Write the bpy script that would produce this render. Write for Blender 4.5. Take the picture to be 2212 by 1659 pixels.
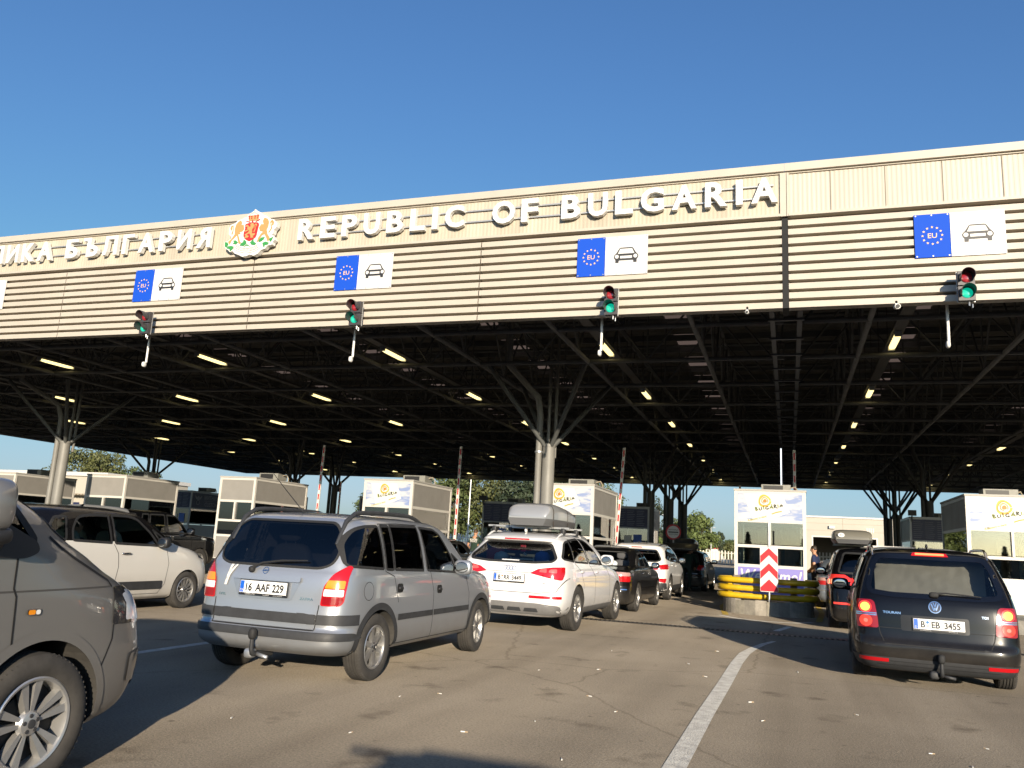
import bpy, bmesh, math, random
import numpy as np
from mathutils import Vector, Matrix
from mathutils.bvhtree import BVHTree
from mathutils.geometry import delaunay_2d_cdt

for _o in list(bpy.data.objects): bpy.data.objects.remove(_o)
SC = bpy.context.scene
COL = SC.collection
R = math.radians

# ------------------------------------------------------------------ camera
CAM_H, F_PX, W_PX = 1.368, 1755.4, 2212.0
yaw, pitch, roll = R(19.057), R(11.101), R(3.072)
fwd = Vector((-math.sin(yaw)*math.cos(pitch), math.cos(yaw)*math.cos(pitch), math.sin(pitch)))
r0 = Vector((math.cos(yaw), math.sin(yaw), 0)); u0 = r0.cross(fwd)
rt = r0*math.cos(roll)+u0*math.sin(roll); up = -r0*math.sin(roll)+u0*math.cos(roll)
cd = bpy.data.cameras.new("camera"); cam = bpy.data.objects.new("camera", cd); COL.objects.link(cam)
cam.matrix_world = Matrix(((rt.x,up.x,-fwd.x,0),(rt.y,up.y,-fwd.y,0),(rt.z,up.z,-fwd.z,CAM_H),(0,0,0,1)))
cd.sensor_width = 36.0; cd.lens = 36.0*F_PX/W_PX; cd.clip_start = 0.05; cd.clip_end = 5000
SC.camera = cam
# ------------------------------------------------------------------ sky + sun (low evening sun behind the camera, right of the canopy axis)
SUN_EL = R(12.3); SUN_AZ = math.atan2(0.43, -0.90)      # azimuth from +Y, clockwise
world = bpy.data.worlds.new("World"); SC.world = world; world.use_nodes = True
nt = world.node_tree; bg = nt.nodes["Background"]
sky = nt.nodes.new("ShaderNodeTexSky"); sky.sky_type = 'NISHITA'; sky.sun_disc = False
sky.sun_elevation = SUN_EL; sky.sun_rotation = SUN_AZ; sky.air_density = 1.0; sky.dust_density = 1.0; sky.ozone_density = 4.0
sep = nt.nodes.new("ShaderNodeSeparateColor"); cmb = nt.nodes.new("ShaderNodeCombineColor"); nt.links.new(sky.outputs[0], sep.inputs[0])
def _m(op, a, b):
    m = nt.nodes.new("ShaderNodeMath"); m.operation = op
    for i, v in enumerate((a, b)):
        if isinstance(v, (int, float)): m.inputs[i].default_value = v
        else: nt.links.new(v, m.inputs[i])
    return m.outputs[0]
tcw = nt.nodes.new("ShaderNodeTexCoord"); dotn = nt.nodes.new("ShaderNodeVectorMath"); dotn.operation = 'DOT_PRODUCT'; dotn.inputs[1].default_value = (math.sin(SUN_AZ), math.cos(SUN_AZ), 0.1); nt.links.new(tcw.outputs["Generated"], dotn.inputs[0])
glow = _m('ADD', _m('MULTIPLY', _m('POWER', _m('MAXIMUM', dotn.outputs["Value"], 0.0), 1.6), 8.0), 1.0)   # the sky is far brighter round the low sun
for i, (tint, cap_) in enumerate(((.74, 3.1), (.87, 3.35), (1.0, 3.9))):   # evening haze: the bright horizon levels off to pale blue
    x = _m('MULTIPLY', sep.outputs[i], tint); cap = _m('MULTIPLY', glow, cap_); d = _m('POWER', _m('ADD', _m('POWER', _m('DIVIDE', x, cap), 5.0), 1.0), .2); nt.links.new(_m('DIVIDE', x, d), cmb.inputs[i])
nt.links.new(cmb.outputs[0], bg.inputs[0]); bg.inputs[1].default_value = 0.12
sl = bpy.data.lights.new("sun", 'SUN'); sun = bpy.data.objects.new("sun", sl); COL.objects.link(sun)
sl.energy = 4.7; sl.angle = R(0.5); sl.color = (1.0, 0.86, 0.67)
sd = Vector((math.sin(SUN_AZ)*math.cos(SUN_EL), math.cos(SUN_AZ)*math.cos(SUN_EL), math.sin(SUN_EL)))
sun.rotation_euler = sd.to_track_quat('Z', 'Y').to_euler(); sun.location = sd*60
SC.view_settings.view_transform = 'Standard'; SC.view_settings.look = 'None'
SC.view_settings.exposure = 0.75; SC.view_settings.gamma = 1.0
SC.cycles.max_bounces = 7; SC.cycles.transparent_max_bounces = 14; SC.cycles.sample_clamp_indirect = 6.0
SC.cycles.caustics_reflective = False; SC.cycles.caustics_refractive = False
SC.cycles.use_denoising = True

# ------------------------------------------------------------------ materials
MATS = {}
def mat(name, col=(.5,.5,.5), rough=.5, metal=0.0, coat=0.0, noise=0.0, nscale=5.0, bump=0.0, bscale=40.0, emit=None, estr=0.0, spec=None, col2=None, stretch=None):
    if name in MATS: return MATS[name]
    m = bpy.data.materials.new(name); m.use_nodes = True; n = m.node_tree; b = n.nodes["Principled BSDF"]
    b.inputs["Base Color"].default_value = (*col, 1); b.inputs["Roughness"].default_value = rough
    b.inputs["Metallic"].default_value = metal; b.inputs["Coat Weight"].default_value = coat; b.inputs["Coat Roughness"].default_value = .04
    if spec is not None: b.inputs["Specular IOR Level"].default_value = spec
    if emit: b.inputs["Emission Color"].default_value = (*emit, 1); b.inputs["Emission Strength"].default_value = estr
    if noise or bump:
        tc = n.nodes.new("ShaderNodeTexCoord"); src = tc.outputs["Object"]
        if stretch:
            mp = n.nodes.new("ShaderNodeMapping"); mp.inputs["Scale"].default_value = stretch; n.links.new(src, mp.inputs[0]); src = mp.outputs[0]
    if noise:
        t = n.nodes.new("ShaderNodeTexNoise"); t.inputs["Scale"].default_value = nscale; t.inputs["Detail"].default_value = 6; t.inputs["Roughness"].default_value = .62
        n.links.new(src, t.inputs["Vector"])
        rp = n.nodes.new("ShaderNodeValToRGB"); rp.color_ramp.elements[0].position = .32; rp.color_ramp.elements[1].position = .68
        c2 = col2 if col2 else tuple(c*(1-noise) for c in col)
        rp.color_ramp.elements[0].color = (*c2, 1); rp.color_ramp.elements[1].color = (*[min(1, c*(1+noise*.3)) for c in col], 1)
        n.links.new(t.outputs["Fac"], rp.inputs[0]); n.links.new(rp.outputs[0], b.inputs["Base Color"])
        mr = n.nodes.new("ShaderNodeMapRange"); mr.inputs[3].default_value = min(1, rough*1.25+.03); mr.inputs[4].default_value = rough*.85
        n.links.new(t.outputs["Fac"], mr.inputs[0]); n.links.new(mr.outputs[0], b.inputs["Roughness"])
    if bump:
        t2 = n.nodes.new("ShaderNodeTexNoise"); t2.inputs["Scale"].default_value = bscale; t2.inputs["Detail"].default_value = 4; n.links.new(src, t2.inputs["Vector"])
        bp = n.nodes.new("ShaderNodeBump"); bp.inputs["Strength"].default_value = bump; bp.inputs["Distance"].default_value = .02
        n.links.new(t2.outputs["Fac"], bp.inputs["Height"]); n.links.new(bp.outputs[0], b.inputs["Normal"])
    MATS[name] = m; return m
def glass(name, tint=(.5,.55,.52), refl=1.0, ior=1.6):
    if name in MATS: return MATS[name]
    m = bpy.data.materials.new(name); m.use_nodes = True; n = m.node_tree
    n.nodes.remove(n.nodes["Principled BSDF"]); out = n.nodes["Material Output"]
    tr = n.nodes.new("ShaderNodeBsdfTransparent"); tr.inputs[0].default_value = (*tint, 1)
    gl = n.nodes.new("ShaderNodeBsdfGlossy"); gl.inputs["Roughness"].default_value = .012; gl.inputs[0].default_value = (refl,refl,refl,1)
    fr = n.nodes.new("ShaderNodeFresnel"); fr.inputs[0].default_value = ior
    mx = n.nodes.new("ShaderNodeMixShader"); n.links.new(fr.outputs[0], mx.inputs[0]); n.links.new(tr.outputs[0], mx.inputs[1]); n.links.new(gl.outputs[0], mx.inputs[2])
    n.links.new(mx.outputs[0], out.inputs[0]); MATS[name] = m; return m
def paint(name, col, metal=0.0, rough=.35, coat=1.0, noise=.06, dust=.08, dirt=None):
    """car paint with a clear coat and dust that settles on the lower body"""
    if name in MATS: return MATS[name]
    m = mat(name, col, rough, metal, coat if sum(col) > .2 else .5, spec=(.5 if sum(col) > .2 else .12))
    n = m.node_tree; b = n.nodes["Principled BSDF"]
    tc = n.nodes.new("ShaderNodeTexCoord"); sp = n.nodes.new("ShaderNodeSeparateXYZ"); n.links.new(tc.outputs["Object"], sp.inputs[0])
    mr = n.nodes.new("ShaderNodeMapRange"); mr.inputs[1].default_value = .62; mr.inputs[2].default_value = .18; mr.inputs[3].default_value = 0; mr.inputs[4].default_value = 1
    n.links.new(sp.outputs[2], mr.inputs[0])
    t = n.nodes.new("ShaderNodeTexNoise"); t.inputs["Scale"].default_value = 3.5; t.inputs["Detail"].default_value = 8; t.inputs["Roughness"].default_value = .65
    n.links.new(tc.outputs["Object"], t.inputs["Vector"])
    mu = n.nodes.new("ShaderNodeMath"); mu.operation = 'MULTIPLY'; n.links.new(mr.outputs[0], mu.inputs[0]); n.links.new(t.outputs["Fac"], mu.inputs[1])
    ad = n.nodes.new("ShaderNodeMath"); ad.operation = 'MULTIPLY_ADD'; ad.inputs[1].default_value = dust; n.links.new(t.outputs["Fac"], ad.inputs[0]); n.links.new(mu.outputs[0], ad.inputs[2])
    mx = n.nodes.new("ShaderNodeMix"); mx.data_type = 'RGBA'; mx.inputs[6].default_value = (*col, 1); mx.inputs[7].default_value = (*(dirt or (.26,.23,.19)), 1)
    n.links.new(ad.outputs[0], mx.inputs[0]); n.links.new(mx.outputs[2], b.inputs["Base Color"])
    m2 = n.nodes.new("ShaderNodeMapRange"); m2.inputs[3].default_value = .02; m2.inputs[4].default_value = .35; n.links.new(ad.outputs[0], m2.inputs[0]); n.links.new(m2.outputs[0], b.inputs["Coat Roughness"])
    return m

# ------------------------------------------------------------------ mesh helpers
class MB:
    def __init__(s): s.v = []; s.f = []; s.m = []
    def add(s, vs, fs, mi=0):
        o = len(s.v); s.v.extend([tuple(p) for p in vs]); s.f.extend([tuple(i+o for i in f) for f in fs]); s.m.extend([mi]*len(fs)); return s
    def box(s, x0,x1,y0,y1,z0,z1, mi=0):
        return s.add([(x0,y0,z0),(x1,y0,z0),(x1,y1,z0),(x0,y1,z0),(x0,y0,z1),(x1,y0,z1),(x1,y1,z1),(x0,y1,z1)],
            [(0,3,2,1),(4,5,6,7),(0,1,5,4),(1,2,6,5),(2,3,7,6),(3,0,4,7)], mi)
    def bar(s, a, b, w, h=None, mi=0):
        a, b = Vector(a), Vector(b); h = h or w; d = (b-a).normalized(); r = d.cross(Vector((0,0,1)))
        if r.length < 1e-4: r = Vector((1,0,0))
        r.normalize(); u = r.cross(d); vs = []
        for p in (a, b):
            for i, j in ((-1,-1),(1,-1),(1,1),(-1,1)): vs.append(p+r*i*w/2+u*j*h/2)
        return s.add(vs, [(0,1,2,3),(7,6,5,4),(0,4,5,1),(1,5,6,2),(2,6,7,3),(3,7,4,0)], mi)
    def tube(s, pts, r, n=8, caps=True, mi=0):
        pts = [Vector(p) for p in pts]; L = len(pts); rs = r if isinstance(r, (list,tuple)) else [r]*L; vs = []; prev = None
        for i, p in enumerate(pts):
            d = ((pts[min(i+1,L-1)]-p).normalized()+(p-pts[max(i-1,0)]).normalized())
            d = d.normalized() if d.length > 1e-6 else Vector((0,0,1))
            if prev is None:
                a = d.cross(Vector((0,0,1))); 
                if a.length < 1e-3: a = d.cross(Vector((1,0,0)))
            else: a = prev - d*prev.dot(d)
            a.normalize(); prev = a; b = d.cross(a)
            for k in range(n):
                t = 2*math.pi*k/n; vs.append(p+a*rs[i]*math.cos(t)+b*rs[i]*math.sin(t))
        fs = [(i*n+k, i*n+(k+1)%n, (i+1)*n+(k+1)%n, (i+1)*n+k) for i in range(L-1) for k in range(n)]
        if caps: fs += [tuple(reversed(range(n))), tuple(range((L-1)*n, L*n))]
        return s.add(vs, fs, mi)
    def lathe(s, prof, n=32, axis='x', c=(0,0,0), mi=0, closed=False):
        vs = []; P = len(prof)
        for k in range(n):
            t = 2*math.pi*k/n; ct, st = math.cos(t), math.sin(t)
            for a, r in prof:
                p = (a, r*ct, r*st) if axis == 'x' else ((r*ct, a, r*st) if axis == 'y' else (r*ct, r*st, a))
                vs.append((p[0]+c[0], p[1]+c[1], p[2]+c[2]))
        fs = []
        for k in range(n):
            for i in range(P-1 if not closed else P):
                j = (i+1) % P; k2 = (k+1) % n; fs.append((k*P+i, k*P+j, k2*P+j, k2*P+i))
        return s.add(vs, fs, mi)
    def sq(s, c, r, e=.35, e2=None, nu=20, nv=12, mi=0, M=None):
        """super-ellipsoid: a rounded box"""
        e2 = e2 or e; f = lambda x, k: math.copysign(abs(x)**k, x); vs = []
        for j in range(nv+1):
            v = -math.pi/2+math.pi*j/nv
            for i in range(nu):
                u = 2*math.pi*i/nu
                p = Vector((r[0]*f(math.cos(v),e2)*f(math.cos(u),e), r[1]*f(math.cos(v),e2)*f(math.sin(u),e), r[2]*f(math.sin(v),e2)))
                if M is not None: p = M @ p
                vs.append(p+Vector(c))
        fs = [(j*nu+i, j*nu+(i+1)%nu, (j+1)*nu+(i+1)%nu, (j+1)*nu+i) for j in range(nv) for i in range(nu)]
        return s.add(vs, fs, mi)
    def prism(s, poly, fn, d0, d1, mi=0):
        """poly 2-D outline extruded from depth d0 to d1; fn(a,b,d)->xyz"""
        n = len(poly); tri = tri_poly(poly); vs = [fn(a,b,d0) for a,b in poly]+[fn(a,b,d1) for a,b in poly]
        fs = [t for t in tri]+[tuple(reversed([i+n for i in t])) for t in tri]+[(i,(i+1)%n,(i+1)%n+n,i+n) for i in range(n)]
        return s.add(vs, fs, mi)
    def flat(s, poly, fn, d, mi=0):
        return s.add([fn(a,b,d) for a,b in poly], tri_poly(poly), mi)
    def xf(s, M):
        s.v = [tuple(M @ Vector(p)) for p in s.v]; return s
    def build(s, name, mats, parent=None, smooth=False, fix=True, auto=None):
        me = bpy.data.meshes.new(name); me.from_pydata(s.v, [], s.f)
        for m in (mats if isinstance(mats, (list,tuple)) else [mats]): me.materials.append(m)
        if len(set(s.m)) > 1: me.polygons.foreach_set("material_index", s.m)
        if fix:
            bm = bmesh.new(); bm.from_mesh(me); bmesh.ops.remove_doubles(bm, verts=bm.verts, dist=1e-5); bmesh.ops.recalc_face_normals(bm, faces=bm.faces); bm.to_mesh(me); bm.free()
        if smooth or auto: me.polygons.foreach_set("use_smooth", [True]*len(me.polygons))
        if auto: me.set_sharp_from_angle(angle=R(auto))
        o = bpy.data.objects.new(name, me); COL.objects.link(o)
        if parent is not None: o.parent = parent
        return o
def tri_poly(poly):
    from mathutils.geometry import tessellate_polygon
    return [tuple(t) for t in tessellate_polygon([[Vector((a,b,0)) for a,b in poly]])]
XZ = lambda a,b,d: (a, d, b)      # facade facing -Y
YZ = lambda a,b,d: (d, a, b)
XY = lambda a,b,d: (a, b, d)
def tag(o, label=None, cat=None, group=None, kind=None):
    if label: o["label"] = label
    if cat: o["category"] = cat
    if group: o["group"] = group
    if kind: o["kind"] = kind
    return o
def thing(name, label, cat, loc=(0,0,0), rz=0, group=None):
    o = bpy.data.objects.new(name, None); COL.objects.link(o); o.location = loc; o.rotation_euler = (0,0,rz); o.empty_display_size = .3
    return tag(o, label, cat, group)
def dup(root, loc, rz=0, label=None, group=None):
    def rec(o, par):
        c = o.copy(); COL.objects.link(c)
        if par is not None: c.parent = par
        for ch in o.children: rec(ch, c)
        return c
    r = rec(root, None); r.location = loc; r.rotation_euler = (0,0,rz)
    if label: r["label"] = label
    if group: r["group"] = group
    return r
def rp(pts, r, n=4):
    """round the corners of a polygon"""
    out = []; N = len(pts); rr = r if isinstance(r, (list,tuple)) else [r]*N
    for i in range(N):
        p, a, b = Vector(pts[i]), Vector(pts[i-1]), Vector(pts[(i+1)%N])
        da, db = a-p, b-p; k = min(rr[i], da.length*.48, db.length*.48)
        if k < 1e-4: out.append(tuple(p)); continue
        A, B = p+da.normalized()*k, p+db.normalized()*k
        for j in range(n+1):
            t = j/n; q = A*(1-t)**2+p*2*t*(1-t)+B*t*t; out.append((q.x,q.y))
    return out
def rect(x0,x1,y0,y1): return [(x0,y0),(x1,y0),(x1,y1),(x0,y1)]
def circ(cx,cy,r,n=24,a0=0): return [(cx+r*math.cos(a0+2*math.pi*i/n), cy+r*math.sin(a0+2*math.pi*i/n)) for i in range(n)]
def text(s, size, bold=0.0, align='CENTER', depth=0.0, sx=1.0, shear=0.0):
    """outline lettering as (verts2d+depth, faces), baseline at y=0"""
    c = bpy.data.curves.new("t", 'FONT'); c.body = s; c.size = size; c.offset = bold; c.align_x = align; c.extrude = depth; c.shear = shear; c.resolution_u = 3
    o = bpy.data.objects.new("t", c); COL.objects.link(o)
    dg = bpy.context.evaluated_depsgraph_get(); me = bpy.data.meshes.new_from_object(o.evaluated_get(dg))
    vs = [(v.co.x*sx, v.co.y, v.co.z) for v in me.vertices]; fs = [tuple(p.vertices) for p in me.polygons]
    bpy.data.objects.remove(o); bpy.data.curves.remove(c); bpy.data.meshes.remove(me)
    return vs, fs
def put_text(mb, s, size, fn, x, y, d=0.0, mi=0, rot=0.0, **k):
    vs, fs = text(s, size, **k); c, q = math.cos(rot), math.sin(rot)
    return mb.add([fn(x+a*c-b*q, y+a*q+b*c, d-z) for a,b,z in vs], fs, mi)
def ordinal(i): return ["first","second","third","fourth","fifth","sixth","seventh","eighth","ninth","tenth","eleventh","twelfth"][i]

# shared materials
M = dict(
 cream = mat("cream_cladding", (.445,.40,.335), .5, noise=.08, nscale=.9, stretch=(1,1,.25)),
 creamd = mat("cream_cladding_back", (.28,.24,.18), .7),
 white = mat("white_gloss", (.68,.67,.64), .35), offwhite = mat("white_aluminium", (.56,.54,.50), .4, noise=.06, nscale=3),
 letter = mat("white_letter", (.70,.69,.66), .4, noise=.03, nscale=3), alu = mat("grey_aluminium", (.42,.42,.41), .42, .6), chrome = mat("chrome", (.75,.75,.76), .12, 1.0),
 steel = mat("dark_steel", (.13,.133,.135), .6, noise=.3, nscale=2), deck = mat("dark_decking", (.15,.142,.134), .75, noise=.35, nscale=1.2),
 colp = mat("column_paint", (.20,.195,.18), .5, noise=.25, nscale=2.5, stretch=(1,1,.3)), galv = mat("galvanised", (.45,.46,.47), .4, .7, noise=.2, nscale=6),
 black = mat("black_plastic", (.018,.018,.019), .5), rubber = mat("rubber_black", (.014,.014,.014), .75), tyre = mat("tyre_rubber", (.045,.041,.036), .88, noise=.35, nscale=9),
 trim = mat("grey_black_trim", (.035,.036,.038), .55, noise=.3, nscale=8), alloy = mat("alloy_rim", (.55,.54,.52), .33, .85, noise=.2, nscale=12), disc = mat("brake_dark", (.018,.017,.016), .8),
 liner = mat("wheel_arch_liner", (.05,.046,.04), .9, noise=.5, nscale=6), seat = mat("dark_seat_cloth", (.07,.07,.072), .9), cabin = mat("cabin_dark", (.10,.10,.098), .8),
 seam = mat("panel_gap", (.008,.008,.008), .8), blue = mat("sign_blue", (.006,.065,.46), .7, spec=.2), signw = mat("sign_white", (.60,.59,.57), .4), signk = mat("sign_black", (.02,.02,.022), .5), star = mat("star_gold", (.80,.50,.20), .5),
 redl = mat("red_lens", (.42,.008,.012), .12, coat=.6), reddk = mat("dark_red_lens", (.25,.006,.01), .12, coat=.6), amber = mat("amber_lens", (.75,.25,.01), .15, coat=.6), clear = mat("clear_lens", (.72,.72,.70), .12, coat=.6),
 plate = mat("plate_white", (.78,.78,.75), .35), platek = mat("plate_black", (.012,.012,.014), .5), plateb = mat("plate_blue", (.01,.10,.50), .4),
 signr = mat("sign_red", (.52,.012,.02), .35), yellow = mat("yellow_paint", (.66,.42,.012), .42, noise=.25, nscale=5), concrete = mat("concrete", (.33,.31,.27), .85, noise=.35, nscale=3, bump=.4, bscale=30),
 grey = mat("booth_grey_panel", (.24,.23,.215), .5, noise=.10, nscale=2), wood = mat("wood_inside", (.34,.16,.05), .5, noise=.25, nscale=4, stretch=(6,6,.6)),
 navy = mat("navy_panel", (.020,.024,.075), .4, noise=.3, nscale=4), navyt = mat("navy_panel_lettering", (.16,.17,.22), .5),
 skin = mat("skin", (.46,.25,.16), .55), hair = mat("dark_hair", (.02,.014,.01), .6),
 mirror = mat("mirror_glass", (.38,.39,.40), .03, 1.0), bglass = glass("booth_glass", (.84,.88,.84), 1.0, 2.3), cglass = glass("car_glass", (.60,.67,.63)), dglass = glass("dark_car_glass", (.20,.21,.23)),
)
# ------------------------------------------------------------------ ground
def asphalt():
    m = bpy.data.materials.new("asphalt"); m.use_nodes = True; n = m.node_tree; b = n.nodes["Principled BSDF"]; b.inputs["Roughness"].default_value = .9; b.inputs["Diffuse Roughness"].default_value = 1.0; b.inputs["Specular IOR Level"].default_value = .2
    tc = n.nodes.new("ShaderNodeTexCoord"); L = n.links
    def noise(sc, det=6, ro=.6):
        t = n.nodes.new("ShaderNodeTexNoise"); t.inputs["Scale"].default_value = sc; t.inputs["Detail"].default_value = det; t.inputs["Roughness"].default_value = ro; L.new(tc.outputs["Object"], t.inputs["Vector"]); return t
    def ramp(src, stops):
        r = n.nodes.new("ShaderNodeValToRGB"); e = r.color_ramp.elements
        while len(e) < len(stops): e.new(.5)
        for i,(p,c) in enumerate(stops): e[i].position = p; e[i].color = (*c,1)
        L.new(src, r.inputs[0]); return r
    def mix(a, b_, f, mode='MULTIPLY'):
        x = n.nodes.new("ShaderNodeMix"); x.data_type = 'RGBA'; x.blend_type = mode
        if isinstance(f, float): x.inputs[0].default_value = f
        else: L.new(f, x.inputs[0])
        L.new(a, x.inputs[6]); 
        if isinstance(b_, tuple): x.inputs[7].default_value = (*b_,1)
        else: L.new(b_, x.inputs[7])
        return x.outputs[2]
    base = ramp(noise(.35,7).outputs["Fac"], [(.28,(.130,.112,.088)),(.5,(.162,.139,.108)),(.72,(.194,.168,.132))]).outputs[0]
    fine = ramp(noise(55,3,.7).outputs["Fac"], [(.3,(.62,.62,.62)),(.52,(1,1,1)),(.72,(1.25,1.22,1.18))]).outputs[0]
    c = mix(base, fine, 1.0)
    st = ramp(noise(1.7,5,.55).outputs["Fac"], [(.60,(0,0,0)),(.72,(1,1,1))]).outputs[0]
    c = mix(c, (.55,.53,.52), st)
    mp = n.nodes.new("ShaderNodeMapping"); mp.inputs["Scale"].default_value = (1.0,.35,1); L.new(tc.outputs["Object"], mp.inputs[0])
    v2 = n.nodes.new("ShaderNodeTexVoronoi"); v2.inputs["Scale"].default_value = 2.2; v2.inputs["Randomness"].default_value = 1; L.new(tc.outputs["Object"], v2.inputs["Vector"])
    spots = ramp(v2.outputs["Distance"], [(.035,(1,1,1)),(.075,(0,0,0))]).outputs[0]
    sn = noise(3,2); gate = ramp(sn.outputs["Fac"], [(.50,(0,0,0)),(.56,(1,1,1))]).outputs[0]
    sp = n.nodes.new("ShaderNodeMath"); sp.operation = 'MULTIPLY'; L.new(spots, sp.inputs[0]); L.new(gate, sp.inputs[1])
    c = mix(c, (.38,.36,.36), sp.outputs[0])
    # wandering cracks
    dn = noise(2.5,4); dd = n.nodes.new("ShaderNodeMix"); dd.data_type = 'RGBA'; dd.blend_type = 'ADD'; dd.inputs[0].default_value = .22; L.new(tc.outputs["Object"], dd.inputs[6]); L.new(dn.outputs["Color"], dd.inputs[7])
    ve = n.nodes.new("ShaderNodeTexVoronoi"); ve.feature = 'DISTANCE_TO_EDGE'; ve.inputs["Scale"].default_value = .16; L.new(dd.outputs[2], ve.inputs["Vector"])
    ck = ramp(ve.outputs["Distance"], [(.0012,(1,1,1)),(.0028,(0,0,0))]).outputs[0]
    c = mix(c, (.72,.70,.68), ck)
    mt = n.nodes.new("ShaderNodeMapping"); mt.inputs["Scale"].default_value = (1.1,.035,1); L.new(tc.outputs["Object"], mt.inputs[0]); tn = n.nodes.new("ShaderNodeTexNoise"); tn.inputs["Scale"].default_value = 1.0; tn.inputs["Detail"].default_value = 5; L.new(mt.outputs[0], tn.inputs["Vector"])
    c = mix(c, ramp(tn.outputs["Fac"], [(.36,(.80,.79,.78)),(.54,(1,1,1)),(.70,(1.10,1.10,1.09))]).outputs[0], 1.0)
    v3 = n.nodes.new("ShaderNodeTexVoronoi"); v3.inputs["Scale"].default_value = 5.5; L.new(tc.outputs["Object"], v3.inputs["Vector"]); drip = ramp(v3.outputs["Distance"], [(.06,(1,1,1)),(.13,(0,0,0))]).outputs[0]; dg_ = ramp(noise(.8,3).outputs["Fac"], [(.55,(0,0,0)),(.60,(1,1,1))]).outputs[0]
    dm = n.nodes.new("ShaderNodeMath"); dm.operation = 'MULTIPLY'; L.new(drip, dm.inputs[0]); L.new(dg_, dm.inputs[1]); c = mix(c, (.55,.53,.52), dm.outputs[0])
    L.new(c, b.inputs["Base Color"])
    bp = n.nodes.new("ShaderNodeBump"); bp.inputs["Strength"].default_value = .6; bp.inputs["Distance"].default_value = .012; L.new(noise(70,3).outputs["Fac"], bp.inputs["Height"]); L.new(bp.outputs[0], b.inputs["Normal"])
    return m
MB().add([(-1500,-600,0),(1500,-600,0),(1500,2500,0),(-1500,2500,0)], [(0,1,2,3)]).build("ground", asphalt(), fix=False)
tag(bpy.data.objects["ground"], kind="structure")
linew = mat("worn_line_paint", (.36,.35,.32), .85, noise=.35, nscale=9, bump=.6, bscale=70); liney = mat("worn_yellow_line", (.27,.19,.03), .85, noise=.45, nscale=7, bump=.6, bscale=70)
for _k in (linew,liney): _k.node_tree.nodes["Principled BSDF"].inputs["Diffuse Roughness"].default_value = 1.0
def strip(name, pts, w, m, z=.004):
    P = [Vector((x,y,0)) for x,y in pts]; vs = []; n = len(P)
    for i,p in enumerate(P):
        d = (P[min(i+1,n-1)]-P[max(i-1,0)]).normalized(); s = Vector((-d.y,d.x,0)); wi = w if not isinstance(w,list) else w[i]
        vs += [(p+s*wi/2+Vector((0,0,z))), (p-s*wi/2+Vector((0,0,z)))]
    o = MB().add(vs, [(2*i,2*i+1,2*i+3,2*i+2) for i in range(n-1)]).build(name, m, fix=False); return tag(o, kind="structure")
strip("lane_marking", [(-.72,1.5),(-.72,5.7),(-.71,7.6),(-.68,9.5),(-.66,11.5),(-.62,12.6),(-.52,13.5),(-.40,14.2),(-.25,14.8)], [.15]*6+[.12,.10,.07], linew)
strip("lane_marking", [(-6.72,0),(-6.68,6.5),(-6.66,9),(-6.6,12),(-6.5,14)], .13, linew)
strip("lane_marking", [(-1.55,20.0),(-1.1,19.4),(-.5,19.1),(.1,19.3),(.5,19.9)], .16, linew)
strip("lane_marking", [(-.25,16.9),(.0,18.2)], .12, linew)
strip("yellow_marking", [(-1.42,20.3),(-1.75,23.5),(-1.78,32)], .14, liney)
strip("yellow_marking", [(.62,20.2),(.8,23.5),(.8,32)], .14, liney)
# drain channel across the lanes
dr = mat("drain_iron", (.06,.055,.05), .7, noise=.4, nscale=5)
mb = MB(); mb.box(-30,26,15.98,16.28,.0035,.005,0); 
for i in range(int(56/.09)):
    x = -30+i*.09; mb.box(x,x+.045,16.0,16.26,.005,.012,1)
tag(mb.build("drain_channel", [M["black"], dr], fix=False), "long slotted iron drain channel crossing the lanes under the canopy front", "drain")

# ------------------------------------------------------------------ canopy
FY, ZB, ZT, XL, XR, YB = 16.0, 6.13, 9.10, -44.5, 30.0, 59.6
can = thing("border_canopy", "huge dark steel canopy with cream fascia and louvres spanning all border lanes", "canopy")
def corr(x0, x1, z0, z1, y, pitch=.085, dep=.0035):
    vs = []; fs = []; n = int((x1-x0)/pitch*4); i = 0
    for k in range(n+1):
        x = x0+(x1-x0)*k/n; d = dep if (k % 4) in (1,2) else 0
        vs += [(x,y-d,z0),(x,y-d,z1)]
    return vs, [(2*k,2*k+2,2*k+3,2*k+1) for k in range(n)]
for x0,x1,nm in ((XL,-.075,0),(.075,XR,1)):
    v,f = corr(x0,x1,8.06,8.93,FY); MB().add(v,f).build("fascia_panel", M["cream"] if nm else mat("cream_cladding_dirty",(.46,.41,.325),.6,noise=.22,nscale=1.1,stretch=(1.6,1,.22)), can, fix=False)
    mb = MB(); fx0, fx1 = (x0, .0) if x1 < 0 else (.004, x1); mb.box(fx0,fx1,FY-.10,FY+.5,8.935,9.10); mb.box(fx0,fx1,FY-.04,FY+.3,8.905,8.934); mb.build("roof_flashing", M["cream"], can)
    mb = MB(); mb.box(x0,x1,FY-.06,FY+.2,8.0,8.055); mb.build("fascia_trim", M["cream"], can)
mb = MB()
for x in (.86,1.84,2.83,3.82,4.8,5.8,6.8,7.8): mb.box(x-.006,x+.006,FY-.016,FY-.0125,8.07,8.90)
mb.build("panel_joint", M["creamd"], can)
mb = MB(); mb.box(-.085,.032,FY-.05,FY+.3,8.0,8.93); mb.box(.042,.085,FY-.05,FY+.3,8.0,8.93); mb.build("joint_cover", M["cream"], can)
mb = MB(); mb.box(-.058,.058,FY+.02,FY+.6,ZB,7.995); mb.build("joint_gap", M["seam"], can)
segs = [(-.06,-6.41),(-6.43,-12.41),(-12.43,-18.41),(-18.43,-24.41),(-24.43,-30.41),(-30.43,-36.41),(-36.43,XL)]
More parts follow.
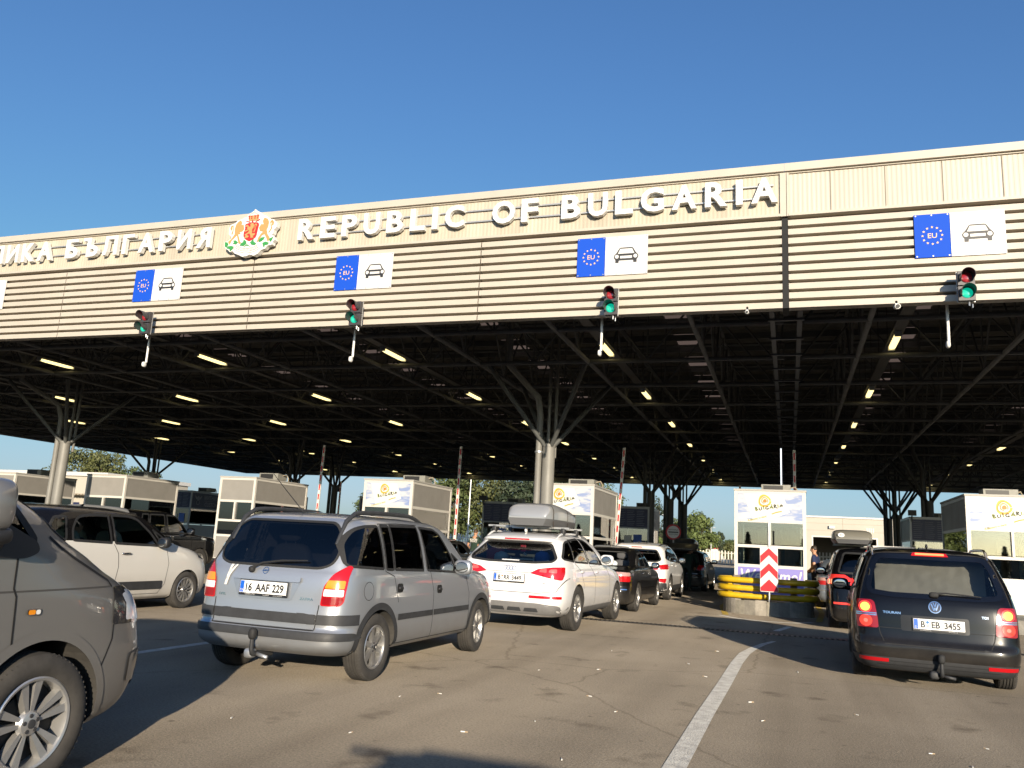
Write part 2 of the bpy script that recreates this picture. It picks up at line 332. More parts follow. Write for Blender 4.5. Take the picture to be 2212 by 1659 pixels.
segs = [(b,a) for a,b in segs]+[(.06,10.0),(10.02,20),(20.02,XR)]
pit = .187
for x0,x1 in segs:
    mb = MB()
    for k in range(10):
        z = ZB+.0+k*pit; pr = [(0,0),(.21,-.004),(.21,.006),(.006,.008),(.006,.108),(.03,.112),(.05,.128),(.20,.150),(.20,.156),(.046,.135),(.028,.120),(0,.117)]
        mb.prism([(FY+a, z+b) for a,b in pr], YZ, x0, x1)
    mb.build("louvre_bank", M["cream"], can)
    for xm in (x0+.015,x1-.015): MB().box(xm-.015,xm+.015,FY+.215,FY+.25,ZB,8.0).build("louvre_post", M["creamd"], can)
MB().box(XL,XR,FY+.30,FY+.34,ZB+.10,9.0).build("fascia_back", M["creamd"], can)
# far and left fascias with horizontal ribs
for nm,(a,b) in {"far":((XL,YB),(XR,YB)), "left":((XL,FY+.5),(XL,YB))}.items():
    mb = MB(); a = Vector((*a,0)); b = Vector((*b,0)); d = (b-a).normalized(); nn = Vector((-d.y,d.x,0)); vs = []; fs = []; K = 60
    for k in range(K+1):
        z = ZB+(ZT-ZB)*k/K; off = .05 if (k % 4) in (1,2) else 0.0
        vs += [a-nn*off+Vector((0,0,z)), b-nn*off+Vector((0,0,z))]
    mb.add(vs, [(2*k,2*k+1,2*k+3,2*k+2) for k in range(K)]).build("fascia_panel", mat("fascia_rear_grey", (.36,.36,.35), .7, noise=.2, nscale=1.5), can, fix=False)
# roof deck, ribbed, with translucent rooflights
sky_x = [(-3.65,-2.95),(3.25,3.95),(-9.9,-9.2),(-16.2,-15.5),(9.7,10.4),(-22.6,-21.9)]
vs = []; fs = []; xs = sorted([XL,XR]+[q for s in sky_x for q in s]); ny = int((YB-FY-.5)/.075)
mb = MB()
for i in range(len(xs)-1):
    sk = any(abs(xs[i]-s[0]) < 1e-6 for s in sky_x); o = len(vs)
    for k in range(ny+1):
        y = FY+.5+(YB-FY-.5)*k/ny; z = 8.62+(.06 if (k % 4) in (1,2) else 0)
        vs += [(xs[i],y,z),(xs[i+1],y,z)]
    for k in range(ny):
        y = FY+.5+(YB-FY-.5)*k/ny
        if sk and ((y-17.2) % 3.3) < 1.6: continue
        fs.append((o+2*k,o+2*k+1,o+2*k+3,o+2*k+2))
MB().add(vs,fs).build("roof_deck", M["deck"], can, fix=False)
rl = bpy.data.materials.new("rooflight_sheet"); rl.use_nodes = True; _n = rl.node_tree; _t = _n.nodes.new("ShaderNodeBsdfTranslucent"); _t.inputs[0].default_value = (.16,.11,.08,1); _n.links.new(_t.outputs[0], _n.nodes["Material Output"].inputs[0])
for a,b in sky_x: MB().add([(a-.25,FY+.52,8.70),(b+.25,FY+.52,8.70),(b+.25,YB-.05,8.70),(a-.25,YB-.05,8.70)],[(0,1,2,3)]).build("rooflight", rl, can, fix=False)
# space-frame trusses
def truss(L, pitch, zb=6.32, zt=8.35, r=.06, rw=.03):
    mb = MB(); mb.tube([(0,0,zb),(L,0,zb)], r, 8); mb.tube([(0,0,zt),(L,0,zt)], r*.9, 6); x = 0; k = 0
    while x < L-.1:
        x2 = min(L, x+pitch/2); a, b = ((x,0,zb),(x2,0,zt)) if k % 2 == 0 else ((x,0,zt),(x2,0,zb))
        mb.tube([a,b], rw, 5, False)
        if k % 2: mb.tube([(x2,0,zb),(x2,0,zt)], rw*.8, 4, False)
        x = x2; k += 1
    return mb
YS = [17.7+3.3*k for k in range(13)]; tl = truss(44.4, 3.15); tr = truss(29.5, 3.15)
o1 = tl.build("truss", M["steel"], can, auto=40); o1.location = (-44.45,YS[0],0); o2 = tr.build("truss", M["steel"], can, auto=40); o2.location = (.35,YS[0],0)
for y in YS[1:]:
    for o in (o1,o2):
        c = o.copy(); COL.objects.link(c); c.location = (o.location.x, y, 0)
td = truss(43.0, 3.3); xs = [-1.95-3.15*k for k in range(14)]+[1.65+3.15*k for k in range(9)]
o3 = td.build("truss", M["steel"], can, auto=40); o3.rotation_euler = (0,0,R(90)); o3.location = (xs[0],16.55,0)
for x in xs[1:]: c = o3.copy(); COL.objects.link(c); c.location = (x,16.55,0)
# twin beams at the expansion joint
mb = MB()
for x in (-.32,.22): mb.box(x,x+.10,FY+.5,YB-.1,6.2,6.75); 
for k in range(27): y = 17+1.55*k; mb.box(-.36,.36,y,y+.08,6.16,6.2)
mb.build("joint_beam", mat("joint_beam_grey", (.06,.065,.075), .55), can)
# purlins under the deck
mb = MB()
for k in range(26): y = 17.1+1.65*k; mb.box(XL+.1,XR,y,y+.08,8.40,8.60)
mb.build("purlin", M["steel"], can)
# cable trays carrying the tube lights
ROWX = [2.43,-4.5,-10.74,-17.08,-23.42,-29.8,-36.1,8.75,15.1]
def tray():
    mb = MB(); mb.box(-.13,.13,0,41.8,0,.006); mb.box(-.13,-.12,0,41.8,0,.07); mb.box(.12,.13,0,41.8,0,.07)
    for k in range(20): mb.box(-.01,.01,1+2.1*k,1.02+2.1*k,.07,1.9)
    return mb
ot = tray().build("cable_tray", mat("tray_grey", (.075,.072,.068), .6, .3), can); ot.location = (ROWX[0],16.7,6.60)
for x in ROWX[1:]: c = ot.copy(); COL.objects.link(c); c.location = (x,16.7,6.60)
for y in (26.0,): MB().box(XL,XR,y,y+.22,6.66,6.74).build("cable_tray", MATS["tray_grey"], can)
# columns with four raking branches
COLS = [(-6.6,22.7),(-25.75,23.5),(12.4,22.3),(-6.4,40.3),(-6.2,45.9),(-6.0,50.6),(6.05,41.3),(6.25,54.0),(6.2,58.6),(-26.2,39.5),(-26.0,43.5),(-36.6,40.0),(12.4,41.3)]
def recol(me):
    me = me.copy(); me.materials[0] = mat("column_paint_shaded", (.045,.046,.046), .55); return me  # darker copy of the same paint: canopy shade put into the far columns' colour
def column():
    mb = MB(); mb.lathe([(0,.0),(0,.185),(4.18,.185),(4.18,.20),(4.26,.20),(4.26,0)], 24, 'z'); return mb.build("column", M["colp"], can, auto=40)
for i,(x,y) in enumerate(COLS):
    if i == 0: c0 = column(); c = c0
    else: c = c0.copy(); COL.objects.link(c)
    c.location = (x,y,0); far = y > 30
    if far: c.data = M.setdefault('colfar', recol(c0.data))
    for sx in (-1,1):
        for sy in (-1,1):
            key = f"branch{sx}{sy}"
            if i == 0:
                b = MB().tube([(sx*.09,sy*.09,4.2),(sx*1.42,sy*1.62,6.32)], .066, 12).build("branch", mat("branch_paint_shaded",(.085,.088,.085),.5,noise=.2,nscale=2) , c, auto=40); M[key] = b  # branch colour darkened to carry the shade under the roof
            else:
                b = M[key].copy(); COL.objects.link(b); b.parent = c
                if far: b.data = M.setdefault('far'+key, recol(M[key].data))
    if i == 0: M["pipe"] = MB().tube([(-.265,-.12,.2),(-.265,-.12,5.1),(-.29,-.3,5.6),(-.8,-1.6,6.3),(-.8,-1.6,8.3)], .095, 12).tube([(-.1,.25,3.9),(-.1,.25,8.0)],.05,8).tube([(.1,.28,3.9),(.1,.28,8.0)],.05,8).build("drainpipe", M["colp"], c, auto=40); MB().lathe([(4.0,.10),(4.0,.115),(4.05,.115),(4.05,.10)],14,'z',(-.265,-.12,0),closed=True).build("pipe_clamp", M["galv"], c)
    else:
        b = M["pipe"].copy(); COL.objects.link(b); b.parent = c
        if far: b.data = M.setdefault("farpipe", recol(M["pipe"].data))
# fluorescent lights (lit)
def tube_light():
    t = thing("fluorescent_light", "", "ceiling light"); tl_ = mat("lit_tube_cover", (.8,.75,.5), .4, emit=(1.0,.80,.34), estr=1.25)
    MB().box(-.075,.075,-.68,.68,.02,.07).build("housing", M["offwhite"], t)
    MB().sq((0,0,-.01),(.075,.66,.045),.3,.7,16,8).build("diffuser", tl_, t, smooth=True)
    MB().box(-.078,.078,-.70,-.66,-.05,.07).build("end_cap", M["galv"], t); MB().box(-.078,.078,.66,.70,-.05,.07).build("end_cap", M["galv"], t)
    return t
L0 = tube_light(); ft = True
place = {2.43:"right of the joint",-4.5:"over the white cars' lane",-10.74:"over the police officer's lane",-17.08:"over the black off-roader's lane",-23.42:"left of the off-roader's lane",-29.8:"second from the canopy's left edge",-36.1:"nearest the canopy's left edge",8.75:"over the far right lane"}
for x in ROWX[:8]:
    for k in range(7):
        if x == -17.08 and k == 3: continue
        lab = f"lit tube light in the row {place[x]}, {ordinal(k)} from the front"
        if ft: o = L0; ft = False; o.location = (x,20.5+6.4*k,6.53); o["label"] = lab; o["group"] = "tube lights under the canopy"
        else: dup(L0, (x,20.5+6.4*k,6.53), 0, lab, "tube lights under the canopy")
t = dup(L0, (-17.08,20.5+6.4*3,6.53), 0, "unlit tube light in the row over the black off-roader's lane", "tube lights under the canopy")
for ch in t.children:
    if ch.name.startswith("diffuser"):
        ch.data = ch.data.copy(); ch.data.materials[0] = mat("unlit_tube_cover", (.4,.38,.34), .4)

# ------------------------------------------------------------------ lettering
CYR = {"П":None,"Г":None,"Л":None,"И":("N",1,0,[]),"Я":("R",1,0,[]),"Ь":("P",0,1,[]),"Б":("P",0,1,[(0,1,.84,1.0)]),"Ъ":("P",0,1,[(-.30,.14,.84,1.0)]),"Р":("P",0,0,[]),"А":("A",0,0,[]),"К":("K",0,0,[]),"Е":("E",0,0,[]),"У":("Y",0,0,[])}
def glyph3(ch):
    """unit letter (x 0..1, z 0..1, depth .03+-.055) as boxes and outlines"""
    D0, D1 = -.025, .085; fn = lambda a,b,d: (a,d,b); mb = MB()
    if ch == "П": return mb.prism([(0,0),(.24,0),(.24,.83),(.76,.83),(.76,0),(1,0),(1,1),(0,1)], fn, D0, D1)
    if ch == "Г": return mb.prism([(0,0),(.30,0),(.30,.83),(1,.83),(1,1),(0,1)], fn, D0, D1)
    if ch == "Л": return mb.prism([(0,0),(.20,.02),(.30,.20),(.34,.83),(.76,.83),(.76,0),(1,0),(1,1),(.13,1),(.09,.25),(0,.17)], fn, D0, D1)
    src, fx, fz, ex = CYR.get(ch, (ch,0,0,[]))
    vs, fs = text(src, 1.0, bold=.030, depth=.055); x = [v[0] for v in vs]; z = [v[1] for v in vs]; ax, bx, az, bz = min(x), max(x), min(z), max(z); out = []
    for v in vs:
        u, w = (v[0]-ax)/(bx-ax), (v[1]-az)/(bz-az); u = 1-u if fx else u; w = 1-w if fz else w; u = .26+.74*u if ch == "Ъ" else u; out.append((u, .03-v[2], w))
    mb.add(out, [tuple(reversed(f)) for f in fs] if fx != fz else fs)
    for a,b_,c,d in ex: a, b_ = (0.0,.40) if ch == "Ъ" else (a,.96); mb.box(a,b_,D0+.002,D1-.002,c,d)
    if ch == "Б": mb.box(0,.26,D0+.001,D1-.001,.5,.995)
    if ch == "Ъ": mb.box(.26,.46,D0+.001,D1-.001,.5,.995)
    return mb
def letter_sign(name, label, items, zr=((8.40,8.43),(8.66,8.69)), x0=0, x1=0):
    t = thing(name, label, "sign", ((x0+x1)/2, FY-.14, 8.27)); cx = (x0+x1)/2
    for z0,z1 in zr: MB().box(x0-cx,x1-cx,.085,.105,z0-8.27,z1-8.27).build("mounting_rail", M["alu"], t)
    for ch, xa, xb in items:
        g = glyph3(ch); g.v = [(xa+(xb-xa)*u-cx, d, w*.53) for u,d,w in g.v]; g.build("letter", M["letter"], t, fix=(ch in "ПГЛ"))
    return t
def span(word, x0, x1, wid):
    tot = sum(wid); g = .42*(len(word)-1)*0; gap = ((x1-x0)-sum(wid))/max(1,len(word)-1); out = []; x = x0
    for c,w in zip(word,wid): out.append((c,x,x+w)); x += w+gap
    return out
lat = span("REPUBLIC",-11.14,-6.83,[.43,.40,.40,.42,.42,.37,.13,.46])+span("OF",-6.15,-5.09,[.53,.38])+span("BULGARIA",-4.56,-.13,[.42,.42,.37,.48,.50,.44,.13,.50])
letter_sign("lettering_sign", "raised white letters reading REPUBLIC OF BULGARIA on the cream fascia", lat, x0=-11.0, x1=-.2)
cyr = span("РЕПУБЛИКА",-23.9,-18.92,[.40,.40,.40,.46,.40,.46,.42,.43,.50])+span("БЪЛГАРИЯ",-18.42,-13.70,[.42,.52,.47,.36,.49,.40,.42,.43])
letter_sign("lettering_sign", "raised white Cyrillic letters reading РЕПУБЛИКА БЪЛГАРИЯ left of the coat of arms", cyr, x0=-23.8, x1=-13.8)
# ------------------------------------------------------------------ coat of arms (pixel outline of its own plate, 1 px of the sketch = .79 mm)
ES = 1.50/1330; EX, EZ = -12.46, 8.53
def E(pts): return [((x-1025)*ES, -(y-845+(x-1025)*.085)*ES*.90) for x,y in pts]
arms = thing("coat_of_arms", "painted coat of arms with red shield, crown and two golden lions on the fascia", "emblem", (EX, FY-.20, EZ))
outline = [(1060,228),(1090,240),(1130,280),(1220,315),(1300,385),(1370,400),(1450,450),(1490,480),(1560,490),(1620,530),(1665,600),(1660,680),(1600,760),(1590,850),(1560,880),(1620,930),(1650,1010),(1600,1070),(1600,1130),(1480,1160),(1420,1240),(1330,1270),(1250,1370),(1160,1420),(1050,1390),(970,1430),(860,1450),(760,1400),(650,1370),(600,1310),(520,1335),(480,1290),(420,1260),(360,1200),(350,1080),(440,1060),(520,980),(500,920),(440,880),(430,720),(470,630),(560,600),(640,520),(760,480),(830,430),(880,450),(880,380),(940,330),(1020,285)]
fnE = lambda a,b,d: (a,d,b)
MB().prism(E(outline), fnE, 0, .13).build("backing_plate", M["letter"], arms)
cg = mat("arms_gold", (.40,.25,.09), .5); cgr = mat("arms_green", (.035,.24,.06), .5); crd = mat("arms_red", (.42,.02,.02), .5); cbr = mat("arms_outline", (.28,.16,.12), .6); cgy = mat("arms_grey", (.45,.42,.38), .6)
shield = [(850,620),(1000,570),(1180,570),(1210,620),(1190,780),(1170,940),(1100,1010),(1000,1060),(900,1010),(835,930),(835,830),(860,760)]
MB().prism(E(rp(shield,30)), fnE, -.012, -.001).build("shield", crd, arms)
lion = [(1000,600),(1060,590),(1090,640),(1080,720),(1050,760),(1060,860),(1140,850),(1130,900),(1080,930),(1120,960),(1040,980),(1020,900),(990,860),(920,900),(990,930),(960,970),(860,985),(900,930),(870,890),(960,830),(980,770),(870,830),(870,790),(950,750),(910,740),(930,690),(870,690),(890,640),(930,640),(960,690),(1010,680),(990,640)]
ld = [(1100,800),(1120,740),(1100,640),(1130,600),(1165,620),(1160,690),(1140,640),(1120,650),(1140,750),(1120,820),(1060,815)]
MB().prism(E(lion), fnE, -.020, -.013).prism(E(ld), fnE, -.020, -.013).build("shield_lion", cg, arms)
lionl = [(720,520),(760,570),(750,630),(810,640),(830,740),(800,800),(720,830),(760,870),(690,880),(720,950),(760,1060),(800,1100),(740,1130),(690,990),(660,900),(620,960),(540,1040),(500,1150),(450,1080),(540,990),(600,880),(590,740),(610,630),(660,560)]
lionr = [(1350,450),(1420,480),(1460,560),(1450,680),(1420,760),(1450,860),(1500,930),(1540,1000),(1480,1060),(1430,950),(1380,870),(1320,900),(1270,990),(1280,1040),(1200,1080),(1230,960),(1290,860),(1340,810),(1250,790),(1220,720),(1260,620),(1330,620),(1300,540),(1320,470)]
tl_l = [(540,890),(560,760),(540,650),(490,660),(470,740),(500,790),(520,740),(510,690),(535,680),(545,760),(510,880)]
tl_r = [(1470,830),(1530,720),(1490,560),(1540,500),(1590,560),(1580,640),(1545,650),(1540,560),(1515,580),(1555,720),(1500,830)]
for p,q_ in ((lionl,tl_l),(lionr,tl_r)): MB().prism(E(p), fnE, -.012, -.001).prism(E(q_), fnE, -.0125, -.001).build("supporter_lion", cg, arms)
lv = [[(370,1085),(440,1090),(470,1150),(420,1220),(380,1200)],[(460,1190),(560,1180),(620,1200),(590,1270),(530,1320),(510,1260),(430,1240)],[(570,1045),(650,1035),(720,1090),(660,1140),(580,1120),(620,1080)],[(860,1010),(930,1060),(940,1120),(870,1180),(770,1170),(800,1110),(850,1080)],[(1110,1000),(1120,1060),(1190,1100),(1170,1150),(1080,1150),(1030,1090)],[(1310,960),(1400,945),(1370,1010),(1330,1050),(1260,1080),(1250,1030)],[(1350,1100),(1430,1060),(1520,1090),(1490,1140),(1420,1150),(1410,1210),(1380,1180)],[(1610,940),(1590,1020),(1550,1070),(1520,1020),(1530,980)],[(870,1210),(960,1130),(1060,1200),(960,1165)]]
mb = MB()
for p in lv: mb.prism(E(p), fnE, -.014, -.002)
mb.build("oak_leaf", cgr, arms)
mb = MB(); mb.prism(E([(910,400),(1190,375),(1180,480),(1150,520),(940,540),(920,480)]), fnE, -.012,-.001); mb.prism(E([(1045,240),(1065,240),(1070,300),(1150,330),(1180,370),(1150,375),(1060,320),(960,360),(930,395),(920,380),(960,330),(1040,300)]), fnE, -.012,-.001,1)
for x in (935,1000,1085,1155): mb.prism(E([(x-28,410-(x-935)*.1),(x+28,405-(x-935)*.1),(x+8,450-(x-935)*.1),(x+20,490-(x-935)*.1),(x-15,495-(x-935)*.1),(x-5,450-(x-935)*.1)]), fnE, -.016,-.0125,2)
for p in ([(870,530),(980,560),(970,575),(860,545)],[(1220,480),(1110,550),(1115,565),(1230,500)],[(1035,500),(1060,560),(1010,560)]): mb.prism(E(p), fnE, -.016,-.0125,2)
mb.build("crown", [cg,cgy,crd], arms)
mb = MB(); 
def arc(c, r0_, r1_, a0, a1, n=16): return [(c[0]+r0_*math.cos(a0+(a1-a0)*i/n), c[1]+r0_*math.sin(a0+(a1-a0)*i/n)) for i in range(n+1)]+[(c[0]+r1_*math.cos(a1+(a0-a1)*i/n), c[1]+r1_*math.sin(a1+(a0-a1)*i/n)) for i in range(n+1)]
for r_ in (432,500,545): mb.prism(E(arc((945,805),r_,r_+9,R(50),R(130))), fnE, -.008,-.001)
for i in range(17):
    if i == 10: continue
    a = R(124-4.3*i); mb.prism(E([(945+470*math.cos(a)+dx, 805+470*math.sin(a)+dy) for dx,dy in ((-5,-13),(5,-13),(5,13),(-5,13))]), fnE, -.008,-.001)
mb.build("motto_ribbon", cbr, arms)

# ------------------------------------------------------------------ EU lane signs, traffic lights, sensor rods
def lane_sign():
    t = thing("lane_sign", "", "lane sign"); W_, H_ = 1.50, .85; xm = -W_/2+.60
    MB().box(-W_/2,xm,0,.02,-H_/2,H_/2).build("blue_panel", M["blue"], t); MB().box(xm+.006,W_/2,0,.02,-H_/2,H_/2).build("white_panel", M["signw"], t)
    mb = MB(); cx = -W_/2+.30
    for i in range(12):
        a = 2*math.pi*i/12; x, z = cx+.165*math.cos(a), .165*math.sin(a)
        mb.flat([(x+(.026 if j % 2 == 0 else .0105)*math.cos(R(90+36*j)), z+(.026 if j % 2 == 0 else .0105)*math.sin(R(90+36*j))) for j in range(10)], XZ, -.003)
    put_text(mb, "EU", .135, XZ, cx, -.047, -.003, sx=1.05)
    mb.build("star_ring", M["star"], t)
    mb = MB(); c = xm+.45
    body = rp([(-.135,.17),(.135,.17),(.20,.06),(.262,-.01),(.255,-.06),(.225,-.10),(.225,-.165),(.155,-.165),(.15,-.115),(-.15,-.115),(-.155,-.165),(-.225,-.165),(-.225,-.10),(-.255,-.06),(-.262,-.01),(-.20,.06)], [.03,.03,.01,.03,.03,.01,.004,.004,.01,.01,.004,.004,.01,.03,.03,.01], 3)
    holes = [[(-.125,.145),(.125,.145),(.175,.035),(-.175,.035)], circ(-.195,-.025,.042,16), circ(.195,-.025,.042,16), rect(-.125,.125,-.068,-.012)]
    mb.add(*cdt_poly([(a+c,b) for a,b in body], [[(a+c,b) for a,b in h] for h in holes], XZ, -.003)); mb.build("car_symbol", M["signk"], t)
    mb = MB()
    for x in (-.72,-.45,-.18,.1,.42,.72):
        for z in (-.40,.40): mb.box(x-.011,x+.011,-.006,-.001,z-.011,z+.011)
    mb.build("bolt", M["galv"], t); return t
def inside(p, poly):
    x,y = p; c = False; n = len(poly); j = n-1
    for i in range(n):
        xi,yi = poly[i]; xj,yj = poly[j]
        if (yi > y) != (yj > y) and x < (xj-xi)*(y-yi)/(yj-yi)+xi: c = not c
        j = i
    return c
def cdt_poly(outer, holes, fn, d, pts=()):
    vs = []; es = []
    for poly in [outer]+list(holes):
        o = len(vs); vs += [Vector(p) for p in poly]; n = len(poly); es += [(o+i, o+(i+1)%n) for i in range(n)]
    vs += [Vector(p) for p in pts]
    r = delaunay_2d_cdt(vs, es, [], 0, 1e-6); V, F = r[0], r[2]; out = []
    for f in F:
        c = (sum(V[i].x for i in f)/len(f), sum(V[i].y for i in f)/len(f))
        if inside(c, outer) and not any(inside(c, h) for h in holes): out.append(tuple(f))
    return ([fn(v.x,v.y,d) for v in V], out) if fn else ([(v.x,v.y) for v in V], out)
LX = [3.05,-3.45,-9.33,-15.28,-21.3,-27.4,-33.5]; lab = ["right of the canopy's black joint","right of centre under OF BULGARIA","under REPUBLIC","under Cyrillic БЪЛГАРИЯ","at the left picture edge, partly cut off","fifth left of the joint","sixth left of the joint"]
s0 = lane_sign()
for i,x in enumerate(LX[:5]):
    l = f"blue and white EU car lane sign {lab[i]}"
    o = s0 if i == 0 else dup(s0,(0,0,0)); o.location = (x,FY-.03,7.405); o["label"] = l; o["group"] = "lane signs on the louvres"
def traffic_light():
    t = thing("traffic_light", "", "traffic light"); hz = mat("signal_housing", (.045,.042,.045), .45)
    MB().box(-.135,.135,0,.10,.012,.275).box(-.135,.135,0,.10,-.275,-.012).build("housing", hz, t)
    MB().box(-.145,.145,.10,.112,-.285,.285).build("back_plate", M["alu"], t)
    for z,nm,c,e in ((.145,"red_lamp",(.30,.02,.03),0),(-.14,"green_lamp",(.02,.30,.22),.9)):
        lm = mat(nm+"_lens", c, .12, coat=.7, emit=(0,.8,.50) if e else None, estr=e*.35)
        MB().sq((0,-.005,z),(.095,.03,.095),1,1,20,10).build(nm, lm, t, smooth=True)
        mb = MB(); vs = []; n = 24
        for k in range(n+1):
            a = R(-35)+R(250)*k/n
            for yy in (0,-.21-.03*math.sin(a)): 
                for rr in (.112,.118): vs.append((rr*math.cos(a), yy*(1 if math.sin(a) > -.3 else .6), z+rr*math.sin(a)))
        fs = []
        for k in range(n):
            o = 4*k; p = o+4; fs += [(o,p,p+2,o+2),(o+1,o+3,p+3,p+1),(o+2,p+2,p+3,o+3)]
        mb.add(vs,fs).build("visor", hz, t, auto=40)
    MB().tube([(.04,.2,-.1),(.04,.08,-.1)],.02,8).tube([(.04,.07,-.36),(.04,.07,-.28)],.014,6).tube([(.09,.07,-.40),(.09,.07,-.33)],.012,6).build("bracket", M["galv"], t)
    return t
def sensor_rod():
    t = thing("hanging_sensor", "", "sensor"); MB().tube([(0,0,.75),(0,0,0)], .028, 10).build("rod", M["white"], t, auto=40)
    MB().sq((-.02,-.04,-.06),(.04,.07,.07),.8).build("sensor_head", M["white"], t, smooth=True); return t
t0, q0 = traffic_light(), sensor_rod(); lbl = ["right of the black joint","below the sign under OF BULGARIA","below the sign under REPUBLIC","below the sign under Cyrillic БЪЛГАРИЯ","near the left picture edge"]
for i,x in enumerate([3.06,-3.38,-9.27,-15.22]):
    o = t0 if i == 0 else dup(t0,(0,0,0)); o.location = (x,15.66,6.31); o["label"] = f"black two-lamp traffic light showing green, {lbl[i]}"; o["group"] = "traffic lights on the louvres"
    o = q0 if i == 0 else dup(q0,(0,0,0)); o.location = ([2.86,-3.72,-9.67,-15.72][i],16.42,5.47); o["label"] = f"white hanging rod sensor beside the traffic light {lbl[i]}"; o["group"] = "hanging rod sensors"
for x,lb in ((1.95,"white bullet camera under the louvres between joint and right traffic light"),(-.72,"small white box camera under the louvres left of the black joint")):
    t = thing("security_camera", lb, "camera", (x,15.95,6.02)); MB().tube([(0,.12,.06),(0,-.14,0)], .05 if x > 0 else .035, 12).build("camera_body", M["white"], t, auto=40); MB().tube([(0,-.142,-.001),(0,-.15,-.002)], .036 if x > 0 else .025, 12).build("lens", M["black"], t); MB().box(-.02,.02,.05,.12,.05,.16).build("mount", M["galv"], t)
# ------------------------------------------------------------------ vehicles: a lofted shell, cut and dressed part by part
def pchip(x, y, q):
    x = np.asarray(x,float); y = np.asarray(y,float); h = np.diff(x); d = np.diff(y)/h; n = len(x); m = np.zeros(n)
    for i in range(1,n-1):
        if d[i-1]*d[i] > 0: w1 = 2*h[i]+h[i-1]; w2 = h[i]+2*h[i-1]; m[i] = (w1+w2)/(w1/d[i-1]+w2/d[i])
    m[0], m[-1] = d[0], d[-1]
    k = np.clip(np.searchsorted(x,q)-1,0,n-2); t = (q-x[k])/h[k]
    return y[k]*(1+2*t)*(1-t)**2+m[k]*h[k]*t*(1-t)**2+y[k+1]*t*t*(3-2*t)+m[k+1]*h[k]*t*t*(t-1)
def loft(rows, yc, ds=.024, zoff=None, bow=(.045,.13), nk=(1.9,2.0)):
    A = np.array(rows,float); D = np.diff(A[:,:4],axis=0)
    s = np.concatenate([[0],np.cumsum(np.sqrt(D[:,0]**2+D[:,3]**2+(D[:,1]**2+D[:,2]**2)*.35)+1e-6)])
    K = max(12,int(s[-1]/ds)); q = np.linspace(0,s[-1],K+1); L = [pchip(s,A[:,i],q) for i in range(6)]
    nq = int(3.0/ds/1.15); a = np.linspace(0,math.pi/2,2500); rings = []
    for j in range(K+1):
        z, yr, yf, w, nr, nf = [l[j] for l in L]; w = max(w,.002); pts = []
        for (yy,n_,bw) in ((yr,nr*nk[0],bow[0]),(yf,nf*nk[1],-bow[1])):
            cy = np.cos(a)**(2/n_); x = w*np.sin(a)**(2/n_); y = yc+(yy-yc)*cy+bw*(x/w)**2*cy**4*min(1,w/.5)
            l = np.concatenate([[0],np.cumsum(np.hypot(np.diff(x),np.diff(y)))]); t = np.linspace(0,l[-1],nq+1)
            pts.append((np.interp(t,l,x),np.interp(t,l,y)))
        (xr,yr_),(xf,yf_) = pts
        x = np.concatenate([xr[:-1], xf[::-1][:-1], -xf[:-1], -xr[::-1][:-1]]); y = np.concatenate([yr_[:-1], yf_[::-1][:-1], yf_[:-1], yr_[::-1][:-1]])
        zz = np.full_like(x,z)
        if zoff: zz = zz+zoff(y,z)
        rings.append(np.stack([x,y,zz],1))
    V = np.concatenate(rings); N = len(rings[0]); F = []
    i = np.arange(N); i2 = (i+1)%N
    for j in range(K): F.append(np.stack([j*N+i,j*N+i2,(j+1)*N+i2,(j+1)*N+i],1))
    F = np.concatenate(F); return V, F, N, K
def npmesh(name, V, F, m, parent, smooth=True):
    used = np.unique(F); mp = np.full(len(V),-1); mp[used] = np.arange(len(used)); V = V[used]; F = mp[F]
    me = bpy.data.meshes.new(name); me.vertices.add(len(V)); me.vertices.foreach_set("co", V.astype(np.float32).ravel())
    k = F.shape[1]; me.loops.add(F.size); me.loops.foreach_set("vertex_index", F.astype(np.int32).ravel()); me.polygons.add(len(F))
    me.polygons.foreach_set("loop_start", np.arange(0,F.size,k,dtype=np.int32)); me.update(calc_edges=True); me.validate()
    me.materials.append(m); me.polygons.foreach_set("use_smooth", [smooth]*len(me.polygons))
    o = bpy.data.objects.new(name, me); COL.objects.link(o); o.parent = parent; return o
def pip(P, poly):
    x, y = P[:,0], P[:,1]; c = np.zeros(len(P),bool); n = len(poly); j = n-1
    for i in range(n):
        xi,yi = poly[i]; xj,yj = poly[j]
        if yi != yj: c ^= ((yi > y) != (yj > y)) & (x < (xj-xi)*(y-yi)/(yj-yi)+xi)
        j = i
    return c
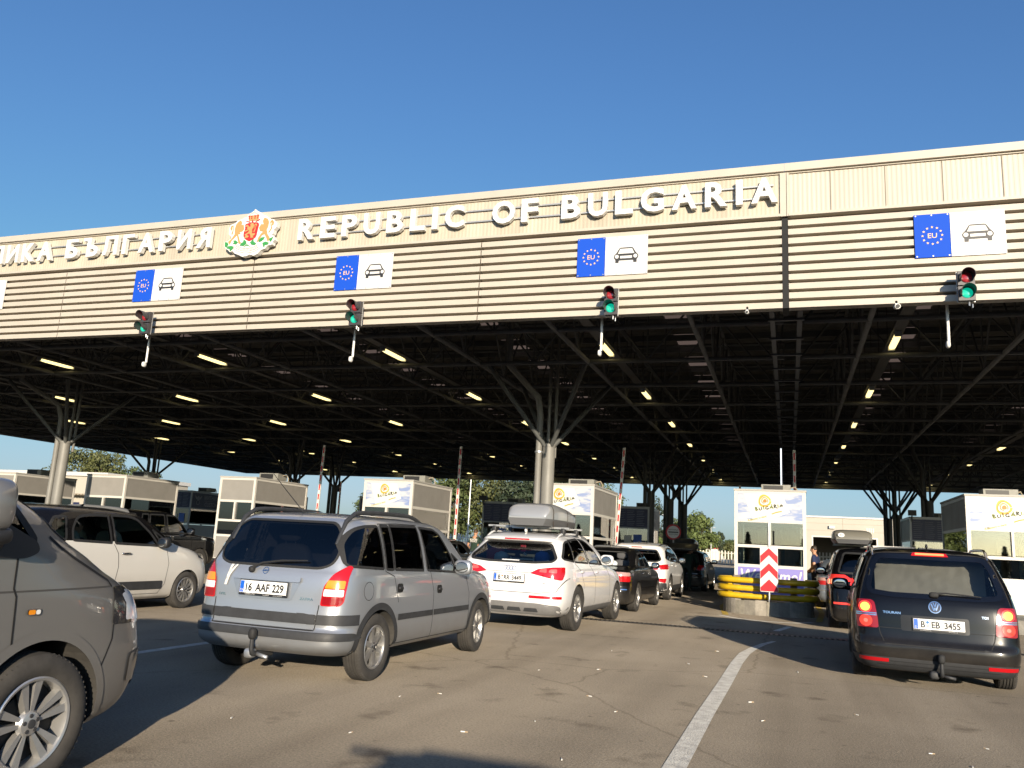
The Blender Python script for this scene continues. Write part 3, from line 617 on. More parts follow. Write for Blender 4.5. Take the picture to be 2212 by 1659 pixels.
class Car:
    def __init__(s, name, label, cat, loc, rz, rows, yc, pm, zoff=None, ds=.024, liner=True):
        s.t = thing(name, label, cat, (loc[0],loc[1],0), R(-rz)); s.V, s.F, s.N, s.K = loft(rows,yc,ds,zoff); s.pm = pm
        s.bvh = BVHTree.FromPolygons([tuple(v) for v in s.V.tolist()], [tuple(f) for f in s.F.tolist()])
        a,b,c,d = [s.V[s.F[:,i]] for i in range(4)]; s.C = (a+b+c+d)/4; n = np.cross(c-a,d-b); l = np.linalg.norm(n,axis=1); s.Nf = n/np.maximum(l,1e-12)[:,None]
        s.alive = np.ones(len(s.F),bool); s.ymid = yc; s.ds = ds; s.holes = np.zeros(len(s.F),bool); s.want_liner = liner; s.wheels = []
        out = (s.Nf*(s.C-np.array([0,yc,.8]))).sum(1).mean() > 0
        if not out: s.F = s.F[:,::-1]; s.Nf = -s.Nf
    # ---- selection by projection
    def sel(s, poly, ax):
        C, N = s.C, s.Nf
        if ax in 'SL': m = pip(C[:,1:3],poly) & ((C[:,0] > .3) if ax == 'S' else (C[:,0] < -.3)) & (np.abs(N[:,0]) > .2)
        elif ax == 'R': m = pip(C[:,[0,2]],poly) & (C[:,1] < s.ymid) & (N[:,1] < -.12)
        elif ax == 'F': m = pip(C[:,[0,2]],poly) & (C[:,1] > s.ymid) & (N[:,1] > .1)
        elif ax == 'T': m = pip(C[:,:2],poly) & (N[:,2] > .2)
        return m
    def cut(s, poly, ax): m = s.sel(poly,ax); s.holes |= m; s.alive &= ~m
    def take(s, name, poly, ax, m=None, label=None):
        k = s.sel(poly,ax) & s.alive
        if not k.any(): return None
        s.alive &= ~k; o = npmesh(name, s.V, s.F[k], m or s.pm, s.t)
        if label: o["label"] = label
        return o
    def hit(s, a, b, ax, off):
        if ax == 'S': o, d = Vector((3,a,b)), Vector((-1,0,0))
        elif ax == 'L': o, d = Vector((-3,a,b)), Vector((1,0,0))
        elif ax == 'R': o, d = Vector((a,-3,b)), Vector((0,1,0))
        elif ax == 'F': o, d = Vector((a,9,b)), Vector((0,-1,0))
        else: o, d = Vector((a,b,4)), Vector((0,0,-1))
        p, n, i, _ = s.bvh.ray_cast(o,d)
        if p is None or (ax == 'R' and p.y > .75): return None
        if n.dot(d) > 0: n = -n
        return p+n*off
    def panel(s, name, poly, ax, m, off=.004, holes=(), grid=.05, parent=None, skirt=0.0, label=None, mi=None):
        xs = [p[0] for p in poly]; ys = [p[1] for p in poly]; pts = []
        # subdivide the outline so it follows the curvature
        def dens(P):
            out = []
            for i in range(len(P)):
                a, b = P[i], P[(i+1)%len(P)]; k = max(1,int(math.hypot(b[0]-a[0],b[1]-a[1])/grid)); out += [(a[0]+(b[0]-a[0])*j/k, a[1]+(b[1]-a[1])*j/k) for j in range(k)]
            return out
        poly = dens(poly); holes = [dens(h) for h in holes]
        G = [(x,y) for x in np.arange(min(xs)+grid/2,max(xs),grid) for y in np.arange(min(ys)+grid/2,max(ys),grid)]
        if G: G = np.array(G); G = [tuple(g) for g in G[pip(G,poly)]]
        V2, F2 = cdt_poly(poly, holes, None, 0, G); V3 = [s.hit(a,b,ax,off) for a,b in V2]; ok = [v is not None for v in V3]
        F3 = [f for f in F2 if all(ok[i] for i in f)]
        if not F3: return None
        mb = MB(); mb.add([v if v is not None else Vector() for v in V3], F3)
        o = mb.build(name, m, parent or s.t, smooth=True, fix=False); me = o.data
        bm = bmesh.new(); bm.from_mesh(me); bmesh.ops.delete(bm, geom=[v for v in bm.verts if not v.link_faces], context='VERTS'); bmesh.ops.recalc_face_normals(bm, faces=bm.faces)
        ctr = Vector((0,s.ymid,.8))
        if sum((f.normal.dot(f.calc_center_median()-ctr)*f.calc_area() for f in bm.faces)) < 0: bmesh.ops.reverse_faces(bm, faces=bm.faces)
        bm.to_mesh(me); bm.free(); me.polygons.foreach_set("use_smooth", [True]*len(me.polygons))
        if label: o["label"] = label
        return o
    def both(s, fn):
        fn(1); fn(-1)
    def mir(s, poly): return [(-a,b) for a,b in reversed(poly)]
    def window(s, name, poly, ax, g, fr=.022, fm=None, frame=True, off=.002):
        s.cut(poly, ax); o = s.panel(name, poly, ax, g, off)
        if frame and o:
            c = (sum(p[0] for p in poly)/len(poly), sum(p[1] for p in poly)/len(poly)); n = len(poly); A = sum(poly[i-1][0]*poly[i][1]-poly[i][0]*poly[i-1][1] for i in range(n))
            sg = 1 if A > 0 else -1; outp, inp = [], []
            for i in range(n):
                p, a, b = Vector(poly[i]), Vector(poly[i-1]), Vector(poly[(i+1)%n]); d = ((p-a).normalized()+(b-p).normalized()); d = d.normalized() if d.length > 1e-6 else (b-p).normalized(); nn = Vector((d.y,-d.x))*sg
                outp.append(tuple(p+nn*fr)); inp.append(tuple(p-nn*fr*.9))
            s.panel("window_seal", outp, ax, fm or M["rubber"], .0045, [inp], .05, o)
        return o
    def seam(s, pts, ax, w=.008, m=None, parent=None, name="panel_gap", off=.0025):
        P = []
        for i in range(len(pts)-1):
            a, b = Vector(pts[i]), Vector(pts[i+1]); k = max(1,int((b-a).length/.03)); P += [a+(b-a)*j/k for j in range(k)]
        P.append(Vector(pts[-1])); mb = MB(); prev = None; vs = []; fs = []
        for i,p in enumerate(P):
            d = (P[min(i+1,len(P)-1)]-P[max(i-1,0)]).normalized(); n = Vector((-d.y,d.x))*w/2
            A = s.hit(p.x+n.x,p.y+n.y,ax,off); B = s.hit(p.x-n.x,p.y-n.y,ax,off)
            if A is None or B is None: prev = None; continue
            vs += [A,B]
            if prev is not None: fs.append((prev,prev+1,len(vs)-1,len(vs)-2))
            prev = len(vs)-2
        if fs: return mb.add(vs,fs).build(name, m or M["seam"], parent or s.t, fix=False)
    def arches(s, ys, Ra, zc, lip=None, lipw=.035, cover=.0):
        for y in ys:
            c = circ(y,zc,Ra,40)
            for ax in 'SL':
                k = pip(s.C[:,1:3],c) & ((s.C[:,0] > .45) if ax == 'S' else (s.C[:,0] < -.45)); s.alive &= ~k; s.holes |= k
                ring = [(y+(Ra+lipw)*math.cos(R(a)), zc+(Ra+lipw)*math.sin(R(a))) for a in range(-38,219,6)]; rin = [(y+(Ra-.022)*math.cos(R(a)), zc+(Ra-.022)*math.sin(R(a))) for a in range(218,-39,-6)]
                s.panel("wheel_arch_trim", ring+rin, ax, lip or s.pm, .007, grid=.06)
                sg = 1 if ax == 'S' else -1; mb = MB(); vs = []; n = 24; zlo = s.V[:,2].min()+.03; am = math.asin(max(-.6,min(.6,(zlo-zc)/Ra))); A_ = [am+(math.pi-2*am)*i/n for i in range(n+1)]
                for i in range(n+1):
                    a = A_[i]; yy, zz = y+(Ra-.012)*math.cos(a), zc+(Ra-.012)*math.sin(a); p = s.hit(yy,zz,ax,.004)
                    xo = abs(p.x) if p is not None else .8; vs += [(sg*(xo-.002),yy,zz),(sg*.50,yy,zz)]
                mb.add(vs,[(2*i,2*i+1,2*i+3,2*i+2) for i in range(n)]); mb.flat([(y+(Ra-.012)*math.cos(a),zc+(Ra-.012)*math.sin(a)) for a in A_], YZ, sg*.50)
                mb.build("wheel_arch_liner", M["liner"], s.t, smooth=False)
    def finish(s, zcabin=.70, roof=None):
        if roof:
            k = s.alive & roof(s.C); s.alive &= ~k; npmesh("roof", s.V, s.F[k], roof.m, s.t)
        npmesh("body", s.V, s.F[s.alive], s.pm, s.t)
        if s.want_liner:
            vn = np.zeros_like(s.V)
            for i in range(4): np.add.at(vn, s.F[:,i], s.Nf)
            vn /= np.maximum(np.linalg.norm(vn,axis=1),1e-9)[:,None]; k = (~s.holes) & (s.C[:,2] > zcabin)
            npmesh("cabin_lining", s.V-vn*.035, s.F[k][:,::-1], M["cabin"], s.t)
        z0 = s.V[:,2].min(); b = s.V[:s.N]; MB().add([(v[0]*.97,v[1],z0+.012) for v in b], [tuple(range(s.N))]).box(-.62,.62,b[:,1].min()+.35,b[:,1].max()-.3,z0-.04,z0+.011).build("underbody", M["black"], s.t, fix=False)
        return s.t
WH = {}
def wheel_parts(key, Rt, w, Rr, style, n, rimm):
    if key in WH: return WH[key]
    tm = MB(); h = w/2; pr = [(-h*.80,Rr-.005),(-h*.97,Rr+.02),(-h,Rr+(Rt-Rr)*.5),(-h*.93,Rt-.022),(-h*.80,Rt-.006)]
    for g in (-.45,-.15,.15,.45): pr += [(h*(g-.045),Rt),(h*(g-.03),Rt-.009),(h*(g+.03),Rt-.009),(h*(g+.045),Rt)]
    pr += [(h*.80,Rt-.006),(h*.93,Rt-.022),(h,Rr+(Rt-Rr)*.5),(h*.97,Rr+.02),(h*.80,Rr-.005)]
    tm.lathe(pr, 56, 'x'); 
    nb = 64
    for k in range(nb):   # shoulder blocks
        a = 2*math.pi*k/nb; c, q = math.cos(a), math.sin(a)
        for sg in (-1,1): tm.bar((sg*h*.62,(Rt-.007)*c,(Rt-.007)*q),(sg*h*.88,(Rt-.022)*c,(Rt-.022)*q), Rt*2*math.pi/nb*.62, .009)
    rm = MB(); f = h*.86
    rm.lathe([(f,Rr+.002),(f+.006,Rr-.006),(f+.002,Rr-.018),(f-.025,Rr-.026),(-h*.7,Rr-.03)], 48, 'x')
    hub = Rr*.24; rm.lathe([(f-.035,hub*1.25),(f-.012,hub),(f-.006,hub*.55),(f-.004,0)], 24, 'x')
    for k in range(n):
        a0 = 2*math.pi*k/n+(math.pi/2)
        def P(r,da,x): return (x, r*math.cos(a0+da), r*math.sin(a0+da))
        if style == 'blade':    # one wide tapering spoke
            wi, wo = .50*2*math.pi/n, .17*2*math.pi/n
            wi = min(.62*math.pi/n*2*.8, 1.2*hub/ hub*.40*2*math.pi/n)
            A = [P(hub*.9,-wi,f-.014),P(hub*.9,wi,f-.014),P(Rr-.022,wo,f-.010),P(Rr-.022,-wo,f-.010)]
            B = [P(hub*.9,-wi*1.15,f-.055),P(hub*.9,wi*1.15,f-.055),P(Rr-.022,wo*1.25,f-.05),P(Rr-.022,-wo*1.25,f-.05)]
            rm.add(A+B, [(0,1,2,3),(0,4,5,1),(1,5,6,2),(2,6,7,3),(3,7,4,0)])
        elif style == 'twin':   # paired spokes, V opening to the rim
            for sg in (-1,1):
                c0, c1 = sg*.20*2*math.pi/n, sg*.165*2*math.pi/n; wi, wo = .125, .105
                A = [P(hub*.9,c0-wi*1.4,f-.022),P(hub*.9,c0+wi*1.4,f-.022),P(Rr-.02,c1+wo,f-.008),P(Rr-.02,c1-wo,f-.008)]
                B = [P(hub*.9,c0-wi*1.5,f-.06),P(hub*.9,c0+wi*1.5,f-.06),P(Rr-.02,c1+wo*1.2,f-.05),P(Rr-.02,c1-wo*1.2,f-.05)]
                rm.add(A+B, [(0,1,2,3),(0,4,5,1),(1,5,6,2),(2,6,7,3),(3,7,4,0)])
        elif style == 'dog':    # dog-bone spoke, waisted in the middle
            A = []; B = []
            for r_,w_ in ((hub*.9,.032),(Rr*.5,.021),(Rr*.78,.026),(Rr-.022,.048)): A += [P(r_,-w_/r_,f-.012),P(r_,w_/r_,f-.012)]; B += [P(r_,-w_*1.1/r_,f-.05),P(r_,w_*1.1/r_,f-.05)]
            fs = []
            for i in range(3): o = 2*i; fs += [(o,o+1,o+3,o+2),(o,o+2,o+10,o+8),(o+1,o+9,o+11,o+3)]
            rm.add(A+B, fs)
    nl = 5
    bm_ = MB(); bm_.lathe([(f-.07,0),(f-.07,Rr*.62),(f-.085,Rr*.62),(f-.085,Rr*.9),(-h*.5,Rr-.03)], 32, 'x')
    lg = MB()
    for k in range(nl):
        a = 2*math.pi*k/nl+.3; lg.tube([(f-.03,hub*.72*math.cos(a),hub*.72*math.sin(a)),(f-.004,hub*.72*math.cos(a),hub*.72*math.sin(a))], .011, 6)
    lg.lathe([(f-.006,hub*.42),(f-.001,hub*.40),(f+.001,0)], 20, 'x')
    WH[key] = [bm_.build("wheel",M["disc"],auto=40), tm.build("tyre",M["tyre"],auto=35), rm.build("rim",rimm,auto=30), lg.build("hub_cap",M["trim"],auto=30)]
    return WH[key]
def add_wheels(car, ys, xo, Rt, w, Rr, style, n, key, rimm=None, spin=(0,0,0,0), steer=0.0):
    P = wheel_parts(key,Rt,w,Rr,style,n,rimm or M["alloy"]); i = 0
    for y in ys:
        for sg in (1,-1):
            first = not P[0].get("used"); src = P[0]
            if first: b = src; src["used"] = 1; kids = P[1:]
            else: b = src.copy(); kids = [q.copy() for q in P[1:]]; COL.objects.link(b); [COL.objects.link(q) for q in kids]
            b.parent = car.t; b.location = (sg*xo,y,Rt); b.rotation_euler = (spin[i%4],0,0 if sg > 0 else math.pi)
            if y == max(ys) and steer: b.rotation_euler = (spin[i%4],0,(0 if sg > 0 else math.pi)-steer)
            for q in kids: q.parent = b; q.location = (0,0,0)
            i += 1
def number_plate(par, at, s1, sub=None, w=.52, h=.112, tilt=0.0, country="D", lead=None, seals=(), fs=.098, sx=.86):
    o = MB().box(-w/2-.008,w/2+.008,-.002,.012,-h/2-.020,h/2+.008).build("number_plate", M["platek"], par); o.location = at; o.rotation_euler = (tilt,0,0)
    MB().box(-w/2,w/2,-.006,-.0025,-h/2,h/2).build("plate_face", M["plate"], o); MB().box(-w/2+.004,-w/2+.046,-.0085,-.0065,-h/2+.004,h/2-.004).build("plate_band", M["plateb"], o)
    mb = MB(); 
    for tx, x in s1: put_text(mb, tx, fs, XZ, x, -.036, -.0075, sx=sx, bold=.0032)
    mb.build("plate_characters", M["platek"], o)
    mb = MB(); put_text(mb, country, .032, XZ, -w/2+.025, -h/2+.012, -.0095); 
    if sub: 
        for tx,x,sz in sub: put_text(mb, tx, sz, XZ, x, -h/2-.0165, -.0045)
    mb.build("plate_small_print", M["signw"], o)
    if seals:
        mb = MB()
        for x,z,r_,k in seals: mb.flat(circ(x,z,r_,16), XZ, -.0085, k)
        mb.build("plate_seal", [mat("seal_orange",(.55,.16,.05),.5),mat("seal_grey",(.35,.36,.37),.5),mat("seal_blue",(.03,.16,.38),.5)], o)
    return o
def seats(car, rows, col=None):
    for y,xs,z in rows:
        for x in xs:
            MB().sq((x,y,z+.30),(.24,.075,.34),.45,.5,16,10,M=Matrix.Rotation(R(12),4,'X')).sq((x,y+.25,z),(.24,.26,.09),.4,.6,16,8).build("seat", col or M["seat"], car.t, smooth=True)
            MB().sq((x,y-.10,z+.74),(.135,.05,.09),.6,.6,14,8).tube([(x-.06,y-.08,z+.58),(x-.06,y-.095,z+.70)],.007,5).tube([(x+.06,y-.08,z+.58),(x+.06,y-.095,z+.70)],.007,5).build("headrest", col or M["seat"], car.t, smooth=True)
def dash(car, y, z, w=.66): MB().sq((0,y,z),(w,.22,.11),.3,.6).build("dashboard", M["cabin"], car.t, smooth=True); MB().lathe([(-.012,.17),(0,.185),(.012,.17),(0,.155)],24,'y',(-.38,y-.42,z+.02),closed=True).build("steering_wheel", M["black"], car.t, smooth=True)
def mirror(car, x, y, z, m, r=(.11,.055,.085), gl=True):
    for sg in (1,-1):
        o = MB().sq((sg*x,y,z),r,.45,.6,18,12).tube([(sg*(x-.16),y+.06,z-.06),(sg*(x-.05),y+.01,z-.05)],[.04,.03],8).build("mirror", m, car.t, smooth=True)
        MB().sq((sg*x,y-r[1]-.001,z),(r[0]*.80,.003,r[2]*.76),.5,1,18,8).build("mirror_glass", M["mirror"], o, smooth=True)
def handle(car, y, z, m, w=.10, recess=False):
    for ax,sg in (('S',1),('L',-1)):
        p = car.hit(y,z,ax,.012)
        if p is None: continue
        if recess: car.panel("handle_recess", rp(rect(y-.065,y+.065,z-.045,z+.045),.03), ax, M["seam"], .004)
        MB().sq((p.x,p.y,p.z),(.016,w,.019),.6,.7,14,8).build("door_handle", m, car.t, smooth=True)
def wiper(car, pts, ax='R'):
    P = [car.hit(a,b,ax,.03) for a,b in pts]; P = [p for p in P if p is not None]; MB().tube(P, [.018]+[.010]*(len(P)-2)+[.006], 6).build("wiper", M["rubber"], car.t, auto=40)
def roof_rails(car, x, y0, y1, zr, m, r=.016, foot=.05):
    for sg in (1,-1):
        pts = []; n = 12
        for i in range(n+1):
            t = i/n; y = y0+(y1-y0)*t; p = car.hit(sg*x,y,'T',0); z = (p.z if p is not None else zr)+foot*min(1,min(t,1-t)*7)-.004; pts.append((sg*x,y,z))
        o = MB().tube(pts, [r*.7]+[r]*(n-1)+[r*.7], 8).build("roof_rail", m, car.t, auto=50)
def badge_text(car, s, size, x, z, ax='R', m=None, bold=.001, off=.006, sx=1.0):
    vs, fs = text(s,size,bold=bold); W = [car.hit(x+a*sx,z+b,ax,off) for a,b,_ in vs]
    if all(w is not None for w in W): return MB().add(W,fs).build("badge_lettering", m or M["chrome"], car.t, fix=False)
def ringp(c, r, w, n=28): return [(c[0]+r*math.cos(2*math.pi*i/n), c[1]+r*math.sin(2*math.pi*i/n)) for i in range(n)], [(c[0]+(r-w)*math.cos(2*math.pi*i/n), c[1]+(r-w)*math.sin(2*math.pi*i/n)) for i in range(n)]
def tow_ball(car, x, z0, z1, y=-.07, sm="galv"):
    o = MB().tube([(x,.25,z0-.02),(x,.05,z0),(x,y+.02,z0+.01),(x,y,z0+.05),(x,y,z1)], [.022,.024,.024,.02,.018], 10).build("tow_hitch", M["trim"], car.t, auto=50)
    MB().sq((x,y,z1+.035),(.038,.038,.052),.8,.7,14,10).build("hitch_cap", M["rubber"], o, smooth=True)
    MB().sq((x-.07,.02,z0),(.05,.05,.045),.6).tube([(x+.02,0,z0),(x+.14,-.01,z0-.02)],.018,8).build("hitch_socket", M[sm], o, smooth=True)
def wind(car, base_z, top_z, wb, wt, g=None):
    poly = rp([(-wt,top_z),(wt,top_z),(wb,base_z),(-wb,base_z)],.06); car.window("windscreen", poly, 'F', g or M["cglass"])
def drop(k, yc, z0=1.0, z1=1.5): return lambda y, z: -k*(y-yc)**2*min(1,max(0,(z-z0)/(z1-z0)))
# ================================================================== silver people carrier (foreground)
pz = paint("silver_blue_paint", (.41,.432,.46), .62, .36)
rows = [(.27,.10,4.12,.79,5,4),(.31,.035,4.20,.835,5,4),(.36,.005,4.26,.855,5,4),(.45,0,4.28,.866,5,4),(.485,.012,4.28,.868,5,4),(.50,.042,4.27,.868,5,4),(.60,.048,4.25,.868,5.2,4),(.72,.062,4.22,.868,5.4,4),(.85,.072,4.12,.862,5.6,3.8),(.94,.085,3.95,.856,5.6,3.6),(.99,.10,3.7,.850,5.6,3.6),(1.03,.118,3.38,.842,5.6,4),(1.12,.15,3.2,.826,5.4,4),(1.25,.205,2.98,.800,5.2,4),(1.38,.275,2.76,.765,5,4),(1.46,.325,2.6,.736,5,4),(1.51,.37,2.46,.700,5,4),(1.54,.43,2.34,.652,5,4),(1.562,.52,2.24,.56,5,4),(1.575,.62,2.16,.44,5,4),(1.585,.74,2.08,.27,5,4),(1.59,.9,2.0,.02,5,4)]
z = Car("people_carrier", "dusty silver blue people carrier with grey trim in the foreground, Turkish plate 16 AAF 229", "car", (-4.67,6.69), .8, rows, 2.05, pz, drop(.018,1.5))
AR = (.72,3.42)
z.arches(AR, .375, .315, M["trim"], .045)
rw = rp([(-.50,1.475),(.50,1.475),(.585,1.40),(.655,1.20),(.63,1.09),(.52,1.045),(-.52,1.045),(-.63,1.09),(-.655,1.20),(-.585,1.40)], .07)
z.window("rear_window", rw, 'R', M["dglass"], .012)
sw = [rp([(.22,1.08),(.79,1.055),(.775,1.465),(.56,1.455),(.40,1.42),(.27,1.28)],[.05,.02,.02,.05,.08,.06]), rp([(.845,1.05),(1.00,1.045),(1.00,1.475),(.835,1.47)],.015), rp([(1.03,1.045),(1.70,1.03),(1.66,1.49),(1.03,1.478)],.015), rp([(1.80,1.03),(2.62,1.0),(2.44,1.22),(2.23,1.425),(2.10,1.475),(1.74,1.485)],[.02,.02,.03,.03,.05,.02]), rp([(2.66,1.0),(2.98,1.0),(2.50,1.21)],.01)]
for ax in 'SL':
    for i,p in enumerate(sw): z.window("quarter_window" if i in (0,4) else "side_window", p, ax, M["dglass"] if i < 3 else M["cglass"], .014)
wind(z, 1.02, 1.46, .74, .60)
for ax in 'SL':
    z.take("door", [(.86,.31),(1.02,.31),(1.02,.60),(1.10,.72),(1.10,.80),(1.0,.98),(.82,1.03),(.81,1.50),(1.71,1.51),(1.86,1.02),(1.94,.8),(1.94,.31)], ax)
    z.take("door", [(1.95,.31),(1.95,.8),(1.87,1.02),(1.73,1.51),(2.2,1.49),(2.72,1.02),(3.0,.8),(3.02,.31)], ax)
    z.seam([(1.10,.72),(1.0,.98),(.82,1.03),(.81,1.49),(1.2,1.505),(1.71,1.51)], ax); z.seam([(1.955,.30),(1.955,.8),(1.87,1.02),(1.77,1.30),(1.725,1.50)], ax); z.seam([(3.02,.30),(3.0,.75),(2.90,.95)], ax)
    z.panel("side_rub_strip", rect(1.10,1.945,.545,.605), ax, M["trim"], .010); z.panel("side_rub_strip", rect(1.965,3.0,.545,.605), ax, M["trim"], .010); z.panel("side_rub_strip", rect(.06,.36,.545,.64), ax, M["trim"], .008)
    z.seam([(1.06,.315),(3.05,.315)], ax, .007)
z.panel("fuel_flap", circ(.49,.85,.082,28), 'S', pz, .004); z.seam([(.49+.084*math.cos(R(a)),.85+.084*math.sin(R(a))) for a in range(0,361,12)], 'S', .006, off=.004)
tg = rp([(-.575,1.03),(-.56,.5),(.56,.5),(.575,1.03),(.69,1.1),(.69,1.25),(.60,1.48),(.50,1.53),(-.50,1.53),(-.60,1.48),(-.69,1.25),(-.69,1.1)],.03)
z.take("tailgate", tg, 'R')
z.seam([(-.575,.72),(-.56,.495),(.56,.495),(.575,.72)], 'R', .010)
z.panel("rear_rub_strip", rect(-.555,.555,.548,.635), 'R', M["trim"], .010, grid=.04)
for sx in (-1,1): z.panel("rear_rub_strip", [(sx*a,b) for a,b in rect(.572,.845,.548,.635)], 'R', M["trim"], .010, grid=.03)
z.panel("bumper_strip", rp([(-.84,.41),(.84,.41),(.855,.445),(.84,.478),(-.84,.478),(-.855,.445)],.02), 'R', M["trim"], .010, grid=.04)
for sx in (-1,1):
    T_ = lambda P: [(sx*a,b) for a,b in P]
    L_ = z.panel("tail_light", rp(T_([(.585,.715),(.75,.715),(.778,.75),(.785,.90),(.78,1.07),(.76,1.085),(.665,1.00),(.60,.89)]),.025), 'R', M["redl"], .010, grid=.03)
    z.panel("turn_signal_lens", rp(T_([(.610,.872),(.770,.872),(.770,.945),(.632,.945)]),.01), 'R', M["amber"], .0125, grid=.03, parent=L_)
    z.panel("reversing_lens", rp(T_([(.605,.803),(.770,.803),(.770,.864),(.608,.864)]),.01), 'R', M["clear"], .0125, grid=.03, parent=L_)
    z.panel("brake_lens", rp(T_([(.605,.728),(.75,.728),(.770,.76),(.770,.795),(.602,.795)]),.01), 'R', M["reddk"], .0125, grid=.03, parent=L_)
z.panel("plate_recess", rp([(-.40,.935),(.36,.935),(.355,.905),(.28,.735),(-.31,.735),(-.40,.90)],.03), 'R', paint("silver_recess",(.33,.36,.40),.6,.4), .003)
z.panel("tailgate_grip", rp(rect(-.40,.36,.905,.955),.02), 'R', pz, .022)
number_plate(z.t, (-.02,.045,.84), [("16",-.165),("AAF",-.005),("229",.165)], [("LİDER OTO",-.14,.021),("FULL SERVİS",.04,.013),("0 224 443 29 65 BURSA",.17,.010)], tilt=R(-4), country="TR")
o_, i_ = ringp((-.05,.995),.032,.006); z.panel("badge", o_, 'R', M["chrome"], .008, [i_], .03); z.panel("badge", [(-.095,.990),(-.05,.988),(-.005,.998),(-.05,1.002)], 'R', M["chrome"], .009)
badge_text(z, "ZAFIRA", .032, .44, .755, sx=1.3); badge_text(z, "OPEL", .030, -.50, .745, sx=1.2)
wiper(z, [(-.20,1.0),(-.10,1.055),(.1,1.085),(.38,1.10)])
MB().sq((-.2,.085,1.0),(.03,.03,.03),.8).build("wiper_pivot", M["rubber"], z.t, smooth=True)
z.panel("dangling_ribbon", [(-.46,1.03),(-.43,1.03),(-.46,.93),(-.44,.98),(-.40,1.03),(-.38,1.03),(-.44,.93),(-.46,.84),(-.49,.84)][::-1], 'R', mat("ribbon_cloth",(.62,.60,.55),.8), .012, grid=.03)
tow_ball(z, .0, .25, .40)
roof_rails(z, .59, .26, 2.05, 1.55, M["trim"], .022, .055); mirror(z, .93, 2.62, 1.06, pz); handle(z, 1.13, .86, M["black"], .045, True); handle(z, 2.11, .82, M["black"], .045, True)
MB().tube([(-.02,.62,1.55),(-.14,.38,1.80),(-.20,.26,1.93)], [.006,.004,.003], 6).build("aerial", M["black"], z.t)
seats(z, [(1.0,(-.36,.36),.62),(1.75,(-.45,0,.45),.66),(2.55,(-.38,.38),.62)]); dash(z, 3.05, .93)
add_wheels(z, AR, .755, .315, .20, .205, 'dog', 6, "w_zaf", spin=(.2,.5,.9,.1), steer=R(-5)); z.finish()
# ================================================================== white SUV with roof box
pq = paint("white_paint", (.74,.73,.715), 0, .3)
rows = [(.25,.12,4.45,.80,5,4),(.30,.05,4.55,.87,5,4),(.38,.01,4.60,.915,5,4),(.46,0,4.63,.93,5,4),(.50,.012,4.63,.935,5,4),(.66,.03,4.60,.938,5,4),(.80,.04,4.5,.938,5,3.8),(.92,.055,4.2,.932,5,3.6),(1.0,.075,3.7,.925,5,3.6),(1.06,.10,3.35,.912,5,4),(1.12,.14,3.2,.895,5,4),(1.22,.25,3.0,.86,4.8,4),(1.34,.40,2.75,.81,4.6,4),(1.43,.48,2.52,.755,4.4,4),(1.465,.40,2.42,.725,4.4,4),(1.49,.39,2.33,.70,4.4,4),(1.53,.47,2.2,.64,4.5,4),(1.56,.6,2.08,.54,4.5,4),(1.58,.75,1.98,.40,4.5,4),(1.59,.95,1.9,.02,4.5,4)]
q = Car("white_suv", "white SUV with a silver roof box, stopped behind the black saloon", "car", (-4.32,12.76), 1.95, rows, 2.25, pq, drop(.02,1.7))
AQ = (.95,3.757); q.arches(AQ, .42, .365, pq, .03)
q.window("rear_window", rp([(-.56,1.40),(.56,1.40),(.74,1.16),(.70,1.11),(.4,1.085),(-.4,1.085),(-.70,1.11),(-.74,1.16)],.05), 'R', M["cglass"], .018)
for ax in 'SL':
    for i,p in enumerate([rp([(.36,1.16),(.77,1.125),(.90,1.45),(.74,1.43)],[.05,.01,.01,.05]), rp([(.82,1.12),(1.62,1.10),(1.55,1.50),(.94,1.465)],.02), rp([(1.69,1.10),(2.60,1.075),(2.30,1.30),(1.95,1.48),(1.62,1.50)],[.02,.03,.05,.08,.02])]): q.window("quarter_window" if i == 0 else "side_window", p, ax, M["dglass"] if i < 2 else M["cglass"], .016)
wind(q, 1.08, 1.44, .78, .62)
for ax in 'SL':
    q.take("door", [(.83,1.11),(1.28,.80),(1.26,.38),(2.05,.38),(2.05,.9),(1.66,1.1),(1.58,1.51),(.93,1.475)], ax); q.take("door", [(2.06,.38),(2.06,.9),(1.68,1.1),(1.61,1.51),(2.0,1.48),(2.65,1.07),(3.1,.9),(3.12,.38)], ax)
    q.seam([(.80,1.10),(1.12,.96),(1.30,.74),(1.27,.38)], ax); q.seam([(2.05,.38),(2.06,.86),(1.66,1.09)], ax); q.seam([(3.15,.38),(3.12,.85),(2.8,1.05)], ax)
    q.panel("sill_cladding", [(1.36,.25),(3.35,.25),(3.37,.37),(1.36,.37)], ax, mat("grey_cladding",(.16,.155,.15),.55,noise=.2,nscale=6), .008)
q.take("tailgate", rp([(-.90,1.08),(-.92,.85),(-.80,.645),(-.5,.615),(.5,.615),(.80,.645),(.92,.85),(.90,1.08),(.62,1.46),(-.62,1.46)],.03), 'R')
q.seam([(-.92,.86),(-.80,.65),(-.5,.615),(.5,.615),(.80,.65),(.92,.86)], 'R', .009)
q.seam([(-.40,.925),(.40,.925)], 'R', .007)
q.panel("bumper_cladding", rp([(-.93,.29),(.93,.29),(.93,.40),(.8,.44),(.5,.462),(-.5,.462),(-.8,.44),(-.93,.40)],.02), 'R', MATS["grey_cladding"], .008)
for x in (-.42,-.14,.14,.42): q.panel("bumper_recess", rp([(x-.12,.33),(x+.12,.33),(x+.10,.385),(x-.10,.385)],.01), 'R', M["trim"], .011)
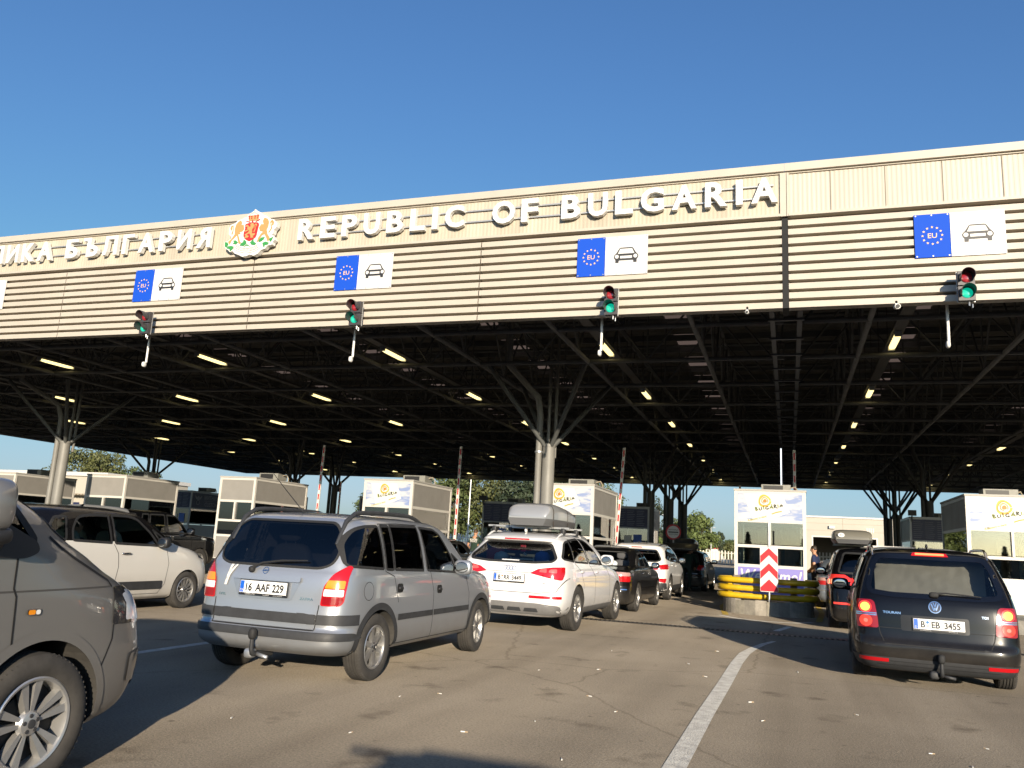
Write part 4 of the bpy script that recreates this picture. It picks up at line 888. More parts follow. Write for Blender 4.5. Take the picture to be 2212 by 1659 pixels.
for sx in (-1,1):
    T_ = lambda P: [(sx*a,b) for a,b in P]
    L_ = q.panel("tail_light", rp(T_([(.37,.92),(.50,.99),(.72,1.025),(.875,1.035),(.885,.93),(.87,.83),(.83,.83)]),.02), 'R', M["redl"], .010, grid=.03)
    for x0 in (.52,.67): 
        o_ = rp(T_([(x0,.945),(x0+.02,.99),(x0+.12,1.0),(x0+.125,.935)]),.02); q.panel("led_loop", o_, 'R', mat("pale_red_lens",(.62,.10,.09),.2,coat=.5), .0125, grid=.03, parent=L_)
    q.panel("reflector", rp(T_(rect(.38,.87,.535,.578)),.01), 'R', M["redl"], .010, grid=.03)
number_plate(q.t, (.03,.018,.835), [("B",-.165),("RR",-.04),("3449",.13)], [("AUTOHAUS BERLIN",-.05,.011)], tilt=R(-6), seals=((-.115,.018,.016,0),(-.115,-.022,.016,1)))
for k in range(4): o_, i_ = ringp((-.055+.05*k,.985),.036,.008); q.panel("badge_ring", o_, 'R', M["chrome"], .008, [i_], .03)
badge_text(q, "Q5", .05, -.42, .80, sx=1.2); badge_text(q, "TDI", .035, .62, .76, sx=1.1)
q.panel("brake_light", rp(rect(-.22,.22,1.445,1.463),.006), 'R', M["redl"], .006); q.panel("window_strip", [(-.02,1.12)]*0+rect(-.15,.15,1.10,1.115), 'R', M["white"], .006)
mirror(q, 1.02, 2.55, 1.16, pq, (.12,.06,.095)); handle(q, 1.17, .955, pq, .085); handle(q, 2.15, .935, pq, .085); roof_rails(q, .62, .62, 2.1, 1.56, pq, .018, .05)
MB().sq((-.01,.86,1.615),(.02,.06,.045),.9,.8).build("roof_aerial", pq, q.t, smooth=True)
for y in (.95,1.75): MB().box(-.74,.74,y-.035,y+.035,1.655,1.685).build("roof_bar", M["alu"], q.t); [MB().sq((sx*.63,y,1.615),(.04,.05,.055),.4).build("bar_foot", M["black"], q.t, smooth=True) for sx in (-1,1)]
seats(q, [(1.35,(-.40,0,.40),.68),(2.25,(-.38,.38),.66)]); dash(q, 3.0, .98)
MB().box(-.7,.7,.3,1.2,.98,1.0).build("load_cover", M["seat"], q.t)
add_wheels(q, AQ, .82, .365, .235, .225, 'twin', 5, "w_q5", spin=(.1,.6,.3,.8)); q.finish()
def local(car, p): return car.t.matrix_basis @ Vector(p)
def at(car, p): bpy.context.view_layer.update(); v = Matrix.Translation(car.t.location) @ car.t.rotation_euler.to_matrix().to_4x4() @ Vector(p); return v
def roof_box(name, label, car, p, L, W, H, m, m2, taper=.55, strap=None):
    t = thing(name, label, "roof box", at(car,p), car.t.rotation_euler.z)
    mb = MB(); mb2 = MB(); vs = []; n = 16; nu = 24
    for i in range(n+1):
        s = i/n; y = L*s; k = (1-(abs(2*s-1))**4)**.5 if 0 < s < 1 else 0.0; wf = (1-taper*.45*max(0,s-.35)**1.3)*(.80+.20*k); hf = (.18+.82*k**.7)*(1-taper*max(0,s-.3))
        for u in range(nu+1):
            a = math.pi*u/nu; cx, sx_ = math.cos(a), math.sin(a); f = lambda v,e: math.copysign(abs(v)**e,v)
            vs.append((W/2*wf*f(cx,.42), y, H*.30+H*.70*hf*f(sx_,.42)))
    fs = [(i*(nu+1)+u,i*(nu+1)+u+1,(i+1)*(nu+1)+u+1,(i+1)*(nu+1)+u) for i in range(n) for u in range(nu)]+[tuple(range(nu+1)),tuple(reversed(range(n*(nu+1),(n+1)*(nu+1))))]
    mb.add(vs,fs).build("box_lid", m, t, auto=60)
    def outline(e,z,sh=1): return [(W/2*(1-taper*.45*max(0,s-.35)**1.3)*(.80+.20*((1-abs(2*s-1)**4)**.5))*sg*e*1.02, L*s, z) for sg,ss in ((1,[i/n for i in range(n+1)]),(-1,[1-i/n for i in range(n+1)])) for s in ss]
    a, b, c = outline(1.0,H*.30), outline(1.0,H*.24), outline(.86,0.0); N = len(a)
    mb2.add(a+b+c, [(i,(i+1)%N,(i+1)%N+N,i+N) for i in range(N)]+[(i+N,(i+1)%N+N,(i+1)%N+2*N,i+2*N) for i in range(N)]+[tuple(range(2*N,3*N))]).build("box_base", m2, t, auto=40)
    if strap:
        for s in strap:
            i = int(s*n); row = [(v[0]*1.012, v[1], v[2]+.004) for v in vs[i*(nu+1):(i+1)*(nu+1)]]; row = [(row[0][0],row[0][1],-.04)]+row+[(row[-1][0],row[-1][1],-.04)]
            v2 = []; 
            for pnt in row: v2 += [(pnt[0],pnt[1]-.014,pnt[2]),(pnt[0],pnt[1]+.014,pnt[2])]
            MB().add(v2,[(2*k,2*k+1,2*k+3,2*k+2) for k in range(len(row)-1)]).build("strap", mat("strap_brown",(.06,.045,.03),.8), t)
    return t
roof_box("roof_box", "silver roof box with brown straps on the white SUV's roof bars", q, (.10,.55,1.69), 1.9, .82, .40, mat("box_silver",(.42,.42,.41),.32,.45,coat=.4), mat("box_dark_grey",(.10,.10,.10),.5), .5, (.15,.6))
def soft(name, label, cat, car, p, r, m, e=.7):
    t = MB().sq((0,0,0),r,e,e,18,12); rnd = random.Random(len(name)); t.v = [(a*(1+rnd.uniform(-.08,.08)),b,c*(1+rnd.uniform(-.1,.1))) for a,b,c in t.v]; o = t.build(name, m, None, smooth=True); o.location = at(car,p); return tag(o,label,cat)
soft("red_bag", "red bag behind the white SUV's rear window, left side", "bag", q, (-.42,.52,1.16), (.14,.12,.12), mat("red_cloth",(.50,.05,.04),.7), .4)
soft("plastic_bag", "pale crumpled plastic bag behind the white SUV's rear window", "bag", q, (-.27,.42,1.13), (.13,.09,.10), mat("pale_plastic",(.55,.60,.58),.4), .9)
soft("blue_jacket", "bright blue jacket behind the white SUV's rear window, right side", "jacket", q, (.42,.50,1.15), (.13,.12,.12), mat("blue_cloth",(.03,.15,.55),.7), .9)
o = MB().add([(-.05,0,.10),(.03,0,.11),(.05,.01,-.02),(.02,0,-.07),(-.06,.01,-.05)],[(0,1,2,3,4)]).add([(.02,-.002,-.06),(.07,0,-.10),(.04,.0,-.12),(-.01,0,-.09)],[(0,1,2,3)],1).build("pennant", [mat("red_pennant",(.45,.02,.06),.7),M["signw"]], None); o.location = at(q,(.05,.60,1.30)); tag(o,"red and white pennant hanging inside the white SUV's rear window","pennant")
o = MB().box(-.20,.20,-.012,.012,-.012,.012).box(-.21,-.19,-.02,.02,-.03,.03).box(.19,.21,-.02,.02,-.03,.03).build("white_rod", M["white"], None); o.location = at(q,(.12,.36,1.13)); tag(o,"white rod lying across the white SUV's boot behind the glass","rod")
# ================================================================== black people carrier on the right
pb = paint("black_paint", (.0032,.0034,.0046), 0, .25, dust=.02, dirt=(.07,.062,.052))
rows = [(.17,.14,4.2,.76,5,4),(.21,.06,4.3,.83,5,4),(.28,.02,4.36,.868,5,4),(.33,.005,4.38,.878,5,4),(.345,-.005,4.38,.884,5,4),(.42,-.008,4.4,.892,5.2,4),(.48,.0,4.4,.894,5.2,4),(.52,.03,4.38,.893,5.4,4),(.64,.05,4.33,.892,5.6,4),(.78,.062,4.2,.888,5.6,3.8),(.90,.08,3.9,.88,5.6,3.6),(.97,.10,3.5,.868,5.6,4),(1.03,.13,3.3,.855,5.6,4),(1.15,.20,3.1,.825,5.6,4),(1.28,.28,2.88,.785,5.4,4),(1.40,.36,2.66,.742,5.4,4),(1.47,.41,2.5,.71,5.2,4),(1.505,.42,2.4,.68,5,4),(1.535,.47,2.28,.62,5,4),(1.555,.56,2.18,.53,5,4),(1.57,.68,2.1,.40,5,4),(1.578,.85,2.0,.02,5,4)]
k = Car("people_carrier", "black people carrier braking on the right, Berlin plate B EB 3455", "car", (1.57,10.60), 2.8, rows, 2.1, pb, drop(.014,1.5))
AK = (.85,3.53); k.arches(AK, .365, .315, pb, .03)
rw = rp([(-.55,1.462),(.55,1.462),(.615,1.37),(.685,1.10),(.665,1.045),(.45,1.02),(-.45,1.02),(-.665,1.045),(-.685,1.10),(-.615,1.37)],.05)
k.window("rear_window", rw, 'R', glass("touran_glass",(.52,.56,.60)), .03, mat("window_black_band",(.004,.004,.005),.15,coat=.5))
for ax in 'SL':
    for i,p in enumerate([rp([(.36,1.08),(.80,1.06),(.80,1.45),(.52,1.43)],[.04,.02,.02,.05]), rp([(.87,1.055),(1.65,1.04),(1.62,1.475),(.87,1.455)],.02), rp([(1.73,1.04),(2.62,1.0),(2.20,1.37),(1.98,1.475),(1.70,1.48)],[.02,.02,.06,.06,.02])]): k.window("quarter_window" if i == 0 else "side_window", p, ax, M["cglass"], .014, M["chrome"] if i else None)
wind(k, 1.0, 1.44, .76, .60)
for ax in 'SL':
    k.take("door", [(.84,1.05),(1.2,.8),(1.2,.33),(1.9,.33),(1.92,.85),(1.69,1.03),(1.66,1.49),(.85,1.47)], ax); k.take("door", [(1.91,.33),(1.93,.85),(1.71,1.03),(1.68,1.49),(2.0,1.485),(2.7,.99),(3.0,.8),(3.05,.33)], ax)
    k.seam([(.84,1.04),(1.1,.93),(1.24,.72),(1.2,.33)], ax); k.seam([(1.91,.33),(1.93,.85),(1.7,1.03)], ax); k.seam([(3.06,.33),(3.02,.78),(2.75,.98)], ax); k.panel("side_rub_strip", rect(1.25,1.89,.50,.545), ax, M["trim"], .008); k.panel("side_rub_strip", rect(1.94,3.0,.50,.545), ax, M["trim"], .008)
k.take("tailgate", rp([(-.60,.97),(-.58,.66),(-.53,.47),(.53,.47),(.58,.66),(.60,.97),(.73,1.06),(.60,1.46),(.52,1.49),(-.52,1.49),(-.60,1.46),(-.73,1.06)],.05), 'R')
k.seam([(-.595,.66),(-.58,.58),(-.535,.47),(.535,.47),(.58,.58),(.595,.66)], 'R', .010); k.seam([(-.585,.645),(.585,.645)],'R',.006)
k.panel("lower_bumper", rp([(-.86,.19),(.86,.19),(.872,.26),(.865,.325),(-.865,.325),(-.872,.26)],.02), 'R', M["trim"], .008, grid=.04)
for zz in (.285,.245): k.seam([(-.62,zz),(.62,zz)], 'R', .008, M["black"], name="bumper_groove", off=.011)
lit_a = mat("lit_tail_lamp", (.6,.25,.02), .3, emit=(1.0,.42,.06), estr=2.2); lit_r = mat("lit_brake_lamp", (.6,.02,.02), .3, emit=(1.0,.05,.03), estr=.9); lit_d = mat("lit_rear_lamp_dim", (.6,.03,.02), .2, emit=(1.0,.10,.06), estr=.35)
for sx in (-1,1):
    T_ = lambda P: [(sx*a,b) for a,b in P]
    L_ = k.panel("tail_light", rp(T_([(.595,.635),(.815,.630),(.825,.78),(.81,.945),(.66,.945),(.63,.92),(.60,.74)]),.025), 'R', M["reddk"], .010, grid=.03)
    k.panel("lit_lamp", circ(sx*.728,.862,.066,24), 'R', lit_r, .0125, grid=.03, parent=L_); k.panel("lamp_core", circ(sx*.728,.862,.047,24), 'R', lit_a, .014, grid=.03, parent=L_); k.panel("lower_lamp", circ(sx*.725,.708,.066,24), 'R', lit_d, .0125, grid=.03, parent=L_); k.panel("lamp_core", circ(sx*.725,.708,.022,16), 'R', mat("pale_red_core",(.7,.2,.15),.2), .014, grid=.03, parent=L_)
    for zz in (.775,.795): k.panel("chrome_strip", T_(rect(.612,.818,zz-.006,zz+.006)) if sx > 0 else T_(rect(.612,.818,zz-.006,zz+.006))[::-1], 'R', M["chrome"], .014, grid=.03, parent=L_)
    k.panel("reflector", rp(T_(rect(.50,.80,.272,.31)),.006), 'R', M["redl"], .014, grid=.03)
o_, i_ = ringp((0,.905),.066,.010); k.panel("badge_ring", o_, 'R', M["chrome"], .012, [i_], .03); k.panel("badge_field", i_, 'R', mat("badge_dark",(.03,.035,.06),.3), .008)
for P in ([(-.043,.938),(-.030,.942),(-.012,.890),(-.018,.868)],[(.043,.938),(.030,.942),(.012,.890),(.018,.868)],[(-.018,.868),(-.006,.868),(.004,.905),(-.004,.905)],[(.018,.868),(.006,.868),(-.004,.905),(.004,.905)],[(-.022,.953),(-.010,.955),(.002,.915),(-.006,.908)],[(.022,.953),(.010,.955),(-.002,.915),(.006,.908)]): k.panel("badge_letter", P, 'R', M["chrome"], .013)
k.panel("plate_recess", rp(rect(-.36,.34,.625,.80),.03), 'R', mat("recess_black",(.003,.003,.004),.3), .003)
number_plate(k.t, (.03,.035,.715), [("B",-.165),("EB",-.035),("3455",.135)], [("www.autohaus-berlin.de",-.14,.012),("+49 30 7400 6539",.14,.012)], tilt=R(-5), seals=((-.115,.022,.016,2),(-.115,-.018,.018,1)))
badge_text(k, "TOURAN", .036, -.45, .805, sx=1.25); badge_text(k, "TDI", .036, .50, .815, sx=1.2)
k.panel("brake_light", rp([(-.20,1.478),(.20,1.478),(.18,1.512),(-.18,1.512)],.006), 'R', M["redl"], .010); k.panel("lit_brake_strip", rect(-.155,.155,1.487,1.505), 'R', mat("lit_brake_strip",(.8,.1,.05),.3,emit=(1,.16,.05),estr=2.0), .013)
wiper(k, [(0,1.04),(.12,1.055),(.30,1.045),(.48,1.035)]); MB().sq((0,.12,1.045),(.05,.03,.03),.6).build("wiper_pivot", M["rubber"], k.t, smooth=True)
tow_ball(k, .03, .17, .32, sm="trim"); roof_rails(k, .62, .50, 2.0, 1.56, M["chrome"], .017, .06); mirror(k, .99, 2.60, 1.05, pb, (.115,.06,.085)); handle(k, 1.12, .88, pb, .085); handle(k, 2.05, .86, pb, .085)
MB().sq((0,.72,1.60),(.015,.04,.03),.9).build("roof_aerial", M["black"], k.t, smooth=True)
seats(k, [(1.5,(-.42,0,.42),.62),(2.35,(-.38,.38),.62)]); dash(k, 3.1, .93)
add_wheels(k, AK, .775, .315, .205, .205, 'blade', 5, "w_tou", spin=(.2,.5,.9,.1)); k.finish()
rnd = random.Random(5); vs = []; nx, nz = 34, 16
for j in range(nz+1):
    for i in range(nx+1):
        x = -.60+1.20*i/nx; zz = .92+.52*j/nz; vs.append((x+.0*zz, .014*math.sin(9*x+14*zz)+rnd.uniform(-.009,.009)+.18*(j/nz), zz))
o = MB().add(vs,[(j*(nx+1)+i,j*(nx+1)+i+1,(j+1)*(nx+1)+i+1,(j+1)*(nx+1)+i) for j in range(nz) for i in range(nx)]).build("sunshade_sheet", mat("khaki_sheet",(.36,.31,.22),.6), None, smooth=True); o.location = at(k,(.0,.52,0)); o.rotation_euler = k.t.rotation_euler; tag(o,"crumpled khaki sheet hung behind the black people carrier's rear window","sheet")
# ================================================================== grey van, front right quarter at the left edge
pg = paint("grey_van_paint", (.21,.203,.192), .45, .36)
rows = [(.24,.1,4.66,.84,6,4.5),(.28,.04,4.80,.90,6,4.5),(.36,0,4.90,.935,6,4.5),(.50,0,4.95,.948,6,4.6),(.62,.02,4.96,.95,6,4.6),(.74,.03,4.93,.95,6,4.6),(.84,.03,4.90,.95,6,4.6),(.95,.03,4.84,.95,6,4.4),(1.02,.03,4.74,.948,6,4.2),(1.08,.03,4.62,.946,6,4.2),(1.17,.03,4.46,.943,6,4.4),(1.245,.03,4.31,.938,6,4.6),(1.31,.04,4.20,.932,6,5),(1.38,.04,4.10,.92,6,5.5),(1.50,.05,3.88,.89,6,5.5),(1.66,.06,3.64,.855,6,5.5),(1.80,.08,3.38,.815,6,5.5),(1.87,.10,3.12,.775,6,5.5),(1.91,.15,2.98,.70,6,5.5),(1.94,.22,2.85,.58,6,5),(1.955,.35,2.72,.4,6,5),(1.96,.5,2.6,.02,6,5)]
v = Car("grey_van", "grey metallic van with alloy wheels, its front corner filling the lower left", "van", (-4.575,-.61), 0.0, rows, 2.2, pg)
AV = (1.0,4.0); v.arches(AV, .43, .345, pg, .03)
for ax in 'SL':
    v.window("side_window", rp([(3.15,1.25),(3.86,1.25),(3.68,1.46),(3.35,1.76),(3.15,1.78)],[.03,.03,.04,.06,.03]), ax, M["cglass"], .02); v.window("side_window", rp(rect(1.75,3.0,1.25,1.80),.06), ax, M["dglass"], .02); v.window("side_window", rp(rect(.25,1.62,1.25,1.80),.06), ax, M["dglass"], .02)
    v.take("door", [(3.06,1.82),(3.06,.36),(3.50,.36),(3.62,.56),(3.79,.74),(3.775,.98),(3.75,1.02),(3.755,1.18),(3.90,1.24),(3.68,1.50),(3.35,1.82)], ax)
    v.seam([(3.68,.62),(3.79,.74),(3.775,.98),(3.755,1.02),(3.757,1.18)], ax, .011); v.seam([(3.06,.36),(3.06,1.82)], ax, .01)
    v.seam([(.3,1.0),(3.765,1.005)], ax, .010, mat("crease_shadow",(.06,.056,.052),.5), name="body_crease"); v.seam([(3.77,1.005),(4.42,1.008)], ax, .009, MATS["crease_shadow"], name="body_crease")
    v.panel("mirror_base_trim", rp([(3.45,1.17),(3.80,1.165),(3.88,1.20),(3.86,1.25),(3.66,1.34),(3.45,1.34)],.04), ax, M["black"], .014)
    v.panel("side_marker", rp(rect(3.845,3.93,.885,.918),.016,4), ax, M["chrome"], .008, grid=.02); v.panel("side_marker_lens", rp(rect(3.852,3.894,.890,.913),.010,4), ax, M["amber"], .011, grid=.02); v.panel("side_marker_lens", rp(rect(3.896,3.923,.890,.913),.010,4), ax, M["clear"], .011, grid=.02)
    v.seam([(4.39,.56),(4.46,.72),(4.46,.80)], ax, .009); v.seam([(3.96,1.275),(4.05,1.215),(4.14,1.165),(4.30,1.095),(4.42,1.04),(4.44,1.005)], ax, .016)
    v.panel("headlight", rp([(4.445,.80),(4.80,.79),(4.80,1.0),(4.445,1.005)],.02), ax, mat("headlight_housing",(.03,.03,.032),.2,coat=1.0), .006, grid=.02)
    v.panel("indicator_reflector", rp([(4.56,.815),(4.78,.815),(4.78,.95),(4.56,.985)],.02), ax, M["clear"], .009, grid=.02)
    v.panel("bumper_corner_insert", rp([(4.64,.46),(4.84,.46),(4.84,.64),(4.64,.62)],.03), ax, paint("van_insert",(.20,.195,.185),.4,.4), .010)
wind(v, 1.27, 1.84, .84, .70)
for sx in (-1,1):
    T_ = lambda P: [(sx*a,b) for a,b in P]
    H_ = v.panel("headlight", rp(T_([(.50,.80),(.90,.79),(.90,1.0),(.50,.95)]),.03), 'F', MATS["headlight_housing"], .006, grid=.03)
    v.panel("lamp_reflector", rp(T_([(.60,.82),(.76,.815),(.76,.95),(.60,.93)]),.04), 'F', M["chrome"], .010, grid=.03, parent=H_); v.panel("indicator_reflector", rp(T_([(.80,.81),(.89,.81),(.89,.965),(.80,.965)]),.02), 'F', M["clear"], .010, grid=.03, parent=H_)
    v.panel("fog_light_surround", rp(T_([(.55,.42),(.80,.42),(.82,.54),(.56,.54)]),.03), 'F', M["black"], .008)
v.panel("radiator_grille", rp(rect(-.48,.48,.83,.93),.02), 'F', M["black"], .006); v.panel("lower_grille", rp(rect(-.5,.5,.38,.58),.03), 'F', M["black"], .006)
o_, i_ = ringp((0,.88),.07,.01); v.panel("badge_ring", o_, 'F', M["chrome"], .015, [i_], .03)
for sx in (1,-1):
    o = MB().sq((sx*1.07,3.44,1.42),(.115,.08,.125),.5,.55,24,16).build("mirror", pg, v.t, smooth=True); MB().sq((sx*1.04,3.47,1.28),(.12,.08,.045),.5,.6,20,10).tube([(sx*.93,3.58,1.26),(sx*1.02,3.50,1.27)],[.08,.06],10).build("mirror_foot", M["black"], o, smooth=True); MB().sq((sx*1.07,3.359,1.42),(.095,.004,.10),.5,1,20,8).build("mirror_glass", M["mirror"], o, smooth=True)
seats(v, [(1.0,(-.5,0,.5),.75),(2.0,(-.5,.5),.75),(2.9,(-.42,.42),.75)]); dash(v, 3.75, 1.08, .78); handle(v, 3.12, .98, pg, .09)
add_wheels(v, AV, .835, .345, .235, .228, 'twin', 5, "w_van", mat("alloy_bright",(.58,.57,.55),.3,.75,noise=.15,nscale=10), spin=(0,0,R(8),0)); v.finish(.95)
# ================================================================== white compact with black roof, side on
p5 = paint("cream_white_paint", (.62,.595,.54), 0, .3)
rows = [(.19,.12,3.95,.80,5,4),(.24,.04,4.06,.855,5,4),(.35,0,4.12,.875,5,4),(.50,0,4.14,.885,5,4),(.65,.02,4.12,.888,5,3.8),(.78,.04,4.06,.886,5,3.6),(.88,.055,3.93,.88,5,3.4),(.96,.07,3.72,.872,5,3.4),(1.02,.085,3.42,.862,5,3.8),(1.07,.10,3.22,.85,5,4),(1.2,.16,3.0,.82,5,4),(1.34,.24,2.76,.78,5,4),(1.45,.33,2.52,.74,5,4),(1.51,.40,2.32,.70,5,4),(1.55,.50,2.12,.62,5,4),(1.58,.65,1.98,.46,5,4),(1.595,.85,1.8,.02,5,4)]
f = Car("white_hatchback", "white compact people carrier with black roof seen side on, behind the grey van", "car", (-10.64,8.43), 0.0, rows, 2.1, p5, drop(.016,1.5))
AF = (.80,3.35); f.arches(AF, .36, .305, p5, .025)
for ax in 'SL':
    for i,p in enumerate([rp([(.42,1.12),(.78,1.09),(.80,1.42),(.60,1.40)],.04), rp([(.90,1.085),(1.62,1.06),(1.58,1.46),(1.25,1.46),(1.0,1.42),(.90,1.25)],[.04,.01,.02,.05,.08,.06]), rp([(1.70,1.055),(2.62,1.03),(2.45,1.22),(2.18,1.43),(2.0,1.47),(1.66,1.47)],[.02,.03,.05,.06,.05,.02])]): f.window("quarter_window" if i == 0 else "side_window", p, ax, M["cglass"], .02)
    f.window("quarter_window", rp([(2.70,1.05),(2.92,1.05),(2.50,1.28)],.01), ax, M["cglass"], .014)
    f.take("door", [(.95,1.05),(1.15,.7),(1.15,.28),(1.72,.28),(1.78,.7),(1.66,1.04)], ax); f.take("door", [(1.73,.28),(1.79,.7),(1.68,1.04),(2.75,1.02),(2.83,.8),(2.80,.45),(2.76,.28)], ax)
    f.seam([(1.725,.28),(1.785,.7),(1.76,.9),(1.67,1.04)], ax, .009); f.seam([(2.70,.27),(2.83,.42),(2.87,.75),(2.80,.98)], ax, .008); f.seam([(1.18,.275),(2.72,.275)], ax, .007)
    f.panel("side_rub_strip", rp(rect(1.2,2.77,.345,.475),.03), ax, M["trim"], .012)
    f.panel("headlight", rp([(3.62,.84),(3.84,.80),(3.82,.90),(3.66,.955)],.03), ax, mat("headlight_glass_look",(.10,.10,.11),.1,coat=1), .007, grid=.02)
wind(f, 1.06, 1.45, .74, .60, glass("green_windscreen",(.42,.58,.46)))
f.window("rear_window", rp([(-.60,1.42),(.60,1.42),(.70,1.12),(-.70,1.12)],.06), 'R', M["cglass"])
for sx in (-1,1): f.panel("headlight", circ(sx*.62,.86,.10,20), 'F', MATS["headlight_glass_look"], .007, grid=.03); f.panel("tail_light", rp([(sx*.60,.80),(sx*.84,.80),(sx*.84,1.02),(sx*.66,1.02)],.03), 'R', M["redl"], .008)
f.panel("bumper_insert", rp(rect(-.6,.6,.25,.42),.03), 'F', M["trim"], .008)
mirror(f, .96, 2.62, 1.08, M["black"], (.10,.06,.085)); handle(f, 1.92, .90, M["chrome"], .10); 
seats(f, [(1.25,(-.38,.38),.60),(2.1,(-.36,.36),.60)], mat("beige_seat",(.30,.30,.24),.9)); dash(f, 2.85, .93)
MB().tube([(0,.62,1.57),(0,.45,1.78),(0,.38,1.86)],[.006,.004,.003],6).build("aerial", M["black"], f.t)
add_wheels(f, AF, .795, .305, .205, .205, 'blade', 12, "w_500", spin=(0,.3,.1,.2))
rf = lambda C: (C[:,2] > 1.075); rf.m = paint("black_roof_paint",(.003,.003,.004),0,.25, dust=.02); f.finish(roof=rf)
# ================================================================== the cars that stand further off share one builder
def simple(name, label, cat, loc, rz, rows, yc, pm, wh, rear=None, sides=(), ws=None, tails=(), Rt=.32, style='blade', nsp=5, key="w_simple", plate=None, glassm="dglass", lip=None, cats=None, zo=None, xo=None, doors=(), ds=.036, Ra=None):
    c = Car(name, label, cat, loc, rz, rows, yc, pm, zo, ds); c.arches(wh, Ra or Rt+.05, Rt, lip or pm, .03)
    if rear: c.window("rear_window", rear, 'R', M[glassm], .02)
    for ax in 'SL':
        for p in sides: c.window("side_window", p, ax, M[glassm], .02)
        for d in doors: c.seam(d, ax, .009)
    if ws: wind(c, *ws)
    for P,m in tails:
        for sx in (-1,1): c.panel("tail_light", rp([(sx*a,b) for a,b in P],.02), 'R', m, .009, grid=.04)
    W = max(r[3] for r in rows); add_wheels(c, wh, xo or W-.115, Rt, .21, Rt*.64, style, nsp, key)
    return c
# black saloon
ps = paint("black_saloon_paint", (.005,.005,.0055), 0, .28, dust=.02, dirt=(.07,.062,.052))
rows = [(.20,.12,4.55,.80,5,4),(.25,.04,4.68,.85,5,4),(.36,0,4.75,.875,5,4),(.50,.0,4.76,.885,5,4),(.56,.03,4.74,.885,5,4),(.70,.03,4.70,.886,5,3.8),(.80,.03,4.60,.882,5,3.6),(.88,.05,4.2,.875,5,3.4),(.925,.10,3.75,.868,5,3.6),(.955,.45,3.45,.855,5,4),(.985,.78,3.3,.835,5,4),(1.08,1.0,3.12,.80,4.5,4),(1.2,1.22,2.9,.755,4.5,4),(1.30,1.42,2.68,.70,4.5,4),(1.36,1.58,2.5,.64,4.5,4),(1.40,1.72,2.35,.52,4.5,4),(1.415,1.9,2.25,.35,4.5,4),(1.42,2.0,2.15,.02,4.5,4)]
s = simple("black_saloon", "black four-door saloon with chrome bumper strips, between two white SUVs", "car", (-4.16,17.98), .5, rows, 2.15, ps, (1.1,3.93), rp([(-.52,1.33),(.52,1.33),(.70,1.01),(-.70,1.01)],.05), [rp([(1.35,1.0),(1.50,1.0),(1.56,1.22)],.01), rp([(1.56,.99),(2.15,.975),(2.12,1.31),(1.70,1.28)],.03), rp([(2.22,.975),(3.15,.95),(2.75,1.18),(2.45,1.30),(2.19,1.32)],.03)], (.98,1.33,.70,.56), [([(.46,.68),(.84,.68),(.845,.80),(.46,.80)],M["redl"]),([(.46,.80),(.84,.80),(.835,.875),(.50,.885)],mat("pale_pink_lens",(.40,.24,.22),.15,coat=.6))], .325, 'dog', 10, "w_bmw", glassm="cglass", doors=([(1.36,.98),(1.55,.6),(1.6,.3)],[(2.17,.3),(2.18,.97)],[(3.18,.3),(3.2,.93)]))
for ax in 'SL': s.panel("chrome_strip", rect(1.5,3.45,.50,.515), ax, M["chrome"], .009)
s.panel("bumper_strip", rect(-.80,.80,.505,.525), 'R', M["chrome"], .010); number_plate(s.t, (0,.02,.74), [("16",-.165),("DN",-.02),("410",.15)], country="TR"); s.seam([(-.72,.93),(-.70,.58),(.70,.58),(.72,.93)],'R',.008)
mirror(s, .96, 2.95, 1.02, ps, (.10,.06,.075)); handle(s, 1.62, .84, M["chrome"], .09); handle(s, 2.45, .82, M["chrome"], .09); seats(s, [(1.75,(-.38,.38),.50),(2.6,(-.36,.36),.50)]); dash(s, 3.3, .82)
soft("child_toy", "pale plush toy on the black saloon's rear shelf", "toy", s, (.25,1.15,1.03), (.12,.08,.09), MATS["pale_plastic"], .9); s.finish(.8)
# white crossover
rows = [(.22,.10,4.2,.80,5,4),(.30,.03,4.35,.88,5,4),(.42,0,4.42,.91,5,4),(.55,.0,4.44,.915,5,4),(.62,.03,4.42,.916,5,4),(.80,.05,4.35,.916,5,3.8),(.95,.07,4.0,.908,5,3.5),(1.03,.10,3.5,.895,4.6,3.8),(1.10,.15,3.2,.875,4.4,4),(1.25,.29,2.95,.83,4.2,4),(1.38,.42,2.68,.775,4.2,4),(1.45,.36,2.5,.735,4.2,4),(1.50,.38,2.34,.70,4.2,4),(1.54,.48,2.2,.62,4.4,4),(1.57,.62,2.1,.48,4.4,4),(1.59,.9,2.0,.02,4.4,4)]
w = simple("white_crossover", "white crossover with dark lower cladding, in front of the black saloon", "car", (-4.2,23.70), 0.4, rows, 2.15, pq, (.93,3.58), rp([(-.56,1.40),(.56,1.40),(.72,1.13),(.6,1.08),(-.6,1.08),(-.72,1.13)],.05), [rp([(.50,1.18),(.86,1.13),(.98,1.42),(.78,1.38)],.04), rp([(.92,1.12),(1.70,1.09),(1.66,1.48),(1.05,1.44)],.03), rp([(1.76,1.09),(2.75,1.06),(2.35,1.32),(2.05,1.46),(1.72,1.48)],.03)], (1.05,1.42,.76,.60), [([(.42,.90),(.62,.98),(.90,1.02),(.905,.88),(.60,.85)],M["redl"]),([(.60,.55),(.86,.50),(.88,.62),(.70,.62)],M["redl"])], .345, 'twin', 5, "w_kad", lip=M["trim"], doors=([(1.73,.4),(1.75,1.08)],[(2.85,.4),(2.85,1.02)]))
for ax in 'SL': w.panel("sill_cladding", rect(1.4,3.1,.24,.42), ax, M["trim"], .008)
